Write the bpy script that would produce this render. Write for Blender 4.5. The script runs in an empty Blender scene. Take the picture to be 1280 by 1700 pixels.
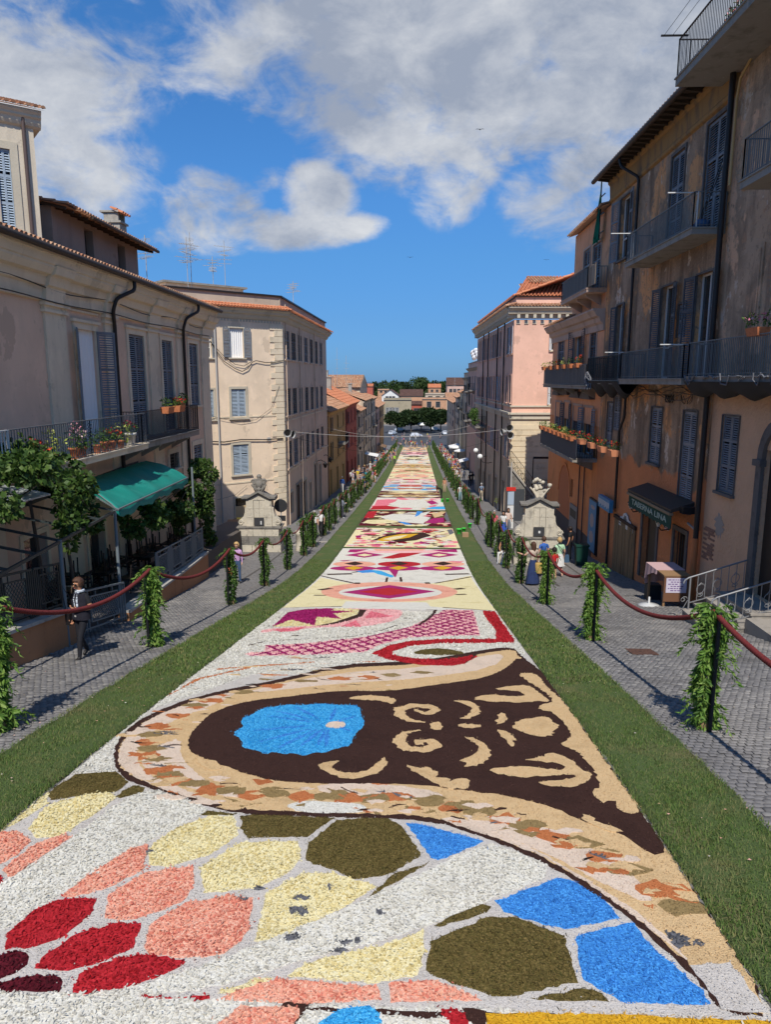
import bpy, bmesh, math, random
import numpy as np
from mathutils import Vector, Matrix, Euler
from mathutils.geometry import delaunay_2d_cdt
R = math.radians
C = bpy.context.scene.collection
# ------------------------------------------------------------------ camera
# metres: Y runs down the street, X to the right, eye level z = 20
EYE = Vector((0.85, 0.0, 20.0)); YAW = R(2.605); PITCH = R(10.47); FOC = 1180.0
sc = bpy.context.scene
cam_d = bpy.data.cameras.new('camera'); cam = bpy.data.objects.new('camera', cam_d); C.objects.link(cam)
cam.location = EYE; cam.rotation_euler = (R(90) - PITCH, 0, YAW)
cam_d.sensor_fit = 'HORIZONTAL'; cam_d.sensor_width = 36.0; cam_d.lens = 36.0 * FOC / 1280.0
cam_d.clip_start = 0.1; cam_d.clip_end = 60000
sc.camera = cam
CM = Euler((R(90) - PITCH, 0, YAW)).to_matrix()
# ------------------------------------------------------------------ sun, exposure
SUN_EL = R(52.0); SUN_TO = R(0.3)          # light travels down the street, a little to the right
sun_d = bpy.data.lights.new('sun', 'SUN'); sun = bpy.data.objects.new('sun', sun_d); C.objects.link(sun)
sun_d.energy = 4.5; sun_d.angle = R(0.53); sun_d.color = (1.0, 0.95, 0.87)
ldir = Vector((math.sin(SUN_TO) * math.cos(SUN_EL), math.cos(SUN_TO) * math.cos(SUN_EL), -math.sin(SUN_EL)))
sun.rotation_euler = ldir.to_track_quat('-Z', 'Y').to_euler(); sun.location = (0, -30, 60)
sc.view_settings.view_transform = 'Standard'; sc.view_settings.look = 'None'
sc.view_settings.exposure = 0.12; sc.view_settings.gamma = 1.0; sc.view_settings.use_curve_mapping = False
sc.cycles.max_bounces = 6; sc.cycles.diffuse_bounces = 3; sc.cycles.glossy_bounces = 3
sc.cycles.use_adaptive_sampling = True; sc.cycles.use_denoising = True
# ------------------------------------------------------------------ sky
def pix_dir(px, py):
 return (CM @ Vector(((px - 640) / FOC, (850 - py) / FOC, -1.0))).normalized()
def make_world():
 w = bpy.data.worlds.new("World"); sc.world = w; w.use_nodes = True
 nt = w.node_tree; N = nt.nodes; L = nt.links; N.clear()
 out = N.new('ShaderNodeOutputWorld'); bg = N.new('ShaderNodeBackground'); bg.inputs[1].default_value = 0.142
 sky = N.new('ShaderNodeTexSky'); sky.sky_type = 'NISHITA'; sky.sun_disc = False
 sky.sun_elevation = SUN_EL; sky.sun_rotation = R(180) + SUN_TO
 sky.altitude = 400; sky.air_density = 1.0; sky.dust_density = 0.25; sky.ozone_density = 2.2
 tc = N.new('ShaderNodeTexCoord')
 def math_(op, a, b=None, c=None):
  n = N.new('ShaderNodeMath'); n.operation = op
  for i, v in enumerate((a, b, c)):
   if v is None: continue
   if isinstance(v, (int, float)): n.inputs[i].default_value = v
   else: L.new(v, n.inputs[i])
  return n.outputs[0]
 def dot_(v):
  n = N.new('ShaderNodeVectorMath'); n.operation = 'DOT_PRODUCT'
  L.new(tc.outputs['Generated'], n.inputs[0]); n.inputs[1].default_value = v
  return n.outputs['Value']
 # cumulus banks, each with its own bearing, height and size
 banks = [(700,95,240,180,1.35), (640,30,290,120,1.1), (450,70,280,110,.8), (960,90,260,150,1.15), (1100,40,250,150,1.15),
             (230,60,220,90,.4), (40,130,160,180,.95), (150,300,115,78,1.0), (30,280,120,100,.8),
             (355,350,88,66,1.25), (440,378,165,36,1.1), (530,335,66,66,1.3), (590,376,60,26,1.0), (440,300,55,30,.5), (742,318,66,58,.72), (905,325,80,75,.6),
             (960,270,70,62,.8), (935,360,95,60,.6), (330,390,90,30,.5), (1250,-120,400,200,.8), (300,-200,500,200,.7), (-350,100,300,200,.8), (1600,150,300,200,.8)]
 tot = None
 for (px, py, rx, ry, a) in banks:
  d = pix_dir(px, py); ri = d.cross(Vector((0, 0, 1))).normalized(); up = ri.cross(d).normalized()
  u = dot_(ri / (rx / FOC)); v = dot_(up / (ry / FOC)); f = dot_(d)
  q = math_('ADD', math_('MULTIPLY', u, u), math_('MULTIPLY', v, v))
  m = math_('MULTIPLY', math_('MAXIMUM', math_('SUBTRACT', 1.25, q), 0.0), a)
  m = math_('MULTIPLY', m, math_('GREATER_THAN', f, 0.0))
  tot = m if tot is None else math_('MAXIMUM', tot, m)
 def noise(scale, det, rough, dist=0.0, off=(0, 0, 0), sq=1.6):
  mp = N.new('ShaderNodeMapping'); mp.inputs['Scale'].default_value = (1, 1, sq); mp.inputs['Location'].default_value = off
  L.new(tc.outputs['Generated'], mp.inputs[0])
  n = N.new('ShaderNodeTexNoise'); n.inputs['Scale'].default_value = scale; n.inputs['Detail'].default_value = det
  n.inputs['Roughness'].default_value = rough; n.inputs['Distortion'].default_value = dist
  L.new(mp.outputs[0], n.inputs[0]); return n.outputs[0]
 n1 = noise(5.0, 12, 0.6, 0.35); n2 = noise(2.2, 4, 0.5, 0, (3, 1, 2)); n3 = noise(9, 8, 0.62, 0.2, (.3, .1, -.035))
 # other clouds all round the sky, outside the banks above
 wide = math_('MULTIPLY', math_('SUBTRACT', n2, 0.47), 3.0)
 fr = dot_(pix_dir(640, 300)); away = math_('LESS_THAN', fr, 0.72)
 tot = math_('MAXIMUM', tot, math_('MULTIPLY', math_('MAXIMUM', wide, 0.0), away))
 n4 = noise(13, 10, .62, .5, (.7,.2,.4)); dens = math_('ADD', math_('MINIMUM', tot, 1.15), math_('ADD', math_('MULTIPLY', math_('SUBTRACT', n1, 0.5), 2.8), math_('MULTIPLY', math_('SUBTRACT', n4, 0.5), 2.0)))
 mr = N.new('ShaderNodeMapRange'); mr.interpolation_type = 'SMOOTHSTEP'; L.new(dens, mr.inputs[0])
 mr.inputs[1].default_value = 0.2; mr.inputs[2].default_value = 1.15
 has = N.new('ShaderNodeMapRange'); L.new(tot, has.inputs[0]); has.inputs[1].default_value = 0.0; has.inputs[2].default_value = 0.45
 cov = math_('MULTIPLY', mr.outputs[0], has.outputs[0])
 cov = math_('MULTIPLY', cov, 0.95)
 # thick parts are bright where the sun reaches them, greyer underneath
 br = N.new('ShaderNodeMapRange'); L.new(math_('ADD', math_('MULTIPLY', n3, 1.5), math_('MULTIPLY', n2, 1.0)), br.inputs[0])
 br.inputs[1].default_value = 1.02; br.inputs[2].default_value = 1.6
 cr = N.new('ShaderNodeMixRGB'); L.new(br.outputs[0], cr.inputs[0])
 cr.inputs[1].default_value = (2.2, 2.5, 3.1, 1); cr.inputs[2].default_value = (4.7, 4.8, 4.95, 1)
 hs = N.new('ShaderNodeHueSaturation'); hs.inputs['Saturation'].default_value = 1.0; hs.inputs['Value'].default_value = 1.0
 ti = N.new('ShaderNodeMixRGB'); ti.blend_type = 'MULTIPLY'; ti.inputs[0].default_value = 1; sz = N.new('ShaderNodeSeparateXYZ'); L.new(tc.outputs['Generated'], sz.inputs[0]); ra = N.new('ShaderNodeValToRGB'); L.new(sz.outputs[2], ra.inputs[0]); el = ra.color_ramp.elements; el[0].position = 0; el[0].color = (.115, .265, .62, 1); el[1].position = .5; el[1].color = (.29, .67, 1, 1)
 for p_, c_ in ((.08, (.17, .34, .61, 1)), (.16, (.22, .45, .7, 1)), (.23, (.255, .53, .81, 1))): q_ = el.new(p_); q_.color = c_
 L.new(ra.outputs[0], ti.inputs[2]); L.new(sky.outputs[0], ti.inputs[1]); L.new(ti.outputs[0], hs.inputs['Color'])
 mx = N.new('ShaderNodeMixRGB'); L.new(cov, mx.inputs[0]); L.new(hs.outputs[0], mx.inputs[1]); L.new(cr.outputs[0], mx.inputs[2])
 L.new(mx.outputs[0], bg.inputs[0]); L.new(bg.outputs[0], out.inputs[0])
make_world()
# ------------------------------------------------------------------ ground profile (metres below the eye along the street)
_GY = [-60, -10, 0, 4.09, 6.35, 7.77, 9.85, 14.97, 20.2, 29.7, 38.5, 48.9, 58.9, 83.1, 114.2, 160, 202, 240, 300, 420, 700, 3000]
_GH = [0.0, 2.4, 3.72, 4.15, 4.43, 4.64, 4.97, 5.85, 6.76, 8.26, 9.16, 10.0, 10.8, 12.46, 14.25, 16.55, 18.4, 19.2, 19.6, 21.0, 24.0, 80.0]
def _pchip(xs, ys):
 xs = np.array(xs, float); ys = np.array(ys, float); h = np.diff(xs); d = np.diff(ys) / h; m = np.zeros(len(xs)); m[0] = d[0]; m[-1] = d[-1]
 for i in range(1, len(xs) - 1):
  if d[i-1] * d[i] > 0:
   w1 = 2*h[i] + h[i-1]; w2 = h[i] + 2*h[i-1]; m[i] = (w1 + w2) / (w1 / d[i-1] + w2 / d[i])
 def f(x):
  x = np.clip(np.asarray(x, float), xs[0], xs[-1]); i = np.clip(np.searchsorted(xs, x, side='right') - 1, 0, len(h) - 1)
  t = (x - xs[i]) / h[i]
  return ys[i]*(1+2*t)*(1-t)**2 + m[i]*h[i]*t*(1-t)**2 + ys[i+1]*t*t*(3-2*t) + m[i+1]*h[i]*t*t*(t-1)
 return f
_gh = _pchip(_GY, _GH)
def gz(y): return 20.0 - _gh(y)
def gz1(y): return float(20.0 - _gh(y))
# survey of the photograph: sight lines to points on the ground or on a known wall plane
def sight(px, py): return pix_dir(px, py)
def on_ground(px, py, lift=0.0):
 d = sight(px, py); lo, hi = 0.5, 900.0; t = lo
 f = lambda t: EYE.z + d.z*t - gz1(EYE.y + d.y*t) - lift
 step = .5; a = lo
 while a < hi and f(a + step) > 0: a += step; step *= 1.06
 b = a + step
 for _ in range(40):
  m = (a + b) / 2
  if f(m) > 0: a = m
  else: b = m
 return EYE + d * a
class Facade:
 """a vertical wall plane: s metres along it, z height, o metres out of it"""
 def __init__(s, x, y, az, side):
  s.p = Vector((x, y, 0)); s.d = Vector((math.sin(R(az)), math.cos(R(az)), 0)); n = Vector((s.d.y, -s.d.x, 0)); s.n = n * side
 def at(s, a, z, o=0.0): v = s.p + s.d*a + s.n*o; return Vector((v.x, v.y, z))
 def uv(s, px, py, o=0.0):
  d = sight(px, py); q = s.p + s.n*o; t = (q - Vector((EYE.x, EYE.y, 0))).dot(s.n) / Vector((d.x, d.y, 0)).dot(s.n)
  h = EYE + d*t; return ((h - q).dot(s.d), h.z)
 def rect(s, xl, xr, yt, yb, o=0.0):
  xm = (xl + xr) / 2; ym = (yt + yb) / 2
  a = s.uv(xl, ym, o)[0]; b = s.uv(xr, ym, o)[0]; return (min(a, b), max(a, b), s.uv(xm, yb, o)[1], s.uv(xm, yt, o)[1])
 def M(s, a, z, o=0.0):       # local x along the wall, y out of it, z up
  m = Matrix.Identity(4); m.col[0] = (*s.d, 0); m.col[1] = (*s.n, 0); m.col[2] = (0, 0, 1, 0); m.col[3] = (*s.at(a, z, o), 1); return m
# ------------------------------------------------------------------ objects
def tag(o, label=None, cat=None, group=None, kind=None):
 if label: o['label'] = label
 if cat: o['category'] = cat
 if group: o['group'] = group
 if kind: o['kind'] = kind
 return o
WM = {}
def thing(name, label, cat, loc=(0, 0, 0), group=None, rz=0.0):
 o = bpy.data.objects.new(name, None); C.objects.link(o); o.location = loc; o.rotation_euler = (0, 0, rz); o.empty_display_size = .2
 tag(o, label, cat, group); WM[o] = Matrix.Translation(loc) @ Matrix.Rotation(rz, 4, 'Z'); return o
def link(name, me, parent=None, M=None, mats=None):
 o = bpy.data.objects.new(name, me); C.objects.link(o); M = M or Matrix.Identity(4)
 if parent is not None:
  o.parent = parent; o.matrix_parent_inverse = WM[parent].inverted()
 o.matrix_basis = M; WM[o] = M.copy(); return o
def copy_thing(o, parent=None):
 c = o.copy(); C.objects.link(c)
 if parent is not None: c.parent = parent
 for ch in KIDS.get(o, o.children): copy_thing(ch, c)
 return c
KIDS = {}
class MB:
 def __init__(s): s.v = []; s.f = []; s.m = []; s.n = 0; s.mats = []; s.cur = 0; s.smooth = []
 def mat(s, m):
  if m not in s.mats: s.mats.append(m)
  s.cur = s.mats.index(m); return s
 def add(s, vs, fs, smooth=False):
  b = s.n; s.v.extend([tuple(v) for v in vs]); s.n += len(vs)
  for f in fs: s.f.append(tuple(i + b for i in f)); s.m.append(s.cur); s.smooth.append(smooth)
  return s
 def hexa(s, p): return s.add(p, [(0,3,2,1), (4,5,6,7), (0,1,5,4), (1,2,6,5), (2,3,7,6), (3,0,4,7)])
 def box(s, x0, x1, y0, y1, z0, z1, M=None):
  p = [(x0,y0,z0),(x1,y0,z0),(x1,y1,z0),(x0,y1,z0),(x0,y0,z1),(x1,y0,z1),(x1,y1,z1),(x0,y1,z1)]
  if M is not None: p = [M @ Vector(q) for q in p]
  return s.hexa(p)
 def fbox(s, F, a0, a1, z0, z1, o0, o1):
  return s.hexa([F.at(a0,z0,o0), F.at(a1,z0,o0), F.at(a1,z0,o1), F.at(a0,z0,o1), F.at(a0,z1,o0), F.at(a1,z1,o0), F.at(a1,z1,o1), F.at(a0,z1,o1)])
 def tube(s, pts, r, n=6, cap=True, smooth=True):
  pts = [Vector(p) for p in pts]; rs = r if isinstance(r, (list, tuple)) else [r]*len(pts)
  vs = []; fs = []; t0 = (pts[1]-pts[0]).normalized(); up = Vector((0,0,1)) if abs(t0.z) < .9 else Vector((1,0,0)); a = t0.cross(up).normalized()
  for i, p in enumerate(pts):
   t = (pts[min(i+1, len(pts)-1)] - pts[max(i-1, 0)]); t = t.normalized() if t.length > 1e-9 else t0
   a = (a - t*a.dot(t)); a = a.normalized() if a.length > 1e-6 else t.orthogonal().normalized(); b = t.cross(a)
   for k in range(n):
    w = 2*math.pi*k/n; vs.append(p + (a*math.cos(w) + b*math.sin(w))*rs[i])
  for i in range(len(pts)-1):
   for k in range(n): fs.append((i*n+k, i*n+(k+1)%n, (i+1)*n+(k+1)%n, (i+1)*n+k))
  s.add(vs, fs, smooth)
  if cap:
   m = len(pts)-1; s.add(vs[:n], [tuple(range(n))[::-1]]); s.add(vs[m*n:], [tuple(range(n))])
  return s
 def bar(s, a, b, w, h=None):
  a = Vector(a); b = Vector(b); h = h or w; t = (b-a).normalized(); up = Vector((0,0,1)) if abs(t.z) < .95 else Vector((0,1,0))
  u = t.cross(up).normalized()*(w/2); v = u.cross(t).normalized()*(h/2)
  return s.hexa([a-u-v, a+u-v, a+u+v, a-u+v, b-u-v, b+u-v, b+u+v, b-u+v])
 def lathe(s, prof, n=12, M=None, smooth=True):
  vs = []; fs = []
  for r, z in prof:
   for k in range(n):
    w = 2*math.pi*k/n; v = Vector((r*math.cos(w), r*math.sin(w), z)); vs.append(M @ v if M is not None else v)
  for i in range(len(prof)-1):
   for k in range(n): fs.append((i*n+k, i*n+(k+1)%n, (i+1)*n+(k+1)%n, (i+1)*n+k))
  s.add(vs, fs, smooth); s.add(vs[:n], [tuple(range(n))[::-1]]); s.add(vs[-n:], [tuple(range(n))]); return s
 def prism(s, poly, ext):      # poly: 3D points, extruded by vector ext
  n = len(poly); p = [Vector(q) for q in poly]; e = Vector(ext); vs = p + [q + e for q in p]
  fs = [tuple(range(n))[::-1], tuple(range(n, 2*n))] + [(i, (i+1) % n, n+(i+1) % n, n+i) for i in range(n)]
  return s.add(vs, fs)
 def ball(s, c, r, sub=2, sq=(1,1,1), jit=0.0, seed=0):
  bm = bmesh.new(); bmesh.ops.create_icosphere(bm, subdivisions=sub, radius=1.0); rg = random.Random(seed)
  vs = []
  for v in bm.verts:
   k = 1 + jit*(rg.random()-.5); vs.append((c[0]+v.co.x*r*sq[0]*k, c[1]+v.co.y*r*sq[1]*k, c[2]+v.co.z*r*sq[2]*k))
  fs = [tuple(v.index for v in f.verts) for f in bm.faces]; bm.free(); return s.add(vs, fs, True)
 def mesh(s, name):
  me = bpy.data.meshes.new(name); me.from_pydata(s.v, [], s.f); fl = np.array(s.m, 'i')
  for m in s.mats: me.materials.append(m)
  if len(s.mats) > 1: me.polygons.foreach_set('material_index', fl)
  me.polygons.foreach_set('use_smooth', np.array(s.smooth, bool)); me.update(); return me
 def build(s, name, parent=None, M=None): return link(name, s.mesh(name), parent, M)
def np_mesh(name, V, F, mat, smooth=False):
 """V (n,3), F (m,k) arrays"""
 me = bpy.data.meshes.new(name); V = np.ascontiguousarray(V, 'f'); F = np.ascontiguousarray(F, 'i'); m, k = F.shape
 me.vertices.add(len(V)); me.vertices.foreach_set('co', V.ravel()); me.loops.add(m*k); me.loops.foreach_set('vertex_index', F.ravel())
 me.polygons.add(m); me.polygons.foreach_set('loop_start', np.arange(0, m*k, k, dtype='i')); me.polygons.foreach_set('loop_total', np.full(m, k, 'i'))
 if smooth: me.polygons.foreach_set('use_smooth', np.ones(m, bool))
 for q in (mat if isinstance(mat, (list, tuple)) else [mat]): me.materials.append(q)
 me.update(calc_edges=True); return me
# ------------------------------------------------------------------ materials
def srgb(r, g, b):
 f = lambda c: ((c/255.0+.055)/1.055)**2.4 if c/255.0 > .04045 else c/255.0/12.92
 return (f(r), f(g), f(b), 1)
def lin(c): return tuple(c) if len(c) == 4 else (*c, 1)
_MC = {}
def mat(name, col, rough=.85, metal=0.0, layers=(), bump=None, island=None, spec=.3, trans=None):
 """layers: (colour, (sx,sy,sz), lo, hi, detail) noise-masked tones; bump: (scale, strength, dist); island: darker/lighter tones per loose piece"""
 if name in _MC: return _MC[name]
 m = bpy.data.materials.new(name); m.use_nodes = True; nt = m.node_tree; N = nt.nodes; L = nt.links
 b = N['Principled BSDF']; b.inputs['Roughness'].default_value = rough; b.inputs['Metallic'].default_value = metal; b.inputs['Specular IOR Level'].default_value = spec
 b.inputs['Base Color'].default_value = lin(col); cur = None
 geo = N.new('ShaderNodeNewGeometry') if (layers or island or bump) else None
 if island:
  cr = N.new('ShaderNodeValToRGB'); e = cr.color_ramp.elements; cr.color_ramp.interpolation = 'LINEAR'
  e[0].color = lin(island[0]); e[0].position = 0; e[1].color = lin(island[-1]); e[1].position = 1
  for i, c in enumerate(island[1:-1]): q = e.new((i+1)/(len(island)-1)); q.color = lin(c)
  L.new(geo.outputs['Random Per Island'], cr.inputs[0]); cur = cr.outputs[0]
 for (c, s3, lo, hi, det) in layers:
  mp = N.new('ShaderNodeMapping'); mp.inputs['Scale'].default_value = s3; mp.inputs['Location'].default_value = (hash_(name, 0), hash_(name, 1), hash_(name, 2))
  L.new(geo.outputs['Position'], mp.inputs[0]); n = N.new('ShaderNodeTexNoise'); n.inputs['Scale'].default_value = 1; n.inputs['Detail'].default_value = det; n.inputs['Roughness'].default_value = .6
  L.new(mp.outputs[0], n.inputs[0]); r = N.new('ShaderNodeMapRange'); r.inputs[1].default_value = lo; r.inputs[2].default_value = hi; L.new(n.outputs[0], r.inputs[0])
  x = N.new('ShaderNodeMixRGB'); L.new(r.outputs[0], x.inputs[0]); x.inputs[2].default_value = lin(c)
  if cur is None: x.inputs[1].default_value = lin(col)
  else: L.new(cur, x.inputs[1])
  cur = x.outputs[0]
 if cur is not None: L.new(cur, b.inputs['Base Color'])
 if bump:
  n = N.new('ShaderNodeTexNoise'); n.inputs['Scale'].default_value = bump[0]; n.inputs['Detail'].default_value = 5; L.new(geo.outputs['Position'], n.inputs[0])
  bp = N.new('ShaderNodeBump'); bp.inputs['Strength'].default_value = bump[1]; bp.inputs['Distance'].default_value = bump[2]; L.new(n.outputs[0], bp.inputs['Height']); L.new(bp.outputs[0], b.inputs['Normal'])
 if trans:
  t = N.new('ShaderNodeBsdfTranslucent'); t.inputs[0].default_value = lin(trans); a = N.new('ShaderNodeMixShader'); a.inputs[0].default_value = .35
  L.new(b.outputs[0], a.inputs[1]); L.new(t.outputs[0], a.inputs[2]); L.new(a.outputs[0], N['Material Output'].inputs[0])
  if cur is not None: L.new(cur, t.inputs[0])
 _MC[name] = m; return m
def hash_(s, k):
 h = 17
 for ch in s: h = (h*31 + ord(ch)) % 100003
 return (h*(k+3) % 977) / 10.0
def k_(c, f): return tuple(x*f for x in c[:3])
def plaster(name, c, dirt=.6, stain=None, d=1.0):
 st = stain or k_(c, .55)
 return mat(name, c, .92, layers=[(k_(c, .86), (.5,.5,.5), .45, .7, 4), (k_(c, 1.1), (1.7,1.7,1.2), .55, .75, 6), (st, (1.3,1.3,.16), .56, .56+.25/dirt, 5), (k_(c, .72), (7,7,5), .6, .8, 6), (k_(c, .78), (.8,.8,.6), .605, .62, 6)], bump=(22, .25*d, .02))
# ------------------------------------------------------------------ people first (skin modifiers evaluate fastest in an empty scene): see make_body
# ------------------------------------------------------------------ ground
rng = np.random.default_rng(7); rnd = random.Random(7)
M_basalt = mat('basalt_paving', (.17,.16,.15), .85, layers=[((.22,.207,.195), (.35,.35,.35), .42, .68, 5), ((.085,.08,.077), (9,9,9), .5, .66, 3), ((.21,.195,.175), (1.2,.5,1), .6, .8, 6)], bump=(11,.5,.03))
M_cob = mat('basalt_cobble', (.13,.123,.117), .8, island=[(.105,.1,.097), (.165,.156,.15), (.145,.137,.13), (.225,.212,.195)], layers=[((.27,.25,.225), (.8,.5,.8), .5, .75, 6), ((.09,.084,.078), (.5,.9,.5), .54, .7, 6), ((.42,.40,.35), (7,7,7), .71, .76, 4)], bump=(45,.35,.01))
M_joint = mat('sandy_joint', (.075,.068,.06), .95, layers=[((.13,.118,.1), (30,30,30), .5, .7, 3)])
M_trav = mat('pale_travertine', (.36,.33,.28), .85, layers=[((.24,.21,.175), (2,2,2), .5, .7, 6), ((.15,.135,.115), (6,6,2), .6, .78, 6)], bump=(30,.4,.02))
M_earth = mat('dry_lowland', (.12,.13,.075), .95, layers=[((.06,.09,.04), (.004,.004,1), .45, .6, 5)])
M_sea = mat('sea_water', (.05,.09,.13), .35)
def sheet(name, xs, ys, off, m, kind='structure'):
 xs = np.array(xs); ys = np.array(ys); X, Y = np.meshgrid(xs, ys); Z = gz(Y) + off; V = np.stack([X, Y, Z], -1).reshape(-1, 3); w = len(xs)
 F = [(j*w+i, j*w+i+1, (j+1)*w+i+1, (j+1)*w+i) for j in range(len(ys)-1) for i in range(w-1)]
 return tag(link(name, np_mesh(name, V, F, m, True)), kind=kind)
ys_ = np.concatenate([np.arange(-12, 60, .5), np.arange(60, 300, 3.), np.arange(300, 720, 20)])
street = sheet('street', [-60, -12, -8.6, -4.2, 0, 4.2, 10.4, 16, 60], ys_, 0, M_basalt)
land = sheet('ground', [-9000, -900, -61, 61, 900, 9000], np.concatenate([[-300, -60], ys_, [900, 1500, 2200, 3000, 9000]]), -.6, M_earth)
sea = MB().mat(M_sea); sea.add([(-40000,8900,-62), (40000,8900,-62), (40000,50000,-62), (-40000,50000,-62)], [(0,1,2,3)]); tag(sea.build('sea'), kind='structure')
# cobbles of the two footways: each a slightly domed block in staggered courses
def cobbles():
 P = []
 for (xa, xb, ya, yb) in ((-9.0, -4.42, 5.5, 25), (4.42, 10.3, 4.8, 25)):
  y = ya; k = 0
  while y < yb:
   h = .105; x = xa + (k % 2)*.055; k += 1
   while x < xb: P.append((x + rnd.uniform(-.008, .008), y + rnd.uniform(-.008, .008), rnd.uniform(.043, .051), rnd.uniform(.042, .05), rnd.uniform(-.09, .09), rnd.uniform(.002, .02))); x += .112
   y += h
 P.sort(key=lambda p: (p[0]-.85)**2 + p[1]**2)
 vis = [p for p in P if abs(math.atan2(p[0]-.85, p[1]) + YAW) < R(30)]; first = vis[:300]; fs = set(first); rest = [p for p in P if p not in fs]
 base = [(-1,-1,0),(1,-1,0),(1,1,0),(-1,1,0),(-.8,-.8,1),(.8,-.8,1),(.8,.8,1),(-.8,.8,1)]; faces = [(4,5,6,7),(0,1,5,4),(1,2,6,5),(2,3,7,6),(3,0,4,7)]
 me = np_mesh('cobble', [(a*.047, b*.046, c*.011) for a, b, c in base], faces, M_cob)
 sl = -.16
 for p in first:
  o = bpy.data.objects.new('cobble', me); C.objects.link(o); o.parent = street
  o.location = (p[0], p[1], gz1(p[1]) + p[5] - .006); o.rotation_euler = (math.atan(float(gz(p[1]+.1) - gz(p[1]-.1))/.2), 0, p[4]*1.5)
 A = np.array(rest); n = len(A); B = np.array(base, float)
 c, s = np.cos(A[:,4]), np.sin(A[:,4]); lx = B[None,:,0]*A[:,2:3]; ly = B[None,:,1]*A[:,3:4]
 X = A[:,0:1] + lx*c[:,None] - ly*s[:,None]; Y = A[:,1:2] + lx*s[:,None] + ly*c[:,None]
 Z = gz(Y) + B[None,:,2]*.011 + A[:,5:6] - .006 - (1-B[None,:,2])*.006
 V = np.stack([X, Y, Z], -1).reshape(-1, 3); F = (np.arange(n)[:,None,None]*8 + np.array(faces)[None]).reshape(-1, 4)
 tag(link('cobblestones', np_mesh('cobblestones', V, F, M_cob), street), kind='stuff')
cobbles()
# ------------------------------------------------------------------ turf strips along the flower carpet
M_turf = mat('cut_turf', (.085,.12,.035), .95, layers=[((.16,.14,.06), (1.3,1.3,1.3), .52, .7, 6), ((.05,.085,.02), (40,40,40), .5, .62, 3)], bump=(60,.9,.03))
M_blade = mat('grass_blade', (.07,.12,.02), .7, island=[(.055,.10,.018), (.095,.16,.032), (.135,.205,.045), (.26,.23,.09)], layers=[((.24,.21,.09), (1.3,1.3,1.3), .55, .75, 6)], trans=(.14,.22,.04))
def turf(x0, x1, yn, yf, name='turf_strip'):
 me = MB().mat(M_turf); ys = np.concatenate([np.arange(yn, min(60, yf), .35), np.arange(min(60, yf), yf+2, 3.)])
 xs = np.linspace(x0, x1, 7); V = []; F = []; ow = len(xs)+2
 for j, y in enumerate(ys):
  w0 = rnd.uniform(-.03, .03); w1 = rnd.uniform(-.03, .03)
  row = [(x0+w0, y, gz1(y)-.01)] + [(x + (w0 if i == 0 else w1 if i == 6 else 0), y, gz1(y) + .035 + rnd.uniform(-.012, .014)) for i, x in enumerate(xs)] + [(x1+w1, y, gz1(y)-.01)]
  V += row
  if j: F += [((j-1)*ow+i, (j-1)*ow+i+1, j*ow+i+1, j*ow+i) for i in range(ow-1)]
 V = np.array(V); F = np.array(F); nb = len(V)
 # blades, thinning out with distance
 cnt = [(3.2, 8, 3400), (8, 12, 2000), (12, 20, 1000), (20, 34, 420)]; bl = []
 for a, b, d in cnt:
  a = max(a, yn)
  if b <= a: continue
  n = int((x1-x0)*(b-a)*d); bl.append(np.stack([rng.uniform(x0-.04, x1+.04, n), rng.uniform(a, b, n), np.full(n, 1.0 if b < 13 else 1.7)], -1))
 if bl:
  B = np.concatenate(bl); n = len(B); th = rng.uniform(0, 6.283, n); le = rng.uniform(.03, .065, n)*B[:,2]**.5; wd = rng.uniform(.0035, .006, n)*B[:,2]**1.5; ln = rng.uniform(.3, 1.1, n)
  z = gz(B[:,1]) + .03; dx, dy = np.cos(th), np.sin(th)
  p0 = np.stack([B[:,0]-dy*wd, B[:,1]+dx*wd, z], -1); p1 = np.stack([B[:,0]+dy*wd, B[:,1]-dx*wd, z], -1)
  tip = np.stack([B[:,0]+dx*le*np.sin(ln), B[:,1]+dy*le*np.sin(ln), z+le*np.cos(ln)], -1)
  V2 = np.stack([p0, p1, tip], 1).reshape(-1, 3); F2 = np.arange(n*3).reshape(-1, 3) + nb
  F1 = np.concatenate([F[:,[0,1,2]], F[:,[0,2,3]]]); me = np_mesh(name, np.concatenate([V, V2]), np.concatenate([F1, F2]), [M_turf, M_blade])
  mi = np.zeros(len(F1)+len(F2), 'i'); mi[len(F1):] = 1; me.polygons.foreach_set('material_index', mi)
 else: me = np_mesh(name, V, F, M_turf)
 return tag(link(name, me), kind='stuff')
turf(-4.42, -3.28, 3.0, 206); turf(3.28, 4.42, 3.0, 206)
for y0, y1 in ((47.4, 48.3), (58.6, 59.4), (38.2, 38.6)): turf(-3.27, 3.27, y0, y1)
sq = sheet('square_road', [-34, -10.5, 0, 10.5, 34], np.arange(207, 316, 4.), .006, mat('dark_asphalt', (.055,.058,.064), .8, layers=[((.08,.082,.088), (.3,.3,.3), .5, .7, 5)]))
for X, W_ in ((6.4,.12), (8.0,.1), (-6.3,.1)):
 ysl = np.arange(27, 120, 1.5); V = [(X+d, y, float(gz(y))+.005) for y in ysl for d in (-W_/2, W_/2)]; link('drain_channel', np_mesh('drain_channel', V, [(2*i, 2*i+1, 2*i+3, 2*i+2) for i in range(len(ysl)-1)], M_joint), street)
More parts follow.
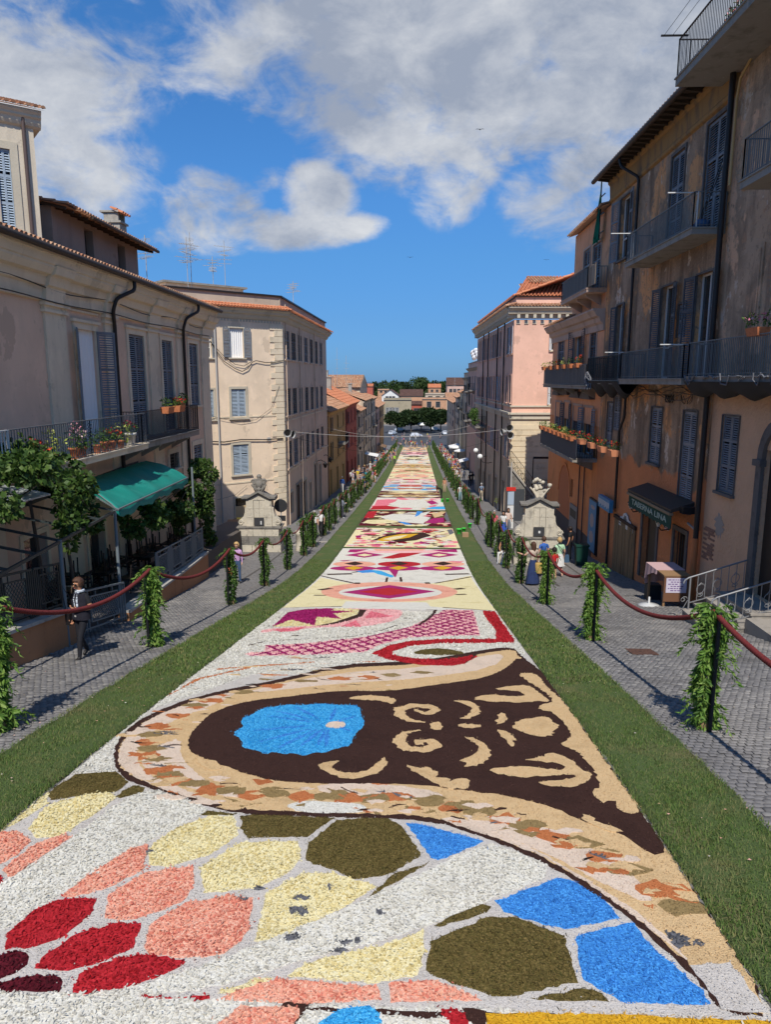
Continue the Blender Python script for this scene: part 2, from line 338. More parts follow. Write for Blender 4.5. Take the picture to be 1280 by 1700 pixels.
# ------------------------------------------------------------------ flower carpet: pictures laid in petals, seeds and coffee grounds
PAL = dict(
 white=[(.50,.465,.39),(.68,.65,.57),(.76,.735,.65),(.60,.57,.48)], cream=[(.60,.48,.20),(.74,.64,.32),(.80,.74,.50),(.66,.54,.24),(.78,.70,.40)],
 salmon=[(.62,.17,.12),(.76,.30,.20),(.80,.50,.36),(.68,.22,.15),(.78,.42,.27)], red=[(.26,.008,.012),(.42,.014,.022),(.55,.03,.04),(.34,.01,.015)],
 darkred=[(.05,.004,.008),(.09,.006,.012),(.13,.01,.02)], olive=[(.05,.038,.01),(.11,.078,.02),(.19,.135,.045),(.075,.075,.016)],
 blue=[(.025,.16,.48),(.045,.26,.68),(.09,.38,.80),(.015,.09,.30)], cyan=[(.01,.22,.52),(.03,.38,.72),(.12,.54,.82),(.015,.28,.60),(.01,.15,.42)],
 brown=[(.034,.015,.011),(.056,.025,.018),(.042,.018,.013)], beige=[(.56,.38,.19),(.64,.45,.24)], sand=[(.62,.49,.37),(.70,.56,.44)],
 grout=[(.50,.46,.41),(.57,.525,.47)], gold=[(.55,.30,.015),(.70,.42,.03),(.62,.34,.02)], magenta=[(.22,.006,.08),(.34,.012,.12),(.44,.03,.17)],
 pink=[(.66,.14,.19),(.76,.24,.28),(.70,.19,.24)], lpink=[(.74,.38,.38),(.82,.50,.48),(.78,.44,.42)], orange=[(.40,.12,.04),(.52,.19,.07)],
 tanolive=[(.22,.15,.06),(.30,.21,.09)], black=[(.012,.01,.01),(.02,.016,.015)], green=[(.03,.09,.03),(.05,.13,.04)], grey=[(.10,.10,.11),(.16,.16,.17)], yellow=[(.72,.55,.08),(.8,.66,.2)])
FINE = ('brown','beige','sand','grout','orange','tanolive','black')
def pet_mat(c):
 t = PAL[c]; mean = tuple(sum(x[i] for x in t)/len(t) for i in range(3))
 return mat('petals_'+c, mean, .8, island=t, layers=[(k_(t[0], .85), (1.4,1.4,1.4), .54, .76, 5), (k_(t[2 % len(t)], 1.06), (2.2,2.2,2.2), .58, .74, 5)], spec=.2, trans=None if c in ('brown','black') else mean)
def bed_mat(c):
 t = PAL[c]; mean = tuple(sum(x[i] for x in t)/len(t) for i in range(3)); f = .8 if c in FINE else .5
 if c in FINE: L = [(k_(t[0], .8), (2.5,2.5,2.5), .5, .75, 6), (k_(t[-1], 1.15), (90,90,90), .52, .7, 2), (k_(t[0], .55), (120,120,120), .58, .7, 2)]
 else: L = [(t[-1] if len(t) < 4 else t[2], (55,55,55), .5, .62, 2), (k_(t[0], .5), (48,48,48), .56, .7, 2), (k_(t[0], .8), (1.5,1.5,1.5), .55, .8, 5)]
 return mat('bed_'+c, mean, .9, layers=L, bump=(70,.6,.015), spec=.15)
def inside(P, poly):
 x, y = P[:,0], P[:,1]; r = np.zeros(len(P), bool); j = len(poly)-1
 for i in range(len(poly)):
  xi, yi = poly[i]; xj, yj = poly[j]; c = ((yi > y) != (yj > y));
  with np.errstate(divide='ignore', invalid='ignore'): r ^= c & (x < (xj-xi)*(y-yi)/(yj-yi+1e-12)+xi)
  j = i
 return r
def smooth_poly(p, it=2):
 for _ in range(it):
  q = []
  for i in range(len(p)):
   a = p[i]; b = p[(i+1) % len(p)]; q.append((a[0]*.75+b[0]*.25, a[1]*.75+b[1]*.25)); q.append((a[0]*.25+b[0]*.75, a[1]*.25+b[1]*.75))
  p = q
 return p
def ragged(p, step, amp):
 q = []
 for i in range(len(p)):
  a = p[i]; b = p[(i+1) % len(p)]; l = math.hypot(b[0]-a[0], b[1]-a[1]); n = max(1, min(60, int(l/step)))
  for k in range(n):
   t = k/n; q.append((a[0]+(b[0]-a[0])*t + rnd.uniform(-amp, amp), a[1]+(b[1]-a[1])*t + rnd.uniform(-amp, amp)))
 return q
HALF = 3.25
class Picture:
 def __init__(s, name, label, y0, y1, base, outline=None):
  s.t = thing(name, label, 'flower carpet', (0, (y0+y1)/2, gz1((y0+y1)/2)), 'flower carpet pictures down the street'); s.items = []; s.y0, s.y1 = y0, y1
  s.add([(-HALF, y0), (HALF, y0), (HALF, y1), (-HALF, y1)], base, sm=0, name='carpet_ground')
 def add(s, xy, col, sm=1, lvl=None, name=None, petal=None):
  xy = [(max(-HALF, min(HALF, x)), max(s.y0, min(s.y1, y))) for x, y in xy]
  s.items.append((xy, col, sm, len(s.items) if lvl is None else lvl, name or 'flower_patch', petal))
 def px(s, pts, col, org=(0, 0), k=1.0, sm=1, **kw):
  s.add([tuple(on_ground(org[0]+x/k, org[1]+y/k)[:2]) for x, y in pts], col, sm, **kw)
 def stroke(s, pts, w, col, **kw):         # a drawn line of width w metres (or list)
  n = len(pts); ws = w if isinstance(w, list) else [w]*n; Lf = []; Rt = []
  for i in range(n):
   a = pts[max(0, i-1)]; b = pts[min(n-1, i+1)]; dx, dy = b[0]-a[0], b[1]-a[1]; l = math.hypot(dx, dy) or 1; nx, ny = -dy/l*ws[i]/2, dx/l*ws[i]/2
   Lf.append((pts[i][0]+nx, pts[i][1]+ny)); Rt.append((pts[i][0]-nx, pts[i][1]-ny))
  s.add(Lf + Rt[::-1], col, kw.pop('sm', 0), **kw)
 def pxstroke(s, pts, w, col, org=(0, 0), k=1.0, **kw):
  s.stroke([tuple(on_ground(org[0]+x/k, org[1]+y/k)[:2]) for x, y in pts], w, col, **kw)
 def finish(s):
  done = []; far = s.y0 > 24
  for (xy, col, sm, lvl, name, petal) in s.items:
   p = smooth_poly(xy, sm) if sm else list(xy)
   if not far: p = ragged(p, .05 if s.y0 < 9 else .09, (.013 if col not in ('beige','orange','tanolive') else .024) if name != 'carpet_ground' else .012)
   p = [(max(-HALF-.02, min(HALF+.02, x)), y) for x, y in p]; done.append(p)
  bb = [(np.array(p).min(0), np.array(p).max(0)) for p in done]; lv = []
  for i in range(len(done)): lv.append(1 + max([lv[j] for j in range(i) if (bb[j][0] < bb[i][1]).all() and (bb[j][1] > bb[i][0]).all() and (inside(np.array(done[i]), done[j]).any() or inside(np.array(done[j]), done[i]).any())], default=-1))
  for i, (xy, col, sm, lvl, name, petal) in enumerate(s.items):
   p = done[i]; a = np.array(p); lo = a.min(0); hi = a.max(0); off = .012 + (.0018 if not far else .0035)*lv[i]
   g = .45 if not far else 1.5; pts = [Vector(q) for q in p]; n0 = len(pts)
   gx, gy = np.meshgrid(np.arange(lo[0]+g/2, hi[0], g), np.arange(lo[1]+g/2, hi[1], g)); G = np.stack([gx.ravel(), gy.ravel()], -1)
   if len(G): G = G[inside(G, p)]; pts += [Vector(q) for q in G]
   try: v, e, f, *_ = delaunay_2d_cdt(pts, [], [list(range(n0))], 1, 1e-5)
   except Exception: continue
   if not f: continue
   V = np.array([(q.x, q.y, 0) for q in v]); V[:,2] = gz(V[:,1]) + off; F = np.array([t[:3] for t in f])
   nrm = np.cross(V[F[:,1]]-V[F[:,0]], V[F[:,2]]-V[F[:,0]])[:,2]; F[nrm < 0] = F[nrm < 0][:, ::-1]
   sk = np.array([(x, y, float(gz(y))+off+d) for d in (0, -.02) for x, y in p]); n_ = len(p); m_ = len(V); V = np.concatenate([V, sk]); F = np.concatenate([F, [(m_+q, m_+(q+1)%n_, m_+n_+(q+1)%n_) for q in range(n_)], [(m_+q, m_+n_+(q+1)%n_, m_+n_+q) for q in range(n_)]])
   mats = [bed_mat(col)]; mi = np.zeros(len(F), 'i')
   yc = lo[1]
   if col not in FINE and yc < 19.9 or (col in FINE and yc < 12):
    kind = petal or ('sliver' if col in ('olive','blue','cyan','gold') else 'grain' if col in FINE else 'petal')
    area = (hi[0]-lo[0])*(hi[1]-lo[1]); S = []
    # denser and smaller near the viewer, where single petals show
    for ya, yb, dens, sz in ((3.0, 6.6, 1.0, .0215), (6.6, 9.5, .8, .024), (9.5, 14, .55, .027), (14, 22, .32, .035)):
     ya = max(ya, lo[1]); yb = min(yb, hi[1])
     if yb <= ya: continue
     d = dens*{'petal': 2300, 'sliver': 3600, 'grain': 2400}[kind]; n = int((hi[0]-lo[0])*(yb-ya)*d); Q = np.stack([rng.uniform(lo[0], hi[0], n), rng.uniform(ya, yb, n)], -1)
     Q = Q[inside(Q, p)]
     for j in range(i+1, len(done)):
      if len(Q) == 0: break
      b = np.array(done[j]); bl, bh = b.min(0), b.max(0)
      if (bl > hi).any() or (bh < lo).any(): continue
      near = (Q > bl).all(1) & (Q < bh).all(1)
      if near.any():
       k2 = np.ones(len(Q), bool); k2[near] = ~inside(Q[near], done[j]); Q = Q[k2]
     if len(Q): z_ = rng.random(len(Q)) < .10; Q[z_] += rng.normal(0, .034, (z_.sum(), 2)); Q[:,0] = np.clip(Q[:,0], -HALF-.05, HALF+.05)
     if len(Q): S.append(np.concatenate([Q, np.full((len(Q), 1), sz)], 1))
    if S:
     Q = np.concatenate(S); n = len(Q); th = rng.uniform(0, 6.283, n); sz = Q[:,2]*rng.uniform(.45, 1.35, n)
     wd = sz*(rng.uniform(.5, .95, n) if kind == 'petal' else .22 if kind == 'sliver' else .35);
     if kind == 'grain': sz = sz*.35
     if kind == 'sliver': sz = sz*1.15
     t1 = rng.normal(0, .42, n); t2 = rng.normal(0, .42, n); zc = gz(Q[:,1]) + off + rng.uniform(.002, .014, n)
     c, sn = np.cos(th), np.sin(th); bend = rng.uniform(-.3, .45, n)
     B = np.array([(-1,-.55), (-1,.55), (0,1), (1,.5), (1,-.5), (0,-1)]); m = 6
     lx = B[None,:,0]*(sz/2)[:,None]; ly = B[None,:,1]*(wd/2)[:,None]
     X = Q[:,0:1] + lx*c[:,None] - ly*sn[:,None]; Y = Q[:,1:2] + lx*sn[:,None] + ly*c[:,None]; Z = zc[:,None] + lx*t1[:,None] + ly*t2[:,None] + (B[None,:,0]**2)*(sz*bend/2)[:,None]
     V2 = np.stack([X, Y, Z], -1).reshape(-1, 3); T = np.array([(0,5,2),(0,2,1),(5,4,3),(5,3,2)]); F2 = (np.arange(n)[:,None,None]*m + T[None]).reshape(-1, 3) + len(V)
     V = np.concatenate([V, V2]); F = np.concatenate([F, F2]); mats.append(pet_mat(col)); mi = np.concatenate([mi, np.ones(len(F2), 'i')])
   me = np_mesh(name, V, F, mats);
   if len(mats) > 1: me.polygons.foreach_set('material_index', mi)
   link(name, me, s.t)
def rosette(pic, cx, cy, rx, ry, col, n=10, dep=.18, **kw):
 pic.add([(cx + rx*math.cos(2*math.pi*k/(n*4))*(1-dep*(k % 4 == 0)), cy + ry*math.sin(2*math.pi*k/(n*4))*(1-dep*(k % 4 == 0))) for k in range(n*4)], col, **kw)
def ell(cx, cy, rx, ry, n=18, rot=0.0):
 c, s = math.cos(rot), math.sin(rot); return [(cx + rx*math.cos(t)*c - ry*math.sin(t)*s, cy + rx*math.cos(t)*s + ry*math.sin(t)*c) for t in [2*math.pi*k/n for k in range(n)]]
# ---- the nearest border: only its top edge shows
Ya = on_ground(640, 1672).y; YB = on_ground(640, 1012).y
P0 = Picture('flower_carpet', 'strip of flower carpet with yellow border and blue scrolls at the very bottom', 2.6, Ya, 'white')
P0.px([(470,1672),(1290,1672),(1290,1692),(800,1697),(470,1676)], 'brown', sm=0)
P0.px([(480,1720),(500,1690),(520,1664),(470,1664),(455,1720)], 'brown', sm=0)
P0.px([(515,1720),(540,1690),(575,1675),(628,1672),(636,1720)], 'cyan'); P0.px([(728,1674),(765,1672),(790,1720),(755,1720)], 'red')
P0.px([(806,1720),(808,1684),(930,1682),(1290,1688),(1290,1720)], 'gold', sm=0); P0.px([(795,1720),(770,1676),(805,1676),(806,1720)], 'brown', sm=0)
P0.px([(340,1720),(480,1720),(500,1676),(400,1672)], 'salmon', sm=0)
P0.finish()
# ---- the large near picture
P1 = Picture('flower_carpet', 'nearest large flower carpet picture with blue shell flower on dark brown scrollwork', Ya, YB, 'grout')
a = (0, 1300); b = (640, 1300); c = (0, 1000); d = (640, 1000); e = (440, 880); K = 2.909
near = [
 (a,'olive',[(130,38),(250,-26),(370,-50),(430,0),(385,32),(260,45),(170,60)]), (a,'olive',[(385,45),(440,10),(480,16),(470,35),(400,52)]),
 (a,'cream',[(-30,130),(30,70),(90,28),(140,25),(155,70),(100,110),(0,165)]), (a,'cream',[(95,150),(160,75),(290,40),(370,35),(385,50),(330,95),(200,180),(120,185)]),
 (a,'salmon',[(-40,185),(0,165),(60,160),(105,195),(60,240),(-20,285)]), (a,'salmon',[(10,290),(110,210),(200,175),(240,180),(150,240),(30,320)]), (a,'red',[(-20,330),(0,310),(15,330),(-10,350)]),
 (a,'white',[(-60,500),(-60,370),(30,325),(250,180),(400,60),(510,20),(600,48),(690,85),(660,115),(500,190),(330,292),(200,375),(40,480),(0,492)]),
 (a,'cream',[(490,275),(500,215),(560,165),(700,110),(780,115),(790,175),(700,240),(560,280)]), (a,'salmon',[(205,380),(290,310),(440,220),(495,205),(475,290),(360,350),(250,380)]),
 (a,'salmon',[(345,445),(360,375),(480,300),(640,275),(645,350),(600,400),(450,455),(350,455)]), (a,'cream',[(665,285),(800,200),(990,195),(1000,250),(960,300),(860,350),(680,370)]),
 (a,'red',[(15,555),(30,500),(110,425),(190,390),(325,385),(300,440),(200,520),(110,550)]), (a,'red',[(115,620),(150,570),(260,500),(380,470),(470,470),(440,550),(330,600),(200,630)]),
 (a,'red',[(220,735),(260,640),(340,600),(460,570),(550,580),(620,600),(540,640),(400,690),(270,735)]), (a,'salmon',[(475,550),(500,470),(620,400),(760,375),(840,385),(825,500),(750,570),(620,585),(500,570)]),
 (a,'darkred',[(-60,590),(60,560),(95,565),(80,625),(-40,670)]), (a,'darkred',[(-60,700),(60,645),(160,640),(215,650),(190,720),(120,780),(-60,800)]),
 (a,'cream',[(845,530),(880,370),(1000,305),(1100,300),(1255,345),(1150,410),(1000,480),(900,530)]),
 (a,'olive',[(1015,260),(1025,200),(1120,125),(1280,115),(1335,145),(1400,245),(1280,310),(1180,320)]), (a,'olive',[(800,150),(800,112),(850,105),(1110,118),(1020,180),(820,185)]), (a,'olive',[(665,108),(690,95),(790,104),(770,110)]),
 (a,'white',[(60,800),(180,780),(300,735),(560,650),(960,500),(1280,360),(1610,200),(1680,215),(1860,300),(1640,385),(1430,475),(1280,522),(1000,590),(700,690),(350,800),(170,840)]),
 (a,'cream',[(950,640),(1050,590),(1280,540),(1410,490),(1410,560),(1390,640),(1250,668),(1000,650)]), (a,'cream',[(715,705),(850,650),(905,648),(850,690)]),
 (a,'salmon',[(690,830),(720,730),(840,675),(920,655),(1000,662),(1250,680),(1265,720),(1050,735),(980,740),(930,830)]), (a,'red',[(400,830),(470,755),(610,712),(700,705),(690,750),(650,830)]),
 (a,'salmon',[(1285,670),(1430,655),(1520,690),(1600,722),(1300,732)]),
 (b,'blue',[(70,135),(120,140),(325,195),(230,240),(170,260),(150,250)]), (b,'olive',[(-60,385),(20,310),(150,265),(110,290),(0,350)]), (b,'blue',[(365,395),(580,315),(620,325),(720,385),(780,450),(600,490),(480,460),(390,430)]),
 (b,'olive',[(165,480),(200,455),(320,405),(350,415),(340,430),(180,480)]), (b,'olive',[(135,620),(150,530),(330,450),(430,445),(590,510),(620,590),(635,665),(400,715),(350,710),(170,650)]),
 (b,'blue',[(630,510),(820,465),(880,540),(1050,690),(1080,738),(800,735),(660,660),(640,590)]), (b,'olive',[(480,720),(660,685),(720,705),(740,725),(600,730)])]
for org, col, pts in near: P1.px(pts, col, org, 2.0, sm=1 if col in ('white','darkred') else 0)
# white field above the band, on the left and at the top
P1.px([(118,1286),(160,1230),(213,1185),(330,1105),(420,1040),(457,1016),(830,1012),(872,1085),(860,1120),(420,1120),(250,1180),(190,1240),(190,1282)], 'white', sm=0)
# the tan band with its coffee outline
band = [(192,1278),(188,1250),(200,1222),(240,1190),(330,1155),(470,1128),(560,1104),(700,1098),(800,1080),(850,1074),(866,1090),(905,1120),(990,1250),(1130,1420),(1215,1540),(1312,1692),(1195,1682),(1165,1635),(1105,1580),(1055,1535),(1010,1500),(940,1455),(875,1420),(805,1392),(722,1365),(640,1360),(500,1357),(400,1352),(345,1340),(290,1322),(240,1307),(210,1295)]
P1.px(band, 'brown', sm=1)
inner = [(198,1275),(196,1250),(208,1226),(246,1195),(335,1160),(470,1134),(560,1110),(700,1104),(800,1086),(852,1078),(862,1092),(905,1120),(990,1250),(1130,1420),(1215,1540),(1308,1686),(1205,1678),(1172,1630),(1112,1574),(1062,1529),(1016,1494),(946,1449),(880,1414),(809,1386),(724,1359),(640,1353),(500,1350),(405,1345),(352,1333),(300,1316),(250,1301),(218,1290)]
P1.px(inner, 'beige', sm=1)
P1.px([(198,1275),(196,1250),(208,1226),(246,1195),(335,1160),(400,1148),(360,1170),(280,1200),(235,1230),(225,1260),(240,1285),(300,1310),(352,1333),(300,1322),(240,1300)], 'sand', sm=1)
P1.px([(400,1150),(560,1118),(700,1110),(800,1090),(840,1086),(820,1110),(700,1128),(560,1136),(440,1150)], 'sand', sm=1)
P1.px([(470,1340),(500,1332),(560,1333),(610,1338),(605,1352),(500,1351)], 'white', sm=1, petal='grain'); P1.px([(725,1362),(760,1358),(840,1388),(930,1435),(1080,1530),(1165,1620),(1060,1528),(950,1450),(860,1405)], 'sand', sm=1)
P1.px([(760,1350),(900,1370),(1000,1420),(1060,1460),(1090,1510),(1000,1470),(900,1415),(800,1378)], 'sand', sm=1); P1.px([(1142,1605),(1210,1600),(1278,1686),(1200,1678),(1172,1640)], 'grout', sm=0)
P1.px([(225,1265),(262,1240),(300,1225),(300,1260),(340,1300),(420,1328),(360,1322),(280,1300)], 'sand', sm=1); P1.px([(520,1303),(640,1302),(735,1318),(735,1334),(640,1326),(540,1322)], 'sand', sm=1)
tufts = [(295,1189),(262,1207),(247,1233),(245,1256),(262,1282),(303,1300),(350,1311),(418,1321),(498,1325),(580,1328),(658,1325),(752,1342),(840,1362),(917,1390),(1000,1426),(1092,1480),(350,1165),(455,1140),(565,1128),(610,1126)]
for i, (x, y) in enumerate(tufts):
 g = on_ground(x, y); sz = .2 if y > 1180 else .26; P1.add([(g.x + sz*rnd.uniform(.6,1.1)*math.cos(t), g.y + .75*sz*rnd.uniform(.5,1.15)*math.sin(t)) for t in [k*.628 for k in range(10)]], 'orange', 0)
for (x, y) in [(250,1220),(250,1245),(285,1290),(325,1303),(382,1315),(460,1320),(542,1324),(620,1327),(715,1332),(795,1350),(875,1372),(960,1402),(1040,1447),(1135,1508),(325,1172),(405,1150),(510,1132),(650,1122),(700,1118)]:
 g = on_ground(x, y); sz = .2; P1.add([(g.x + sz*rnd.uniform(.7,1.2)*math.cos(t), g.y + .7*sz*rnd.uniform(.5,1.15)*math.sin(t)) for t in [k*.7 for k in range(9)]], 'tanolive', 0)
for k in range(70):     # scattered coffee grounds marking folds along the band
 x, y = rnd.choice(tufts); g = on_ground(x + rnd.uniform(-40, 40), y + rnd.uniform(-18, 22)); l = rnd.uniform(.05, .16); th = rnd.uniform(-.6, .6)
 P1.stroke([(g.x-l*math.cos(th), g.y-l*math.sin(th)), (g.x, g.y+rnd.uniform(-.04,.04)), (g.x+l*math.cos(th), g.y+l*math.sin(th))], [.01, rnd.uniform(.02,.05), .012], rnd.choice(['black','brown','grey','orange','tanolive']))
for k in range(90):
 x, y = rnd.choice(tufts); g = on_ground(x + rnd.uniform(-45, 45), y + rnd.uniform(-22, 26)); w = rnd.uniform(.04, .13); P1.add([(g.x + w*1.5*rnd.uniform(.3,1.3)*math.cos(t), g.y + w*.7*rnd.uniform(.3,1.3)*math.sin(t)) for t in [q*.63 for q in range(10)]], rnd.choice(['sand','beige','sand','orange','tanolive','beige']), 0)
# brown scrollwork field
P1.px([(310,1235),(325,1208),(360,1180),(415,1165),(490,1157),(565,1148),(640,1150),(700,1142),(750,1135),(805,1127),(840,1112),(862,1090),(905,1112),(935,1145),(990,1240),(1045,1320),(1090,1385),(1112,1418),(1080,1422),(1040,1390),(1000,1375),(965,1365),(920,1342),(840,1322),(775,1315),(705,1305),(640,1303),(500,1303),(425,1293),(370,1272),(320,1255)], 'brown', sm=1)
fl = [(770,440),(810,418),(798,392),(838,378),(870,356),(920,350),(960,343),(1010,347),(1060,340),(1120,346),(1190,345),(1200,380),(1214,410),(1180,440),(1165,482),(1110,490),(1080,507),(1045,502),(1010,517),(975,505),(940,510),(910,500),(880,512),(845,494),(800,487),(806,463)]
P1.px(fl, 'cyan', c, 2.0, sm=1)
for k in range(16):
 g1 = on_ground((1110 - 20)/2 + 0, 1000 + 412/2); x, y = fl[(k*26//16) % 26]; g2 = on_ground(x/2, 1000 + y/2)
 pts = [(g1.x + (g2.x-g1.x)*t, g1.y + (g2.y-g1.y)*t + .04*math.sin(t*3)) for t in (.2, .5, .8)]
 P1.stroke(pts, [.02, .07, .03], ('blue','cyan','white','blue')[k % 4] if k % 2 else 'blue')
P1.px([(1080,412),(1095,402),(1120,400),(1145,405),(1150,412),(1140,420),(1115,425),(1090,421)], 'sand', c, 2.0)
orn = [(c,[(1055,550),(1080,535),(1130,530),(1100,545),(1110,562),(1170,575),(1230,560),(1280,512),(1285,545),(1250,575),(1190,592),(1110,585)]), (c,[(1145,325),(1200,312),(1280,315),(1322,330),(1300,345),(1280,332),(1220,328)]),
 (d,[(215,330),(270,330),(310,345),(318,370),(290,388),(240,392),(280,375),(290,355),(260,340)]), (d,[(250,450),(300,455),(350,490),(350,520),(310,545),(260,552),(280,540),(240,530),(290,515),(310,490),(290,465)]), (d,[(150,402),(190,402),(188,428),(152,428)]),
 (d,[(230,412),(270,407),(330,415),(280,425)]), (d,[(378,365),(410,385),(400,405),(362,410)]), (d,[(355,425),(400,430),(432,455),(425,480),(410,485),(395,455)]), (d,[(410,412),(470,390),(540,383),(555,402),(582,415),(560,428),(548,452),(480,448)]),
 (d,[(285,325),(330,310),(380,312),(430,318),(470,312),(440,298),(355,293),(400,283),(470,277),(500,295),(530,320),(552,335),(500,330),(470,338),(400,335),(340,333)]),
 (d,[(335,565),(390,550),(470,550),(560,560),(600,565),(590,545),(540,535),(440,528),(520,520),(530,505),(570,505),(620,530),(650,560),(685,570),(680,590),(650,615),(600,622),(490,606),(570,598),(630,590),(620,575),(540,580),(440,588)]),
 (d,[(435,240),(500,238),(530,280),(590,330),(640,380),(695,470),(750,560),(800,620),(862,700),(800,708),(770,690),(765,668),(740,660),(730,675),(700,655),(690,630),(715,610),(700,580),(660,520),(620,490),(578,475),(612,460),(615,430),(590,400),(560,370),(508,360),(510,345),(560,335),(535,305),(480,270)]),
 (d,[(65,545),(110,555),(150,552),(175,575),(160,590),(210,590),(215,605),(240,590),(280,590),(275,625),(200,625),(150,600),(100,570)]), (c,[(650,508),(690,530),(725,535),(735,560),(700,560),(660,545)]), (d,[(650,710),(690,715),(690,735),(760,750),(790,770),(750,765),(690,745),(655,725)])]
for org, pts in orn: P1.px(pts, 'beige', org, 2.0, sm=1)
for pts in ([(132,402),(80,397),(45,380),(50,358),(90,347),(150,350),(168,362),(140,374),(112,368),(100,360)], [(115,428),(60,440),(40,468),(70,490),(130,495),(165,482),(150,463),(112,466),(115,478)]):
 P1.pxstroke(pts, [.03,.12,.17,.2,.2,.2,.17,.15,.1,.04][:len(pts)], 'beige', d, 2.0)
# upper part: lattice veil, red ribbon and eye
P1.px([(0,590),(0,560),(200,550),(480,520),(700,470),(870,385),(1000,380),(1040,512),(850,515),(700,522),(560,555),(480,592),(250,605),(-70,612),(-100,600)], 'lpink', e, K, sm=0)
lat = [tuple(on_ground(440 + x/K, 880 + y/K)[:2]) for x, y in [(0,590),(0,560),(200,550),(480,520),(700,470),(870,385),(1000,380),(1040,512),(850,515),(700,522),(560,555),(480,592),(250,605),(-70,612),(-100,600)]]
la = np.array(lat)
for sg in (1, -1):
 for k in range(-40, 60):
  c0 = k*.52; ts = np.arange(-12, 12, .06); Q = np.stack([ts*.57, 14 + ts*.82*sg + c0], -1); okk = inside(Q, lat); i = 0
  while i < len(ts):
   if okk[i]:
    j = i
    while j < len(ts) and okk[j]: j += 1
    if j - i > 5: P1.stroke([(Q[q][0] + rnd.uniform(-.015,.015), Q[q][1]) for q in np.linspace(i, j-1, 5).astype(int)], [.06,.085,.075,.09,.06], 'magenta')
    i = j
   else: i += 1
P1.px([(1050,390),(1110,395),(1205,535),(1200,547),(1115,545),(1115,490),(1060,420)], 'red', e, K, sm=0)
P1.px([(515,600),(600,560),(700,540),(850,530),(1120,530),(1120,548),(850,550),(700,562),(615,590),(615,605),(700,622),(830,630),(930,622),(1010,605),(1025,615),(960,650),(900,660),(750,655),(600,630)], 'red', e, K, sm=0)
P1.px([(705,598),(760,578),(870,573),(980,598),(900,608),(780,607)], 'olive', e, K); P1.px([(985,597),(1027,608),(960,652),(1005,615)], 'brown', e, K, sm=0)
P1.px([(390,350),(500,345),(600,370),(670,390),(640,440),(480,470),(300,470),(40,492),(-30,500),(0,480),(240,465),(450,430),(490,395),(400,375)], 'lpink', e, K)
for pts in ([(480,430),(510,395),(625,420)], [(360,470),(440,440),(465,470)], [(400,350),(500,348),(480,375),(410,372)], [(40,485),(200,470),(150,490),(80,495)], [(520,380),(620,378),(560,390)]): P1.px(pts, 'pink', e, K, sm=0)
P1.px([(40,470),(80,440),(190,385),(340,378),(450,385),(470,400),(440,420),(340,450),(240,466)], 'cream', e, K, sm=0)
P1.px([(35,470),(110,400),(190,385),(340,378),(320,392),(440,395),(330,407),(370,432),(250,422),(240,465),(130,437)], 'magenta', e, K, sm=0)
P1.px([(365,370),(390,343),(402,345),(390,370),(490,388),(472,420),(350,455),(230,470),(340,446),(445,410),(455,386)], 'brown', e, K, sm=0)
for pts, w in (([(670,427),(705,428)], .12), ([(128,512),(165,512)], .12), ([(778,345),(810,350),(822,380),(815,405),(790,430),(740,462)], .1), ([(0,540),(200,528),(430,515),(560,488),(640,460)], .05), ([(-80,560),(0,540)], .05)): P1.pxstroke(pts, w, 'brown', e, K)
for pts in ([(330,1128),(420,1108),(520,1100)], [(360,1112),(460,1104)], [(250,1158),(330,1128)]): P1.pxstroke(pts, .09, 'orange')
for k in range(22):
 g = on_ground(rnd.uniform(380, 640), rnd.uniform(1092, 1128)); l = rnd.uniform(.1, .35); P1.stroke([(g.x-l, g.y+rnd.uniform(-.1,.1)), (g.x, g.y+rnd.uniform(-.08,.08)), (g.x+l, g.y)], [.02, rnd.uniform(.04,.1), .02], rnd.choice(['brown','sand','beige','orange','grey','sand']))
for (x, y, w) in ((487,1558,.07),(497,1510,.09),(504,1516,.06),(430,1476,.05),(573,1567,.08),(590,1565,.05),(565,1580,.06),(500,1492,.06),(1120,1560,.09),(1128,1570,.07),(1160,1570,.05),(247,1416,.06),(53,1335,.06),(548,1472,.05),(402,1494,.06),(630,1517,.06)):
 g = on_ground(x, y); P1.add([(g.x + w*rnd.uniform(.4,1.3)*math.cos(t), g.y + w*.7*rnd.uniform(.4,1.3)*math.sin(t)) for t in [q*.7 for q in range(9)]], 'grey', 0)
P1.finish()
# ---- yellow picture with the diamond
Yc = 38.2
P2 = Picture('flower_carpet', 'flower carpet picture with magenta diamond eye on pale yellow and rows of red ovals', YB + .02, Yc, 'white')
def q(col, pts, sm=0): P2.px(pts, col, e, K, sm=sm)
q('cream', [(20,400),(270,230),(430,262),(600,250),(800,260),(990,222),(1130,400),(860,375),(800,370),(780,350),(390,345),(370,370)])
P2.px(ell(600,300,330,48,30), 'salmon', e, K, 0); P2.px(ell(605,303,250,32,28), 'white', e, K, 0); q('magenta', [(372,302),(600,267),(822,298),(600,333)]); q('red', [(450,300),(600,280),(740,299),(600,318)])
for pts, w in (([(262,290),(320,283)], .3), ([(235,316),(292,317)], .16), ([(915,287),(958,283)], .3), ([(920,313),(970,311)], .2), ([(435,258),(460,258)], .4), ([(772,257),(797,257)], .4), ([(268,222),(440,260)], .14), ([(820,258),(1000,226)], .14), ([(300,215),(420,212)], .35), ([(870,215),(985,212)], .3), ([(420,205),(520,195)], .2), ([(0,400),(370,370)], .1), ([(860,375),(1110,392)], .1), ([(590,230),(585,252)], .1), ([(655,228),(658,250)], .1)): P2.pxstroke(pts, w, 'brown', e, K)
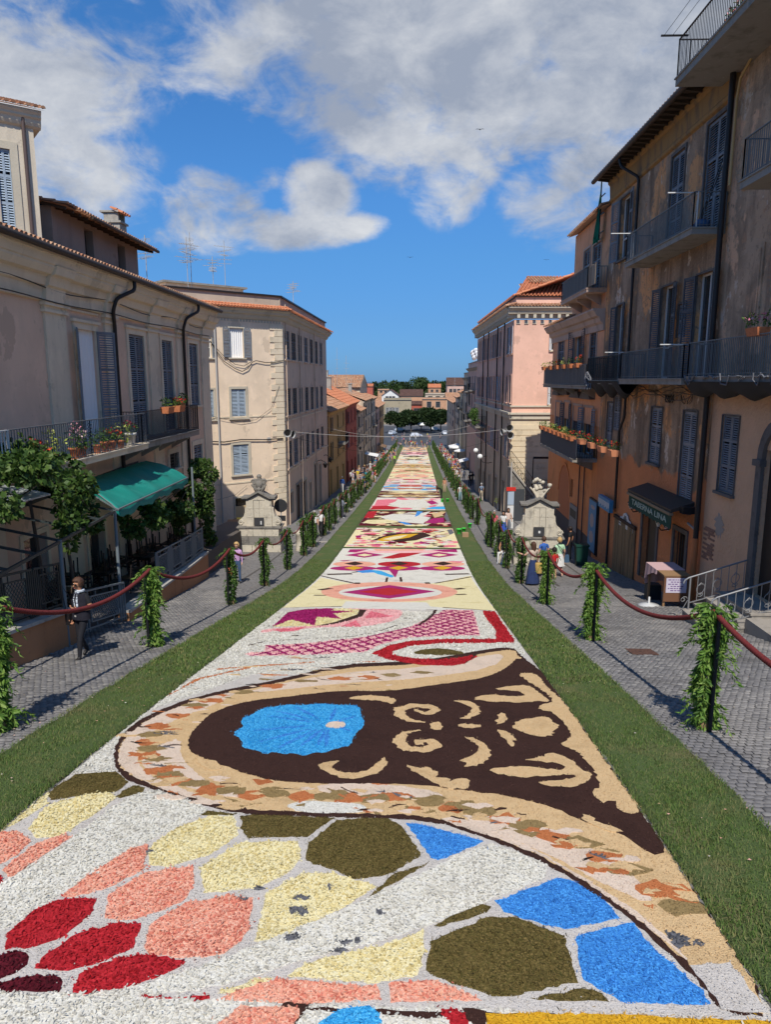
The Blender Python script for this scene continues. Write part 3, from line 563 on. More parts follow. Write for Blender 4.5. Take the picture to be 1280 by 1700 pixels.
for cx, top, bot in ((432,'salmon','magenta'), (648,'red','magenta'), (860,'salmon','magenta')):
 P2.px(ell(cx,165,105,13,20), top, e, K, 0); P2.px(ell(cx-5,186,112,11,20), bot, e, K, 0); q('gold', [(cx-50,184),(cx-3,175),(cx+45,183),(cx-5,194)]); q('brown', [(cx-50,163),(cx+3,153),(cx+45,163),(cx,172)])
q('cyan', [(500,192),(560,198),(625,224),(610,230),(540,212)]); q('blue', [(440,200),(510,192),(530,205),(470,208)]); q('magenta', [(600,194),(645,194),(630,230)]); q('lpink', [(410,100),(900,98),(880,110),(430,112)])
for cx in (480, 840): q('magenta', [(cx-95,122),(cx,107),(cx+95,121),(cx,134)]); q('cream', [(cx-35,122),(cx,115),(cx+40,121),(cx,128)])
q('magenta', [(400,108),(410,94),(500,93),(440,108)]); q('magenta', [(800,96),(925,94),(930,108),(860,106)]); q('red', [(560,137),(650,112),(760,110),(680,130),(620,139)]); q('salmon', [(520,92),(780,90),(760,100),(540,101)]); q('magenta', [(360,148),(440,144),(380,152)]); q('pink', [(880,150),(960,152),(940,160)])
P2.finish()
# ---- the pictures further down: mirrored ornament fields, each with its own colours
def far_picture(label, ya, yb, base, pal, n, seed, sym=True, extra=(), size=(.18,.6)):
 p = Picture('flower_carpet', label, ya, yb, base); rg = random.Random(seed)
 for k in range(n):
  r = rg.uniform(*size); x = rg.uniform(-HALF+.1, HALF-.1) if not sym else rg.uniform(.1, HALF-.1); y = rg.uniform(ya+r, yb-r); col = rg.choice(pal); el = rg.uniform(.4, 1.3)*(yb-ya)/9*r; rot = rg.uniform(-.5, .5); kind = rg.random()
  for sx in ((1, -1) if sym else (1,)):
   if kind < .6: pts = ell(x*sx, y, r, el, 9, rot*sx)
   elif kind < .8: pts = [(x*sx-r, y), (x*sx, y-el), (x*sx+r, y), (x*sx, y+el)]
   else: pts = [(x*sx + (rr*math.cos(t)), y + el/r*rr*math.sin(t)) for rr, t in [((r if i % 2 else r*.5), i*.628) for i in range(10)]]
   p.add(pts, col, 0, lvl=2 + k % 12)
 for col, pts in extra: p.px(pts, col, sm=0, lvl=14)
 p.finish()
z2 = lambda pts: [(540 + x/8, 800 + y/8) for x, y in pts]; z3 = lambda pts: [(700 + x/8, 800 + y/8) for x, y in pts]
far_picture('flower carpet picture with a golden bird shape among white, pink and maroon dabs', 38.6, 47.4, 'cream', ['white','white','white','lpink','darkred','pink','red','white','magenta','brown','pink'], 260, 3, False,
  [('brown', z2([(610,790),(740,740),(860,700),(1000,690),(1300,680),(1400,720),(1200,780),(960,800),(820,780)])), ('gold', z2([(680,790),(780,745),(1000,705),(1240,700),(1120,750),(900,785),(760,800)])), ('cream', z2([(760,775),(900,740),(1100,715),(1000,760),(860,785)])), ('grey', z3([(340,640),(400,630),(440,690),(370,705)])), ('magenta', z2([(400,720),(480,715),(470,745),(410,745)]))], (.12,.45))
far_picture('flower carpet picture with pale reclining figures, blue drapery and a red corner', 48.3, 58.6, 'darkred', ['cream','white','lpink','beige','pink','olive','cream','brown','red','white'], 130, 5, False,
  [('red', z2([(515,480),(570,400),(690,390),(640,480)])), ('cream', z2([(500,545),(560,510),(900,500),(980,540),(760,560),(620,560)])), ('white', z2([(720,470),(900,430),(1200,440),(1400,480),(1300,560),(1050,540),(800,500)])), ('blue', z2([(960,530),(1060,540),(1160,575),(1060,572)])), ('blue', z2([(1190,470),(1220,390),(1300,400),(1240,450)])), ('white', z2([(1230,475),(1270,420),(1400,390),(1330,450)])), ('magenta', z3([(30,545),(150,490),(290,480),(300,540),(180,560)])), ('beige', z3([(140,430),(260,390),(330,400),(250,460),(170,480)])), ('grey', z3([(300,470),(330,390),(370,520),(340,540)]))], (.15,.5))
far_picture('flower carpet picture of pink swirls with white drapery and a cyan corner', 59.4, 71.0, 'white', ['pink','lpink','white','lpink','beige','pink'], 90, 8, False,
  [('red', z2([(590,370),(640,325),(820,320),(990,345),(900,368)])), ('pink', z2([(650,320),(690,240),(960,235),(900,290),(820,318)])), ('white', z2([(840,300),(980,250),(1280,240),(1500,300),(1300,345),(1000,345)])), ('cyan', z3([(40,365),(150,335),(300,330),(318,368)])), ('magenta', z3([(60,270),(140,250),(220,290),(130,310)]))], (.2,.6))
specs = [('small flower carpet picture with two pale faces and maroon rim', 71.4, 78.6, 'darkred', ['cream','beige','white','cream','tanolive'], 26, 11), ('flower carpet picture with blue and orange ends over white', 79.0, 88.0, 'white', ['orange','red','cyan','lpink','cream','magenta'], 26, 12),
 ('flower carpet picture with red corners and pale medallion', 88.4, 97.0, 'lpink', ['red','white','cream','darkred','orange'], 26, 13), ('plain cream flower carpet picture with a dark centre bar', 97.4, 107.0, 'cream', ['sand','white','salmon','darkred'], 16, 14),
 ('cream flower carpet picture with a small red figure in the middle', 107.4, 119.0, 'cream', ['white','beige','salmon','tanolive'], 18, 15), ('flower carpet picture with brown blocks on beige', 119.4, 131.0, 'beige', ['brown','white','salmon','tanolive','gold'], 22, 16),
 ('white flower carpet picture with pink tile at the side', 131.4, 145.0, 'white', ['cream','brown','salmon','cream'], 16, 17), ('pale flower carpet picture with thin brown bands', 145.4, 158.0, 'cream', ['white','sand','brown'], 16, 18),
 ('dusky pink flower carpet picture near the far end', 158.4, 176.0, 'lpink', ['white','grey','pink','sand','brown'], 22, 19), ('brownish flower carpet picture, the last one before the square', 176.4, 199.0, 'beige', ['brown','white','grey','salmon'], 22, 20)]
for lb, ya, yb, base, pal, n, sd in specs: far_picture(lb, ya, yb, base, pal, n, sd, True, (), (.3, 1.1))
# ------------------------------------------------------------------ building kit
M_glass = mat('window_glass', (.018,.022,.026), .08, spec=.6); M_dark = mat('dark_interior', (.012,.011,.01), .9)
M_iron = mat('black_iron', (.018,.018,.02), .5, .2); M_iron_grey = mat('grey_painted_iron', (.15,.16,.165), .5, .1); M_zinc = mat('pale_pipe', (.42,.40,.37), .5); M_white_wood = mat('white_window_timber', (.62,.61,.58), .6)
M_pipe = mat('dark_metal_pipe', (.035,.030,.028), .45, .3); M_rust = mat('rusty_copper_gutter', (.06,.042,.033), .6, .2)
M_sh_blue = mat('blue_grey_shutter_paint', (.18,.195,.215), .65, layers=[((.13,.14,.16), (2,2,5), .5, .7, 4)]); M_sh_pale = mat('pale_blue_shutter_paint', (.33,.40,.47), .65, layers=[((.24,.3,.36), (2,2,5), .5, .7, 4)])
M_sh_dark = mat('dark_grey_shutter_paint', (.075,.08,.09), .65, layers=[((.05,.054,.06), (2,2,5), .5, .7, 4)]); M_sh_grey = mat('weathered_grey_shutter_paint', (.25,.25,.26), .7, layers=[((.17,.165,.165), (2,2,6), .5, .7, 4)]); M_sh_green = mat('green_shutter_paint', (.03,.06,.045), .65)
M_tile = mat('old_terracotta_tile', (.40,.19,.11), .9, island=[(.30,.15,.09), (.44,.22,.12), (.50,.30,.18), (.36,.15,.08)], layers=[((.28,.24,.17), (1.5,1.5,1.5), .55, .75, 6), ((.12,.1,.07), (5,5,5), .6, .8, 5)])
M_tile_new = mat('new_terracotta_tile', (.52,.19,.09), .85, island=[(.46,.15,.07), (.56,.22,.11), (.5,.18,.08)], layers=[((.34,.14,.08), (2,2,2), .55, .8, 5)])
M_terra = mat('terracotta_pot_clay', (.50,.17,.07), .85, layers=[((.36,.12,.05), (8,8,8), .5, .7, 4)]); M_concrete = mat('weathered_concrete', (.27,.25,.22), .9, layers=[((.16,.145,.125), (2,2,1), .5, .72, 6), ((.36,.34,.3), (5,5,3), .58, .8, 5)], bump=(18,.35,.02))
def wall_holes(mb, F, s0, s1, z0, z1, holes, depth=.22, o=0.0, mw=None, mr=None):
 ss = sorted({s0, s1, *[max(s0, min(s1, v)) for h in holes for v in h[:2]]}); zs = sorted({z0, z1, *[max(z0, min(z1, v)) for h in holes for v in h[2:]]})
 for i in range(len(ss)-1):
  for j in range(len(zs)-1):
   a, b, c, d = ss[i], ss[i+1], zs[j], zs[j+1]
   if b-a < 1e-5 or d-c < 1e-5: continue
   ms, mz = (a+b)/2, (c+d)/2
   if any(h[0] < ms < h[1] and h[2] < mz < h[3] for h in holes): continue
   mb.add([F.at(a,c,o), F.at(b,c,o), F.at(b,d,o), F.at(a,d,o)], [(0,1,2,3)])
 for (a, b, c, d) in holes:
  p = [F.at(a,c,o), F.at(b,c,o), F.at(b,d,o), F.at(a,d,o)]; q = [F.at(a,c,o-depth), F.at(b,c,o-depth), F.at(b,d,o-depth), F.at(a,d,o-depth)]
  mb.add(p+q, [(0,1,5,4), (1,2,6,5), (2,3,7,6), (3,0,4,7)])
def shell(mb, F, s0, s1, z0, z1, depth, front=True):
 """the other faces of a block behind facade F"""
 A, B = (s0, s1); o = -depth
 f = lambda a, z, o: F.at(a, z, o)
 if front: mb.add([f(A,z0,0), f(B,z0,0), f(B,z1,0), f(A,z1,0)], [(0,1,2,3)])
 mb.add([f(A,z0,0), f(A,z0,o), f(A,z1,o), f(A,z1,0)], [(0,1,2,3)]); mb.add([f(B,z0,0), f(B,z0,o), f(B,z1,o), f(B,z1,0)], [(0,1,2,3)])
 mb.add([f(A,z0,o), f(B,z0,o), f(B,z1,o), f(A,z1,o)], [(0,1,2,3)]); mb.add([f(A,z1,0), f(B,z1,0), f(B,z1,o), f(A,z1,o)], [(0,1,2,3)])
_SM = {}
def shutter_mesh(w, h, m, pitch=.06, solid=False):
 key = (round(w, 2), round(h, 1), m.name, pitch)
 if key in _SM: return _SM[key]
 w, h = key[0], key[1]; b = MB().mat(m); t = .035; st = min(.07, w*.16)
 b.box(0, st, 0, t, 0, h); b.box(w-st, w, 0, t, 0, h); nm = 2 if h < 1.9 else 3; zz = [0] + [h*(k+1)/nm for k in range(nm)]
 for k, z in enumerate(zz): z0 = 0 if k == 0 else z-.09 if k == nm else z-.045; b.box(st, w-st, .002, t-.002, z0, z0+.09)
 z = .1
 while z < h-.12:
  if all(abs(z-q) > .075 for q in zz): b.add([(st-.004, .004, z+.022), (w-st+.004, .004, z+.022), (w-st+.004, t-.004, z-.018), (st-.004, t-.004, z-.018), (st-.004, .010, z+.024), (w-st+.004, .010, z+.024)], [(0,1,2,3), (4,5,2,3)])
  z += pitch*1.25
 pass
 _SM[key] = b.mesh('shutter'); return _SM[key]
def window(par, F, r, m=None, style='closed', trim=None, pitch=.06, tw=.14, sill=True, dep=.22, ears=0.0, curtain=False, name='window', ang=4):
 """r = (s0, s1, z0, z1) opening. One part: surround and sill; its pane, frame and shutters are sub-parts"""
 s0, s1, z0, z1 = r; w = s1-s0; h = z1-z0; b = MB().mat(trim or M_concrete)
 if tw:
  b.fbox(F, s0-tw, s0, z0, z1+tw, -.02, .045); b.fbox(F, s1, s1+tw, z0, z1+tw, -.02, .045); b.fbox(F, s0, s1, z1, z1+tw, -.02, .045)
  if ears: b.fbox(F, s0-tw-ears, s1+tw+ears, z1+tw, z1+tw+.09, -.02, .1); b.fbox(F, s0-tw-.05, s1+tw+.05, z1+tw+.3, z1+tw+.36, -.02, .06)
 if sill: b.fbox(F, s0-tw-.04, s1+tw+.04, z0-.09, z0-.004, -.02, .12)
 b.fbox(F, s0+.002, s1-.002, z1-.06, z1-.002, -dep+.03, -dep+.06)
 p = b.build(name, par)
 g = MB().mat(M_glass); g.add([F.at(s0,z0,-dep+.012), F.at(s1,z0,-dep+.012), F.at(s1,z1,-dep+.012), F.at(s0,z1,-dep+.012)], [(0,1,2,3)]); g.build('pane', p)
 if style != 'closed':
  fr = MB().mat(M_white_wood); e = .06
  for a in (s0, (s0+s1)/2-e/2, s1-e): fr.fbox(F, a+.001, a+e, z0+.001, z1-.001, -dep+.02, -dep+.07)
  for z in (z0, z0+h*.33, z1-e): fr.fbox(F, s0+e, s1-e, z+.001, z+e, -dep+.02, -dep+.066)
  fr.build('frame', p)
 if curtain:
  cu = MB().mat(mat('lace_curtain', (.8,.78,.75), .9)); n = 24
  for k in range(n):
   a = s0+w*k/n; c2 = s0+w*(k+1)/n; o1 = -dep+.13+.03*math.sin(k*1.7); o2 = -dep+.13+.03*math.sin((k+1)*1.7); cu.add([F.at(a,z0,o1), F.at(c2,z0,o2), F.at(c2,z1,o2), F.at(a,z1,o1)], [(0,1,2,3)])
  cu.build('curtain', p)
 if m is not None:
  sw = w/2; me = shutter_mesh(sw-.004, h-.02, m, pitch)
  if style == 'closed':
   link('shutter', me, p, F.M(s0, z0+.01, -.06)); link('shutter', me, p, F.M(s0+sw, z0+.01, -.06))
  else:   # folded back against the wall, standing a little off it
   for s, sg in ((s0, -1), (s1, 1)):
    a = R(ang if style == 'open' else (22, 30)[sg > 0])
    M = F.M(s + sg*.01, z0+.01, .055);
    if sg > 0: M = M @ Matrix.Rotation(a, 4, 'Z')
    else: M = M @ Matrix.Rotation(-a, 4, 'Z') @ Matrix.Translation((-(sw-.004), 0, 0))
    link('shutter', me, p, M)
 return p
def tile_roof(mb, p0, p1, up, m, pitch=.22, course=.42, jit=.012, over=.0, seg=4):
 """barrel tiles on the plane from eave p0-p1 up the slope vector"""
 p0, p1, up = Vector(p0), Vector(p1), Vector(up); L = (p1-p0).length; a = (p1-p0)/L; S = up.length; u = up/S; n = a.cross(u); n = n if n.z > 0 else -n
 mb.mat(m); mb.add([p0 - n*.03, p1 - n*.03, p1+up - n*.03, p0+up - n*.03], [(0,1,2,3)])
 nc = max(1, int(L/pitch)); nr = max(1, int(S/course)); r = pitch*.36
 for i in range(nc):
  c = p0 + a*((i+.5)*L/nc)
  for j in range(nr):
   j0 = rnd.uniform(-jit, jit); b0 = c + u*(j*S/nr - .04) + a*j0; b1 = c + u*((j+1)*S/nr) + a*rnd.uniform(-jit, jit); vs = []
   for q, lift, k in ((b0, .035, 1.08), (b1, .0, .9)):
    for t in range(seg+1): w = math.pi*t/seg; vs.append(q + a*math.cos(w)*r*k + n*(math.sin(w)*r*k + lift))
   mb.add(vs, [(t, t+1, seg+1+t+1, seg+1+t) for t in range(seg)] + [tuple(range(seg+1))], False)
def railing(mb, pts, h, pitch=.11, r=.011, m=None, top=.034, mid=None, posts=True, curve=False):
 mb.mat(m or M_iron); pts = [Vector(p) for p in pts]; Z = Vector((0,0,1))
 for a, b in zip(pts[:-1], pts[1:]):
  mb.bar(a + Z*h, b + Z*h, top*1.4, top*.7); mb.bar(a + Z*.07, b + Z*.07, top*.7, top*.5); n = max(1, int((b-a).length/pitch))
  if mid: mb.bar(a + Z*mid, b + Z*mid, top*.5)
  for k in range(n+1):
   q = a + (b-a)*(k/n); big = posts and k in (0, n)
   mb.bar(q + Z*.0, q + Z*h, r*2 if not big else r*4)
 return mb
def balcony(par, F, a0, a1, z, dep=1.1, th=.14, h=1.0, m=None, pitch=.11, mslab=None, ends=(True, True), brackets=3, rail=True, mb_extra=None):
 b = MB().mat(mslab or M_concrete); b.fbox(F, a0, a1, z-th, z, 0, dep); b.fbox(F, a0-.03, a1+.03, z-.004, z+.035, 0.0, dep+.04)
 for k in range(brackets):
  s = a0 + (a1-a0)*(k+.5)/brackets; p = [F.at(s-.08, z-th, 0), F.at(s-.08, z-th, dep*.8), F.at(s-.08, z-th-.12, dep*.75), F.at(s-.08, z-th-.5, .0)]; b.prism(p, F.d*.16)
 p = b.build('balcony', par)
 if rail:
  pts = ([F.at(a0+.03, z+.03, .02)] if ends[0] else []) + [F.at(a0+.03, z+.03, dep-.03), F.at(a1-.03, z+.03, dep-.03)] + ([F.at(a1-.03, z+.03, .02)] if ends[1] else [])
  railing(MB(), pts, h, pitch, .0075, m).build('railing', p)
 return p
def cornice(mb, F, s0, s1, ztop, prof):
 """prof: list of (drop, out); extruded along the wall"""
 P = [(ztop-d, o) for d, o in prof]; vs = [];
 for s in (s0, s1): vs += [F.at(s, z, o) for z, o in P] + [F.at(s, P[-1][0], -.01), F.at(s, P[0][0], -.01)]
 n = len(P)+2; mb.add(vs, [(i, (i+1) % n, n+(i+1) % n, n+i) for i in range(n)] + [tuple(range(n))[::-1], tuple(range(n, 2*n))])
def downpipe(par, pts, r=.06, m=None, n=8):
 P = [Vector(p) for p in pts]; Q = [P[0]]
 for i in range(1, len(P)-1):
  a = (P[i-1]-P[i]).normalized(); b = (P[i+1]-P[i]).normalized(); d = min(.12, (P[i-1]-P[i]).length*.4, (P[i+1]-P[i]).length*.4); Q += [P[i]+a*d, P[i]+(a+b)*d*.28, P[i]+b*d]
 Q.append(P[-1]); return MB().mat(m or M_pipe).tube(Q, r, n).build('downpipe', par)
def antenna(x, y, z, h, label, seed=0, n=5):
 t = thing('tv_antenna', label, 'antenna', (x, y, z), 'rooftop antennas'); rg = random.Random(seed); b = MB().mat(M_zinc); b.tube([(x,y,z-.3), (x,y,z+h)], .022, 5); b.build('mast', t); a = MB().mat(M_zinc)
 for k in range(n):
  zz = z + h*(.45 + .5*k/n); L = rg.uniform(.35, .8); th = rg.uniform(0, 3.1); dx, dy = math.cos(th), math.sin(th); a.bar((x-dx*L, y-dy*L, zz), (x+dx*L, y+dy*L, zz), .02)
  for q in range(-3, 4): w = .28-.03*abs(q); a.bar((x+dx*L*q/3+dy*w, y+dy*L*q/3-dx*w, zz+.01), (x+dx*L*q/3-dy*w, y+dy*L*q/3+dx*w, zz+.01), .012)
 a.build('aerial', t); return t
# leaves: small folded quads scattered on points
M_leaf = mat('green_leaf', (.065,.13,.025), .55, island=[(.025,.065,.012), (.055,.12,.02), (.09,.17,.03), (.16,.25,.06)], trans=(.1,.2,.03)); M_fern = mat('fern_leaf', (.12,.23,.04), .55, island=[(.05,.11,.015), (.10,.20,.03), (.16,.28,.045), (.26,.36,.08)], trans=(.18,.3,.04))
M_dleaf = mat('dark_tree_leaf', (.03,.055,.014), .7, island=[(.015,.03,.008), (.03,.055,.014), (.045,.075,.02)], trans=(.05,.09,.02)); M_bark = mat('bark', (.10,.075,.055), .9, bump=(15,.6,.03))
def leaves_np(P, N, size, asp=.6, droop=0.0, rg=None):
 """P points, N outward directions; returns V, F of folded leaves"""
 rg = rg or rng; n = len(P); sz = size*rg.uniform(.6, 1.3, n); d = N + rg.normal(0, .55, (n, 3)); d[:,2] -= droop; d /= np.linalg.norm(d, axis=1)[:,None]+1e-9
 r = rg.normal(0, 1, (n, 3)); s = np.cross(d, r); s /= np.linalg.norm(s, axis=1)[:,None]+1e-9; u = np.cross(s, d); L = d*sz[:,None]; W = s*(sz*asp/2)[:,None]; U = u*(sz*.12)[:,None]
 V = np.stack([P, P+L*.45+W+U, P+L, P+L*.45-W+U], 1).reshape(-1, 3); F = (np.arange(n)[:,None,None]*4 + np.array([(0,1,2),(0,2,3)])[None]).reshape(-1, 3); return V, F
def leaf_cloud(name, blobs, n, size, m, parent=None, seed=0, droop=.3, surf=.55, asp=.6):
 """blobs: (centre, (rx,ry,rz)); leaves crowd near each blob's skin with gaps between clumps"""
 rg = np.random.default_rng(seed); wts = np.array([b[1][0]*b[1][1] + b[1][1]*b[1][2] + b[1][0]*b[1][2] for b in blobs]); idx = rg.choice(len(blobs), n, p=wts/wts.sum())
 cs = np.array([b[0] for b in blobs])[idx]; rs = np.array([b[1] for b in blobs])[idx]; d = rg.normal(0, 1, (n, 3)); d /= np.linalg.norm(d, axis=1)[:,None]
 rad = rg.uniform(surf, 1.04, n)**.6; P = cs + d*rs*rad[:,None]; V, F = leaves_np(P, d, size, asp, droop, rg); me = np_mesh(name, V, F, m); return link(name, me, parent)
# ------------------------------------------------------------------ the beige house on the left, with its terrace
LF = Facade(-9.8, 36, -1.0, 1)
M_villa = plaster("beige_rose_plaster", (.74,.52,.37), .5, (.54,.39,.28)); M_villa_trim = plaster('pale_stone_trim', (.74,.62,.45), .5, (.52,.43,.31)); M_cream_trim = plaster('cream_moulding', (.54,.48,.37), .4, (.38,.33,.25))
def villa():
 F = LF; V = thing('town_house', 'long beige two-storey house with pilasters and flowered balcony above the terrace', 'house', F.at(-12, gz1(29)))
 zt = F.uv(200, 454, .76)[1]; sL = -33.0; sR = F.uv(347, 700)[0]
 zb = F.uv(160, 742)[1]          # balcony floor
 W1 = F.rect(131, 162, 549, 700); W2 = F.rect(216, 241, 557, 690); W3 = F.rect(270, 287, 566, 690); W4 = F.rect(314, 328, 571, 652)
 z1 = zb + .05; ztop = (W1[3]+W2[3])/2
 wins = [(W1[0], W1[1], z1, W1[3]), (W2[0], W2[1], z1, W2[3]), (W3[0], W3[1], z1, W3[3]), (W4[0], W4[1], z1+.9, W4[3])]
 L1 = F.rect(321, 335, 738, 768); L2 = F.rect(281, 296, 752, 778); zl = (L1[2], L1[3])
 D0 = F.uv(60, 930)[0]
 low = [L1, L2, (D0-.6, D0+.6, gz1(20)+.1, gz1(20)+2.6), (D0+3.2, D0+4.4, gz1(23)+.2, gz1(23)+2.5), (D0-4.5, D0-3.3, zb-2.4, zb-1)]
 left = [(-28.5, -27.3, z1, ztop), (-32.0, -30.8, z1, ztop)]
 b = MB().mat(M_villa); wall_holes(b, F, sL, sR, gz1(45)-1, zt, wins + low + left, .25); shell(b, F, sL, sR, gz1(45)-1, zt-.1, 10, False); b.build('wall', V)
 window(V, F, wins[0], M_sh_blue, 'ajar', M_villa_trim, .06, .2, False, ears=.1, curtain=True); window(V, F, wins[1], M_sh_blue, 'closed', M_villa_trim, .06, .2, False, ears=.1)
 window(V, F, wins[2], M_sh_blue, 'closed', M_villa_trim, .06, .2, False, ears=.1); window(V, F, wins[3], M_sh_blue, 'closed', M_villa_trim, .06, .2, True, ears=.1)
 for w in left: window(V, F, w, M_sh_blue, 'closed', M_villa_trim, .06, .2, False, ears=.1)
 window(V, F, L1, M_sh_blue, 'closed', M_villa_trim, .07, .22); w = window(V, F, L2, None, 'closed', M_villa_trim, tw=.22)
 g = MB().mat(M_iron)
 for k in range(1, 6): a = L2[0] + (L2[1]-L2[0])*k/6; g.bar(F.at(a, L2[2], .0), F.at(a, L2[3], .0), .02)
 for k in range(1, 5): z = L2[2] + (L2[3]-L2[2])*k/5; g.bar(F.at(L2[0], z, .01), F.at(L2[1], z, .01), .02)
 g.build('window_bars', w)
 for r in low[2:]: window(V, F, r, None, 'closed', M_villa_trim, tw=.15, sill=False, name='door')
 # pilasters with capitals
 capz = F.uv(95, 506)[1]
 for (xl, xr) in ((77, 111), (175, 191), (246, 262), (293, 303), (333, 345), (-60, -24)):
  a, c, _, _ = F.rect(xl, xr, 560, 640); p = MB().mat(M_villa_trim); p.fbox(F, a, c, gz1(45), capz-.28, -.02, .07); p.fbox(F, a-.1, c+.1, capz-.28, capz-.2, -.02, .13); p.fbox(F, a-.05, c+.05, capz-.2, capz-.1, -.02, .1); p.fbox(F, a-.14, c+.14, capz-.1, capz, -.02, .18)
  p.fbox(F, a, c, capz, zt-1.25, -.02, .07); p.build('pilaster', V)
 # cornice in steps with breaks above the pilasters
 c = MB().mat(M_villa_trim); cornice(c, F, sL, sR+.25, zt, [(.0,.64), (.13,.64), (.14,.6), (.2,.58), (.34,.54), (.36,.5), (.42,.5), (.58,.4), (.62,.26), (.72,.24), (.86,.2), (.9,.12), (1.02,.1), (1.25,.09), (1.27,.0)]); c.build('cornice', V)
 for xl in (77, 175, 246, 293, 333):
  a, e, _, _ = F.rect(xl, xl+26 if xl < 100 else xl+15, 560, 640); c = MB().mat(M_villa_trim); cornice(c, F, a-.1, e+.1, zt-.36, [(.0,.58), (.06,.55), (.22,.5), (.26,.38), (.36,.34), (.5,.3), (.54,.22), (.9,.19), (.92,.0)]); c.build('cornice_block', V)
 # roof tiles and gutter
 r = MB(); tile_roof(r, F.at(sL, zt+.06, .66), F.at(sR+.3, zt+.06, .66), F.n*-5.2 + Vector((0,0,1.75)), M_tile); r.build('roof', V)
 MB().mat(M_rust).tube([F.at(sL, zt+.0, .76), F.at(-20, zt-.01, .76), F.at(sR+.35, zt-.02, .76)], .095, 8).build('gutter', V)
 for x, yt in ((188, 470), (302, 505)):
  s = F.uv(x, 620)[0]; downpipe(V, [F.at(s+.5, zt-.05, .74), F.at(s+.5, zt-.38, .74), F.at(s-.35, zt-.75, .42), F.at(s-.4, zt-1.15, .3), F.at(s, zt-1.55, .16), F.at(s, gz1(45), .14)], .065, M_pipe)
 for k, (za, sag) in enumerate(((F.uv(10, 486)[1], .1), (F.uv(10, 462)[1], .25))):
  pts = [F.at(sL + (sR-sL)*i/40, za + sag*.3*math.sin(i*.8), .2) for i in range(41)]; MB().mat(M_pipe).tube(pts, .018, 4).build('wall_cable', V)
 # balcony: pale slab and pale rail, then a second darker one
 s1 = F.uv(245, 720, 1.25)[0]; s2 = F.uv(332, 703, 1.0)[0]
 p = balcony(V, F, -34, s1, zb, 1.25, .16, 1.0, M_iron_grey, .115, M_villa_trim, (True, True), 0, rail=False)
 rl = MB(); railing(rl, [F.at(F.uv(14, 720, 1.2)[0], zb+.03, 1.2), F.at(F.uv(150, 720, 1.2)[0], zb+.03, 1.2), F.at(F.uv(236, 720, 1.2)[0], zb+.03, 1.2), F.at(s1-.03, zb+.03, 1.2)], 1.0, .115, .007, M_iron_grey)
 railing(rl, [F.at(-34, zb+.03, 1.2), F.at(F.uv(14, 720, 1.2)[0]-.05, zb+.03, 1.2)], 1.0, .13, m=mat('white_painted_iron', (.6,.6,.58), .5)); rl.build('railing', p)
 p = balcony(V, F, s1+.06, s2, zb-.02, .95, .2, 1.05, M_iron, .1, M_concrete, (True, True), 4)
 sc_ = MB().mat(M_iron_grey)
 for x in (148, 238, 246, 291, 327):     # scrolled panels in the rail
  s = F.uv(x, 715, 1.2)[0]; o = 1.21 if x < 242 else .93
  for k in range(4): sc_.tube([F.at(s + .13*math.sin(t*1.6), zb+.15+.2*k+.2*t/4, o) for t in range(5)], .012, 4); sc_.tube([F.at(s - .13*math.sin(t*1.6), zb+.15+.2*k+.2*t/4, o) for t in range(5)], .012, 4)
 sc_.build('scroll_panel', p)
 # tower block rising behind the roof
 T = Facade(-11.2, 23.4, 51, 1); tt = T.uv(60, 212)[1]; b = MB().mat(plaster('cream_tower_plaster', (.62,.54,.42), .4)); sw = (T.uv(-3, 300)[0], T.uv(20, 300)[0], T.uv(10, 383)[1], T.uv(10, 248)[1])
 wall_holes(b, T, -9, 0, zt-.6, tt, [sw], .2); shell(b, T, -9, 0, zt-.6, tt, 6, False); tw = b.build('tower', V)
 c = MB().mat(M_cream_trim); cornice(c, T, -9, .22, tt+.42, [(0,.26), (.06,.26), (.14,.2), (.2,.2), (.26,.14), (.36,.12), (.44,.08), (.5,.0)]); c.fbox(T, .002, .22, tt-.05, tt+.42, -6, -.01); c.build('cornice', tw)
 r = MB(); tile_roof(r, T.at(-9, tt+.45, .34), T.at(.35, tt+.45, .34), T.n*-3 + Vector((0,0,1.0)), M_tile, .2, .4); r.build('roof', tw)
 window(V, T, sw, M_sh_pale, 'closed', M_cream_trim, .06, .22, True); s = T.uv(45, 300)[0]
 downpipe(V, [T.at(s, tt+.3, .1), T.at(s, zt+.0, .1)], .06, mat('brown_pipe', (.10,.07,.06), .5))
 # dormer with its tiled roof and two dark openings
 G = Facade(F.at(0, 0, -2.2).x, F.at(0, 0, -2.2).y, -1.0, 1); a = G.uv(87, 380)[0]; e = G.uv(228, 420)[0]; dz = G.uv(150, 374)[1]; zl = zt+.4
 d1 = G.rect(141, 155, 382, 428); d2 = G.rect(196, 208, 405, 445); h = d1[3]; b = MB().mat(plaster('grey_rose_plaster', (.34,.27,.22), .6)); hs = [(d1[0], d1[1], zl+.3, h), (d2[0], d2[1], zl+.3, h)]
 wall_holes(b, G, a, e, zl-1, dz, hs, .3); shell(b, G, a, e, zl-1, dz, 4, False); dm = b.build('dormer', V)
 for q in hs: MB().mat(M_dark).add([G.at(q[0],q[2],-.29), G.at(q[1],q[2],-.29), G.at(q[1],q[3],-.29), G.at(q[0],q[3],-.29)], [(0,1,2,3)]).build('dark_opening', dm)
 r = MB(); tile_roof(r, G.at(a-.4, dz-.05, .7), G.at(e+.5, dz-.05, .7), G.n*-4 + Vector((0,0,.75)), M_tile, .22, .42)
 r.mat(mat('old_wood', (.07,.05,.035), .9)); n = 16
 for k in range(n): s = a - .2 + (e-a+.5)*k/(n-1); r.bar(G.at(s, dz-.14, .62), G.at(s, dz+.04, -.2), .07, .09)
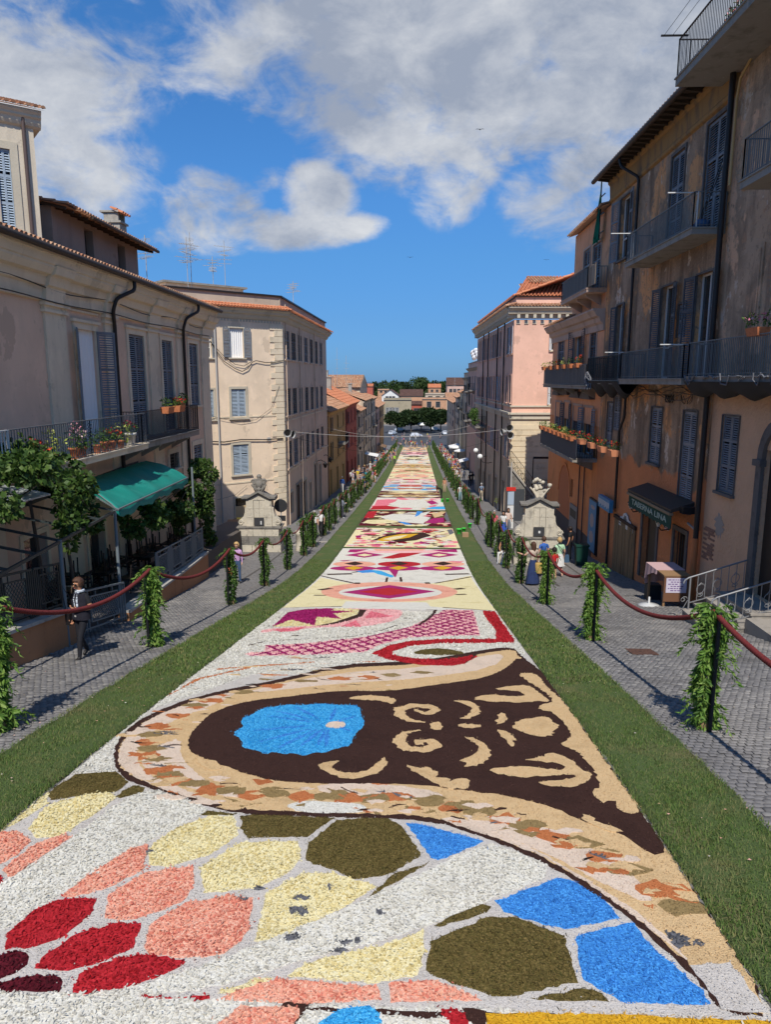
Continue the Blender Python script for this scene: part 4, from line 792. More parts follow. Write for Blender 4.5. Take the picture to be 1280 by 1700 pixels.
 r.build('roof', dm); MB().mat(M_rust).tube([G.at(a+1.5, dz-.08, .78), G.at(e+.55, dz-.08, .78)], .07, 6).build('gutter', dm)
 # chimney with a little tiled hood
 H = Facade(F.at(0, 0, -3.6).x, F.at(0, 0, -3.6).y, -1.0, 1); q = H.rect(193, 217, 372, 410); qs = (q[0]+q[1])/2; z0 = q[3]; ch = MB().mat(M_trav).fbox(H, qs-.42, qs+.42, zl+.2, z0-.05, -.8, 0); ch.fbox(H, qs-.5, qs+.5, z0-.05, z0+.04, -.88, .08)
 for s in (-.42, .28): ch.fbox(H, qs+s, qs+s+.14, z0+.04, z0+.42, -.75, -.05)
 cp = ch.build('chimney', V); c = MB(); tile_roof(c, H.at(qs-.55, z0+.36, .14), H.at(qs+.55, z0+.36, .14), H.n*-.55 + Vector((0,0,.26)), M_tile_new, .26, .3); c.mat(M_trav); c.fbox(H, qs-.5, qs+.5, z0+.42, z0+.5, -.9, .0); c.build('chimney_hood', cp)
 return zt, zb, sR
VZT, VZB, VSR = villa()
for (x, y, h, lb, sd) in ((312, 470, 2.6, 'tall aerial mast, left one of the pair beside the flat roof box', 1), (318, 470, 2.9, 'tall aerial mast, right one of the pair beside the flat roof box', 2), (354, 470, 1.7, 'short aerial with arrow shaped rods on the left house roof', 3), (374, 470, 2.9, 'lone tall pale aerial pole near the white house roof box', 4), (243, 445, 2.0, 'thin dark aerial right of the tiled dormer', 5), (487, 500, 1.5, 'small fish-bone aerial on the white house side parapet', 6)):
 if x == 487: p = Facade(-8.2, 48, .5, 1).uv(x, y, -1.0); q = Facade(-8.2, 48, .5, 1).at(p[0], p[1], -1.0)
 elif x > 300: p = LF.uv(x, y, -3.0); q = LF.at(p[0], p[1], -3.0)
 else: p = LF.uv(x, y, -3.4); q = LF.at(p[0], p[1]-.4, -3.4)
 antenna(q.x, q.y, q.z, h, lb, sd)
# flower pots on the balcony
M_petal_r = mat('geranium_red', (.55,.03,.015), .7, island=[(.4,.015,.01), (.65,.06,.02)]); M_petal_p = mat('flower_pink', (.6,.2,.26), .7, island=[(.5,.12,.2), (.7,.4,.42)]); M_ygreen = mat('yellow_green_leaf', (.22,.26,.04), .6, island=[(.1,.16,.02), (.28,.32,.06), (.42,.42,.12)])
def flower_pot(pos, h, label, flower=None, leafm=None, spread=.22, pm=None, box=False, up=.3, n=60, group='flower pots on the balconies', seed=0, name='flower_pot', cat='flower pot'):
 t = thing(name, label, cat, pos, group); x, y, z = pos; r = h*.45; b = MB().mat(pm or M_terra)
 if box: b.hexa([(x-.13,y-.3,z),(x+.13,y-.3,z),(x+.13,y+.3,z),(x-.13,y+.3,z),(x-.17,y-.33,z+h),(x+.17,y-.33,z+h),(x+.17,y+.33,z+h),(x-.17,y+.33,z+h)])
 else: b.lathe([(r*.68,0), (r*.95,h*.8), (r*1.1,h*.8), (r*1.1,h), (r*.95,h), (r*.9,h*.9), (.001,h*.88)], 12, Matrix.Translation(pos))
 b.build('pot', t); rg = random.Random(seed + int(x*100))
 bl = [((x + rg.uniform(-1,1)*spread*.6, y + rg.uniform(-1,1)*spread*(1.6 if box else .6), z+h+up*rg.uniform(.2,.8)), (spread*.6, spread*.6, up*.5)) for k in range(5)]
 leaf_cloud('plant', bl, n*2, .1, leafm or M_leaf, t, seed + int(abs(y)*10), .2, .2, .45)['kind'] = 'stuff'
 if flower: leaf_cloud('flowers', [((c[0], c[1], c[2]+up*.25), (r_[0]*.8, r_[1]*.8, r_[2]*.5)) for c, r_ in bl[:3]], n, .06, flower, t, seed+3, 0, .3, 1.0)['kind'] = 'stuff'
 return t
for i, (x, y, h, kind, lb) in enumerate([(60, 752, .3, 'r', 'low terracotta pot with red geraniums at the left end of the balcony'), (87, 747, .28, 'y', 'pot with tall striped yellow green leaves on the balcony'), (122, 742, .3, 'p', 'terracotta pot with pale pink flowers, left of the pair on the balcony'), (135, 738, .28, 'w', 'pot with white and pink flowers touching the balcony scroll panel'), (160, 736, .26, 'g', 'small clay pot with green tuft right of the balcony scroll panel'), (173, 733, .3, 'g', 'clay pot with long green blades on the balcony'), (185, 730, .28, 'r', 'clay pot with bright red geraniums beside a green bush'), (199, 727, .24, 'y', 'small pot with yellow green bush on the balcony'), (215, 722, .42, 'k', 'white wicker planter with dark red flowers near the balcony end')]):
 s = LF.uv(x, y-8, 1.08)[0]; flower_pot(tuple(LF.at(s, VZB+.036, 1.08)), h, lb, {'r': M_petal_r, 'p': M_petal_p, 'w': mat('flower_pale', (.7,.5,.5), .7), 'k': mat('flower_dark_red', (.3,.02,.03), .7)}.get(kind), {'y': M_ygreen}.get(kind), .3 if kind in 'yr' else .22, mat('white_wicker', (.55,.53,.48), .8) if kind == 'k' else None, up=.55 if kind in 'yp' else .35, seed=i)
for i, (x, lb, fl) in enumerate([(275, 'green plant in a pot hanging on the dark balcony rail', None), (294, 'orange flowers in a clay pot hooked on the dark balcony rail', M_petal_r), (326, 'window box of trailing green plants under the last shuttered window', None)]):
 s = LF.uv(x, 665, 1.0)[0]; z = VZB + (.9 if i < 2 else 1.0); flower_pot(tuple(LF.at(s, z, 1.05 if i < 2 else .25)), .24, lb, fl, None, .25, None, True, .3, seed=20+i)
# ------------------------------------------------------------------ terrace in front of the beige house
A1 = on_ground(8, 1116); A2 = on_ground(128, 1068); B1 = on_ground(216, 1032); B2 = on_ground(347, 957); B3 = on_ground(352, 925)
M_brown_wall = plaster('brown_render', (.42,.20,.095), .4, (.2,.1,.05)); M_coping = mat('worn_stone_coping', (.40,.38,.34), .85, layers=[((.24,.22,.19), (4,4,4), .5, .7, 5)]); M_fence = mat('grey_green_fence_paint', (.16,.19,.20), .5); M_fence_dk = mat('dark_fence_paint', (.035,.045,.045), .5)
def parapet(label, p, q, hp, hq, ext=.25):
 t = thing('terrace_wall', label, 'low wall', (p.x, p.y, gz1(p.y))); d = Vector((q.x-p.x, q.y-p.y, 0)); L = d.length; d /= L; n = Vector((-d.y, d.x, 0)); n = n if n.x < 0 else -n; N = 10; b = MB().mat(M_brown_wall); c = MB().mat(M_coping)
 for i in range(N):
  a0, a1 = i/N, (i+1)/N; g = lambda t_: Vector((p.x+(q.x-p.x)*t_, p.y+(q.y-p.y)*t_, 0)); h0 = hp+(hq-hp)*a0; h1 = hp+(hq-hp)*a1
  P = [g(a0), g(a1)]; zb = [gz1(v.y)-.4 for v in P]; zt = [gz1(P[0].y)+h0, gz1(P[1].y)+h1]
  V = lambda v, z, o: Vector((v.x, v.y, z)) + n*o
  b.hexa([V(P[0],zb[0],0), V(P[1],zb[1],0), V(P[1],zb[1],.3), V(P[0],zb[0],.3), V(P[0],zt[0],0), V(P[1],zt[1],0), V(P[1],zt[1],.3), V(P[0],zt[0],.3)])
  c.hexa([V(P[0],zt[0],-.04), V(P[1],zt[1],-.04), V(P[1],zt[1],.36), V(P[0],zt[0],.36), V(P[0],zt[0]+.07,-.04), V(P[1],zt[1]+.07,-.04), V(P[1],zt[1]+.07,.36), V(P[0],zt[0]+.07,.36)])
 b.build('wall', t); c.build('coping', t); return n
n1 = parapet('brown wedge shaped terrace wall left of the walking woman', A1 + (A1-A2)*.8, A2, .62, .78); n2 = parapet('brown terrace wall with pale coping right of the grey gate', B1, B2, .25, 1.02)
def fence_panel(t, p, q, z0, z1, h, m, mesh=True):
 """rails, end posts and a diamond mesh panel; p, q ground-plan points"""
 P = lambda a, z: Vector((p[0]+(q[0]-p[0])*a, p[1]+(q[1]-p[1])*a, z0+(z1-z0)*a+z)); b = MB().mat(m)
 for a in (0, .06, .12, .88, .94, 1): b.bar(P(a,0), P(a,h), .035)
 b.bar(P(0,h), P(1,h), .05, .04); b.bar(P(0,.08), P(1,.08), .04, .03); b.bar(P(.18,h-.16), P(.82,h-.16), .03); b.bar(P(.18,.22), P(.82,.22), .03); b.bar(P(.18,.22), P(.18,h-.16), .03); b.bar(P(.82,.22), P(.82,h-.16), .03)
 for a in (.3,.7): b.bar(P(a,h), P(a,h-.16), .02); b.bar(P(a,.08), P(a,.22), .02)
 b.build('fence_frame', t); g = MB().mat(m); L = math.hypot(q[0]-p[0], q[1]-p[1])*.64; n = max(3, int(L/.11)); hh = h-.38
 for k in range(-int(hh/.11), n+1):
  for sg in (1, -1):
   a0 = k*.11; pts = []
   x0, x1 = a0, a0+hh
   y0, y1 = (0, hh) if sg > 0 else (hh, 0)
   if x0 < 0: y0 = y0 + (y1-y0)*(0-x0)/(x1-x0); x0 = 0
   if x1 > L: y1 = y0 + (y1-y0)*(L-x0)/(x1-x0) if x1 > x0 else y1; x1 = L
   if x1-x0 > .02: g.bar(P(.18+.64*x0/L, .22+y0), P(.18+.64*x1/L, .22+y1), .009)
 g.build('mesh_panel', t)
def fence_run(label, p, q, zb, n, h, m, name='railing', cat='railing', group=None):
 t = thing(name, label, cat, (p.x, p.y, zb(0)), group)
 for k in range(n):
  a, b = k/n + .008, (k+1)/n - .008; fence_panel(t, (p.x+(q.x-p.x)*a, p.y+(q.y-p.y)*a), (p.x+(q.x-p.x)*b, p.y+(q.y-p.y)*b), zb(a), zb(b), h, m)
 return t
o1 = n1*.18; o2 = n2*.18; Aw = A1 + (A1-A2)*.8
fence_run('dark mesh railing on the brown wall at the left edge', Aw+o1, A2+o1, lambda a: gz1(Aw.y+(A2.y-Aw.y)*a)+.72+.16*a, 4, 1.0, M_fence_dk)
fence_run('grey mesh railing on the brown wall climbing to the vine', B1+o2+(B2-B1)*.32, B2+o2, lambda a: gz1(B1.y+(B2.y-B1.y)*(.32+.68*a))+.62+.48*a, 4, 1.0, M_fence)
Ga = A2+(B1-A2)*.12; fence_run('low grey metal gate panel behind the walking woman', Ga, B1-(B1-A2)*.08, lambda a: gz1(Ga.y+(B1.y-Ga.y)*a)+.16, 1, 1.0, M_fence, 'terrace_gate', 'gate')
# terrace floor and its step
tf = MB().mat(mat('terrace_paving', (.10,.085,.075), .9, bump=(10,.4,.02))); ysT = np.linspace(6, 43, 24); zT = lambda y: gz1(y) + .15 + max(0, min(1.0, (y-17)*.066))
for i in range(len(ysT)-1):
 y0, y1 = ysT[i], ysT[i+1]; X = lambda y: Aw.x + (B2.x-Aw.x)*(y-Aw.y)/(B2.y-Aw.y) - .15
 tf.add([(-10.4,y0,zT(y0)), (X(y0),y0,zT(y0)), (X(y1),y1,zT(y1)), (-10.4,y1,zT(y1))], [(0,1,2,3)]); tf.add([(X(y0),y0,zT(y0)), (X(y0),y0,gz1(y0)-.3), (X(y1),y1,gz1(y1)-.3), (X(y1),y1,zT(y1))], [(0,1,2,3)])
tag(tf.build('terrace_pavement'), kind='structure')
# pergola with grape vine, its canopy of green cloth
TP = Facade(-7.75, 24, -5.5, 1)          # line of the pergola front posts
def pergola():
 M = M_fence_dk; t = thing('pergola', 'dark metal pergola carrying the vine over the terrace', 'pergola', (-8.4, 20, zT(20)))
 zc = TP.uv(195, 845)[1]
 s_post = TP.uv(196, 930)[0]; sA = TP.uv(95, 850)[0]; sE = TP.uv(322, 850)[0]
 for s in (sA, s_post, sE):
  q = TP.at(s, 0); b = MB().mat(M_fence); b.tube([(q.x, q.y, zT(q.y)-.2), (q.x, q.y, zc+.02)], .045, 8); b.build('post', t)
 b = MB().mat(M); b.bar(TP.at(sA-6, zc, 0), TP.at(s_post, zc-.02, 0), .06); b.bar(TP.at(sA-6, zc+.4, -1.7), TP.at(sE, zc+.4, -1.7), .07)
 for k in range(9): s = sA-6 + (s_post-sA+6)*k/8; b.bar(TP.at(s, zc, 0), TP.at(s, zc+.4, -1.8), .05)
 b.build('beams', t); return zc, sA, s_post, sE
PZ, PSA, PSP, PSE = pergola()
def canopy():
 # cloth spans five hooped ribs, sagging between them; the front corner sits on the post
 m = mat('green_tarpaulin', (.018,.30,.24), .55, layers=[((.04,.38,.31), (1.4,1.4,1.4), .5, .72, 4)], trans=(.01,.16,.12)); t = thing('canopy', 'teal green cloth canopy over the terrace, ribbed and sagging', 'awning', TP.at(PSP, PZ), None)
 cn = [TP.uv(196, 846), TP.uv(312, 793)]
 P00 = TP.at(cn[0][0], cn[0][1], 0); P10 = TP.at(cn[1][0], cn[1][1], 0); o = -1.75; a = TP.uv(121, 803, o); b = TP.uv(236, 765, o); P01 = TP.at(a[0], a[1], o); P11 = TP.at(b[0], b[1], o)
 nu, nv = 40, 16; V = []; F = []
 for i in range(nu+1):
  for j in range(nv+1):
   u, v = i/nu, j/nv; p = P00*(1-u)*(1-v) + P10*u*(1-v) + P01*(1-u)*v + P11*u*v; rib = abs(math.sin(u*math.pi*4)); p = p + Vector((0,0, .15*math.sin(v*math.pi)**.8 - .10*rib*math.sin(math.pi*min(1, v*1.2+.1)) + .012*math.sin(i*2.3+j*1.1) - .1*(v < .001)*rib)); V.append(p)
 F = [(i*(nv+1)+j, (i+1)*(nv+1)+j, (i+1)*(nv+1)+j+1, i*(nv+1)+j+1) for i in range(nu) for j in range(nv)]
 n0 = len(V)
 for i in range(nu+1): V.append(V[i*(nv+1)] + Vector((0,0,-.16 - .03*math.sin(i*1.3))))
 F += [(i*(nv+1), n0+i, n0+i+1, (i+1)*(nv+1)) for i in range(nu)]
 n1_ = len(V)
 for j in range(nv+1): V.append(V[j] + Vector((0,0,-.14 - .02*math.sin(j*1.7))))
 F += [(j, j+1, n1_+j+1, n1_+j) for j in range(nv)]
 link('cloth', np_mesh('cloth', np.array([tuple(v) for v in V]), np.array(F), m, True), t); r = MB().mat(M_fence)
 for k in range(5):
  i = k*10; r.tube([V[i*(nv+1)+j] + Vector((0,0,-.03)) for j in range(0, nv+1, 2)], .02, 5)
 r.bar(P00, P10, .04); r.bar(P00, P01, .04); r.build('frame', t)
canopy()
M_vine = mat('vine_leaf', (.045,.09,.018), .55, island=[(.015,.04,.008), (.04,.085,.015), (.065,.125,.022), (.14,.2,.05)], trans=(.07,.14,.02))
def vine(label, pts, n, sd, group='vines on the terrace'):
 t = thing('grape_vine', label, 'vine', pts[0][0], group); rg = random.Random(sd); b = MB().mat(M_bark)
 bl = []
 for (c, r) in pts:
  for k in range(5): bl.append(((c[0]+rg.uniform(-1,1)*r[0]*.7, c[1]+rg.uniform(-1,1)*r[1]*.7, c[2]+rg.uniform(-1,1)*r[2]*.7), (r[0]*.45, r[1]*.45, r[2]*.45)))
 c0 = pts[0][0]; b.tube([(c0[0], c0[1], zT(c0[1])-.1), (c0[0]+.1, c0[1]+.05, zT(c0[1])+1.1), (c0[0]-.1, c0[1], c0[2])], [.05,.045,.03], 6)
 for c, r in pts[1:]: b.tube([c0, ((c0[0]+c[0])/2, (c0[1]+c[1])/2, (c0[2]+c[2])/2+.15), c], [.03,.022,.01], 5)
 b.build('stem', t); leaf_cloud('foliage', bl, int(n*1.5), .135, M_vine, t, sd, .6, .35, .85)
 tr = MB().mat(M_leaf)
 return t
def at_p(x, y, o=0.0): s, z = TP.uv(x, y, o); return tuple(TP.at(s, z, o))
vine('vine hanging over the pergola at the left edge below the balcony', [(at_p(100, 800, -1), (.9,1.2,.4)), (at_p(20, 780, -1), (1.0,1.6,.35)), (at_p(60, 775, -1.6), (.9,1.5,.35)), (at_p(-30, 800, -.6), (1,1.5,.4)), (at_p(105, 840, -.3), (.35,.5,.7)), (at_p(130, 835, -.5), (.4,.6,.6)), (at_p(118, 870, -.4), (.3,.45,.6)), (at_p(150, 850, -.6), (.4,.5,.5)), (at_p(8, 842, .1), (.35,.7,.3)), (at_p(10, 755, -1.8), (.9,1.3,.3))], 5200, 3)
vine('bushy vine climbing at the right end of the green canopy', [(at_p(325, 800, -.3), (.8,1.1,.75)), (at_p(322, 778, -.5), (.6,1.0,.4)), (at_p(330, 830, -.1), (.6,.9,.8)), (at_p(296, 838, -.3), (.6,.8,.7)), (at_p(265, 845, -.3), (.55,.7,.5)), (at_p(245, 855, -.3), (.5,.6,.45)), (at_p(220, 862, -.4), (.35,.5,.5)), (at_p(346, 862, 0), (.3,.5,.8)), (at_p(350, 880, 0), (.25,.4,.6)), (at_p(300, 868, -.4), (.4,.5,.5))], 6500, 4)
vine('climbing shoots on the left end of the balcony railing', [(tuple(LF.at(LF.uv(40, 715, 1.2)[0], VZB+.5, 1.2)), (.25,.5,.45)), (tuple(LF.at(LF.uv(28, 720, 1.2)[0], VZB+.3, 1.2)), (.2,.4,.4))], 260, 6)
# translucent roof sheet at the far left below the vine
t = tag(MB().mat(mat('dirty_plastic_sheet', (.42,.44,.43), .3, layers=[((.2,.21,.18), (3,3,3), .45, .65, 5)])).hexa([Vector(at_p(-70, 862)), Vector(at_p(84, 822)), Vector(at_p(84, 822)) + Vector((-1.5,0,.3)), Vector(at_p(-70, 862)) + Vector((-1.5,0,.3))] + [v + Vector((0,0,.03)) for v in [Vector(at_p(-70, 862)), Vector(at_p(84, 822)), Vector(at_p(84, 822)) + Vector((-1.5,0,.3)), Vector(at_p(-70, 862)) + Vector((-1.5,0,.3))]]).build('roof_sheet'), 'dirty translucent roof sheet under the vine at the left edge', 'roof sheet')
# stacked chairs and tables in the shade
M_chair = mat('dark_cafe_chair', (.02,.016,.014), .5)
def chair():
 t = thing('cafe_chair', 'dark chair stacked upside down in the shade of the terrace', 'chair', (0,0,0), 'chairs stacked on the terrace tables'); b = MB().mat(M_chair); b.box(-.2,.2,-.2,.2,.44,.47); b.build('seat', t)
 for sx in (-1, 1):
  for sy in (-1, 1): l = MB().mat(M_chair); l.bar((sx*.18,sy*.18,0), (sx*.17,sy*.17,.45), .03); l.build('leg', t)
 b = MB().mat(M_chair); b.bar((-.18,.19,.45), (-.18,.24,.9), .03); b.bar((.18,.19,.45), (.18,.24,.9), .03)
 for k in range(3): b.bar((-.18,.21+.01*k,.6+.11*k), (.18,.21+.01*k,.6+.11*k), .025, .05)
 b.build('backrest', t); return t
def table():
 t = thing('cafe_table', 'dark square table with chairs stacked on it on the terrace', 'table', (0,0,0), 'tables on the terrace'); b = MB().mat(M_chair); b.box(-.4,.4,-.4,.4,.70,.74); b.build('table_top', t)
 for sx in (-1,1):
  for sy in (-1,1): l = MB().mat(M_chair); l.bar((sx*.34,sy*.34,0), (sx*.34,sy*.34,.7), .05); l.build('leg', t)
 return t
ch0, tb0 = chair(), table(); used = [False, False]
tn = ['nearest the dark railing', 'behind the walking woman', 'just left of the pale canopy post', 'beside the pale canopy post', 'just right of the pale canopy post', 'under the middle of the green canopy', 'under the right half of the canopy', 'nearest the bushy vine']
for i in range(8):
 y = 17.2 + 1.7*i; x = -8.6 - (i % 2)*.35 - .03*(y-17); tb = tb0 if not used[1] else copy_thing(tb0); used[1] = True; tb.location = (x, y, zT(y)); tb.rotation_euler = (0, 0, rnd.uniform(-.2, .2)); tb['label'] = 'dark cafe table under stacked chairs on the terrace, ' + tn[i]
 for k in range(3):
  c = ch0 if not used[0] else copy_thing(ch0); used[0] = True; c['label'] = 'dark chair stacked on the %s table half, %s' % ('near' if k == 0 else 'far', tn[i])
  if k < 2: c.location = (x + rnd.uniform(-.1,.1), y - .18 + .36*k, zT(y)+.74+.47+k*.1); c.rotation_euler = (math.pi, 0, rnd.uniform(0, 6.28))
  else: c.location = (x + .55, y + rnd.uniform(-.3,.3), zT(y)); c.rotation_euler = (0, 0, rnd.uniform(0, 6.28)); c['label'] = 'dark chair on the terrace floor, ' + tn[i]; c['group'] = 'chairs standing on the terrace'
# ------------------------------------------------------------------ cream corner house, left
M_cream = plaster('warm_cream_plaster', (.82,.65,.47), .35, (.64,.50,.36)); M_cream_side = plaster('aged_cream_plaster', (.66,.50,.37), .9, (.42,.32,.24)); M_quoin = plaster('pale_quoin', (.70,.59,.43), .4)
WE = Facade(-8.2, 48, 46.4, 1); WS = Facade(-8.2, 48, .5, 1)
def corner_house():
 V = thing('corner_house', 'tall cream house with corner quoins and blue-grey shutters behind the left fountain', 'house', (-8.2, 48, gz1(48))); zt = WE.uv(470, 525)[1]; zb = gz1(52)-2.5; sl = -13.0; sr = 21.5
 wa = WE.rect(381, 404, 545, 594); wb = WE.rect(384, 408, 646, 694); wc = WE.rect(387, 413, 738, 788); dl = WE.rect(391, 414, 826, 871); we = WE.rect(338, 351, 545, 594); wf = WE.rect(340, 355, 647, 697)
 b = MB().mat(M_cream); wall_holes(b, WE, sl, 0, zb, zt, [wa, wb, wc, dl, we, wf], .22); we_ = b.build('wall', V)
 side = [r for r in []]; cols = [477.5, 488.3, 498.5, 508.5, 517.3, 525.5, 533.2]; half = [4.0, 3.6, 3.1, 2.8, 2.4, 2.2, 2.0]
 zr = [(WS.uv(477, 597)[1], WS.uv(477, 550)[1]), (WS.uv(477, 690)[1], WS.uv(477, 645)[1]), (WS.uv(481, 776)[1], WS.uv(481, 732)[1])]; rects = []
 for i, (x, h) in enumerate(zip(cols, half)):
  for j, (z0, z1) in enumerate(zr): s0, s1 = sorted((WS.uv(x-h, 640)[0], WS.uv(x+h, 640)[0])); rects.append((s0, s1, z0, z1, i, j))
 doors = []
 for (x0, x1, yt, yb) in ((481, 486.5, 817, 853), (492.5, 500.5, 802, 862), (503, 509, 797, 857), (513.5, 517, 800, 846), (522, 527, 768, 842), (529.5, 533, 770, 836)): doors.append(WS.rect(x0, x1, yt, yb))
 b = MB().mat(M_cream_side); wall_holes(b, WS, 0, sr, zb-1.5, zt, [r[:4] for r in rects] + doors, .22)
 p = [WE.at(sl, 0), WE.at(sl, 0, -14), WS.at(sr, 0, -12), WS.at(sr, 0)]
 for a, c in ((p[0], p[1]), (p[1], p[2]), (p[2], p[3])): b.add([(a.x,a.y,zb), (c.x,c.y,zb), (c.x,c.y,zt), (a.x,a.y,zt)], [(0,1,2,3)])
 roof = [(q.x, q.y, zt+.2) for q in (p[0], WE.at(0,0), p[3], p[2], p[1])]; b.add(roof, [(0,1,2,3,4)]); b.build('wall', V)
 window(V, WE, wa, M_sh_blue, 'open', M_cream_trim, .07, .1, True, ears=.0, curtain=True); window(V, WE, wb, M_sh_pale, 'closed', M_cream_trim, .07, .16, True); window(V, WE, wc, M_sh_pale, 'closed', M_cream_trim, .07, .16, True)
 window(V, WE, we, M_sh_blue, 'open', M_cream_trim, .07, .1); window(V, WE, wf, M_sh_pale, 'closed', M_cream_trim, .07, .12)
 d = window(V, WE, dl, None, 'closed', M_cream_trim, tw=.12, sill=False, name='door'); MB().mat(mat('buff_door', (.56,.42,.24), .7)).fbox(WE, dl[0]+.01, dl[1]-.01, dl[2], dl[3]-.55, -.15, -.1).build('door_leaf', d)
 g = MB().mat(M_dark)
 for k in range(7): a = dl[0] + (dl[1]-dl[0])*(k+.5)/7; g.bar(WE.at(a, dl[3]-.55, -.1), WE.at(a, dl[3], -.1), .03)
 g.build('grille', d)
 for (s0, s1, z0, z1, i, j) in rects: window(V, WS, (s0, s1, z0, z1), M_sh_dark if (i+j) % 3 else M_sh_blue, 'open' if (i*2+j) % 4 == 0 and s1-s0 < 1.0 else 'closed', M_cream_side, .11, .12, True)
 for k, r in enumerate(doors):
  d = window(V, WS, r, None, 'closed', M_cream_trim if k != 1 else M_concrete, tw=.16, sill=False, name='door'); MB().mat(mat('dark_wood_door', (.045,.032,.024), .6)).fbox(WS, r[0]+.02, r[1]-.02, r[2], r[3]-.3, -.18, -.12).build('door_leaf', d)
 # quoins, alternately long and short, on both faces
 z = gz1(48) + 1.6; k = 0
 while z < zt-.75:
  l = .62 if k % 2 else .95; q = MB().mat(M_quoin); q.fbox(WE, -l, .0, z+.012, z+.37, -.01, .045); q.fbox(WS, .0, l*.8, z+.012, z+.37, -.01, .05); q.build('quoin', V); z += .385; k += 1
 c = MB().mat(M_cream_trim); cornice(c, WE, sl, .4, zt+.28, [(0,.55), (.08,.55), (.16,.42), (.3,.36), (.36,.2), (.5,.16), (.62,.06), (.66,0)]); cornice(c, WS, -.0, sr+.3, zt+.28, [(0,.55), (.08,.55), (.16,.42), (.3,.36), (.36,.2), (.5,.16), (.62,.06), (.66,0)])
 n = 44
 for k in range(n): s = sl*.75 + (-sl*.75)*k/n; c.fbox(WE, s, s+.1, zt-.52, zt-.38, -.01, .05)
 c.build('cornice', V)
 r = MB(); tile_roof(r, WE.at(sl, zt+.30, .66), WE.at(.5, zt+.30, .66), WE.n*-.75 + Vector((0,0,.28)), M_tile_new, .22, .4); tile_roof(r, WS.at(-.3, zt+.30, .62), WS.at(sr+.3, zt+.30, .62), WS.n*-.75 + Vector((0,0,.28)), M_tile_new, .24, .4); r.build('tile_strip', V)
 zp = WE.uv(466, 494)[1]; b = MB().mat(plaster('weathered_attic_render', (.50,.41,.31), 1.0, (.25,.2,.16))); b.fbox(WE, sl, -.1, zt+.2, zp, -.35, -.05); b.fbox(WS, -.05, sr, zt+.2, zp, -.35, -.06); b.mat(M_pipe); b.fbox(WE, sl, .05, zp, zp+.1, -.45, .06); b.fbox(WS, .0, sr+.1, zp, zp+.1, -.45, .06); b.build('attic_parapet', V)
 q = WE.rect(300, 404, 476, 496, -3); b = MB().mat(M_cream); b.fbox(WE, q[0]-1, q[1], zp-.5, q[3], -6, -3); b.mat(M_concrete).fbox(WE, q[0]-1.2, q[1]+.2, q[3], q[3]+.12, -6.2, -2.8); b.mat(M_pipe).fbox(WE, q[1]-3.0, q[1]-1.6, zp+.15, q[3]-.25, -3.02, -2.99); b.build('roof_room', V)
 s = WE.uv(361, 700)[0]; downpipe(V, [WE.at(s, zt-.1, .12), WE.at(s+.02, gz1(45), .12)], .055, M_zinc); s = WS.uv(473, 600)[0]; downpipe(V, [WS.at(s, zt+.8, .1), WS.at(s, zb+2, .1)], .04, M_cream_side)
 for x in (497, 521): s = WS.uv(x, 640)[0]; downpipe(V, [WS.at(s, zt-.2, .1), WS.at(s, zb, .1)], .045, M_cream_side)
 bd = MB().mat(M_quoin)
 for y in (662, 768): z = WE.uv(440, y+30)[1]; bd.fbox(WE, sl, -.0, z, z+.1, -.01, .03)
 z = WS.uv(477, 786)[1]; bd.fbox(WS, .0, sr, z, z+.14, -.01, .06); z = WS.uv(477, 700)[1]; bd.fbox(WS, .0, sr, z, z+.1, -.01, .05); bd.build('string_course', V)
 cb = MB().mat(M_pipe);
 def cable(pts, r=.02):
  P = [WE.at(*WE.uv(x, y, .1), .1) for x, y in pts]; cb.tube(P, r, 4)
 cable([(349,566),(360,585),(372,600),(390,612),(402,617),(412,612),(418,602),(425,599),(440,602),(455,602),(470,599)], .025); cable([(349,568),(370,590),(390,605),(405,608),(418,600)], .018); cable([(350,733),(372,734),(400,730),(440,730),(470,728)], .035); cable([(352,691),(372,696),(400,701),(425,697),(450,678),(464,640)], .012); cable([(360,830),(390,822),(410,806)], .01)
 cb.build('wall_cable', V); bx = MB().mat(M_zinc).fbox(WE, WE.uv(443,728)[0], WE.uv(448,728)[0], WE.uv(445,732)[1], WE.uv(445,726)[1], 0, .1); bx.build('junction_box', V)
corner_house()
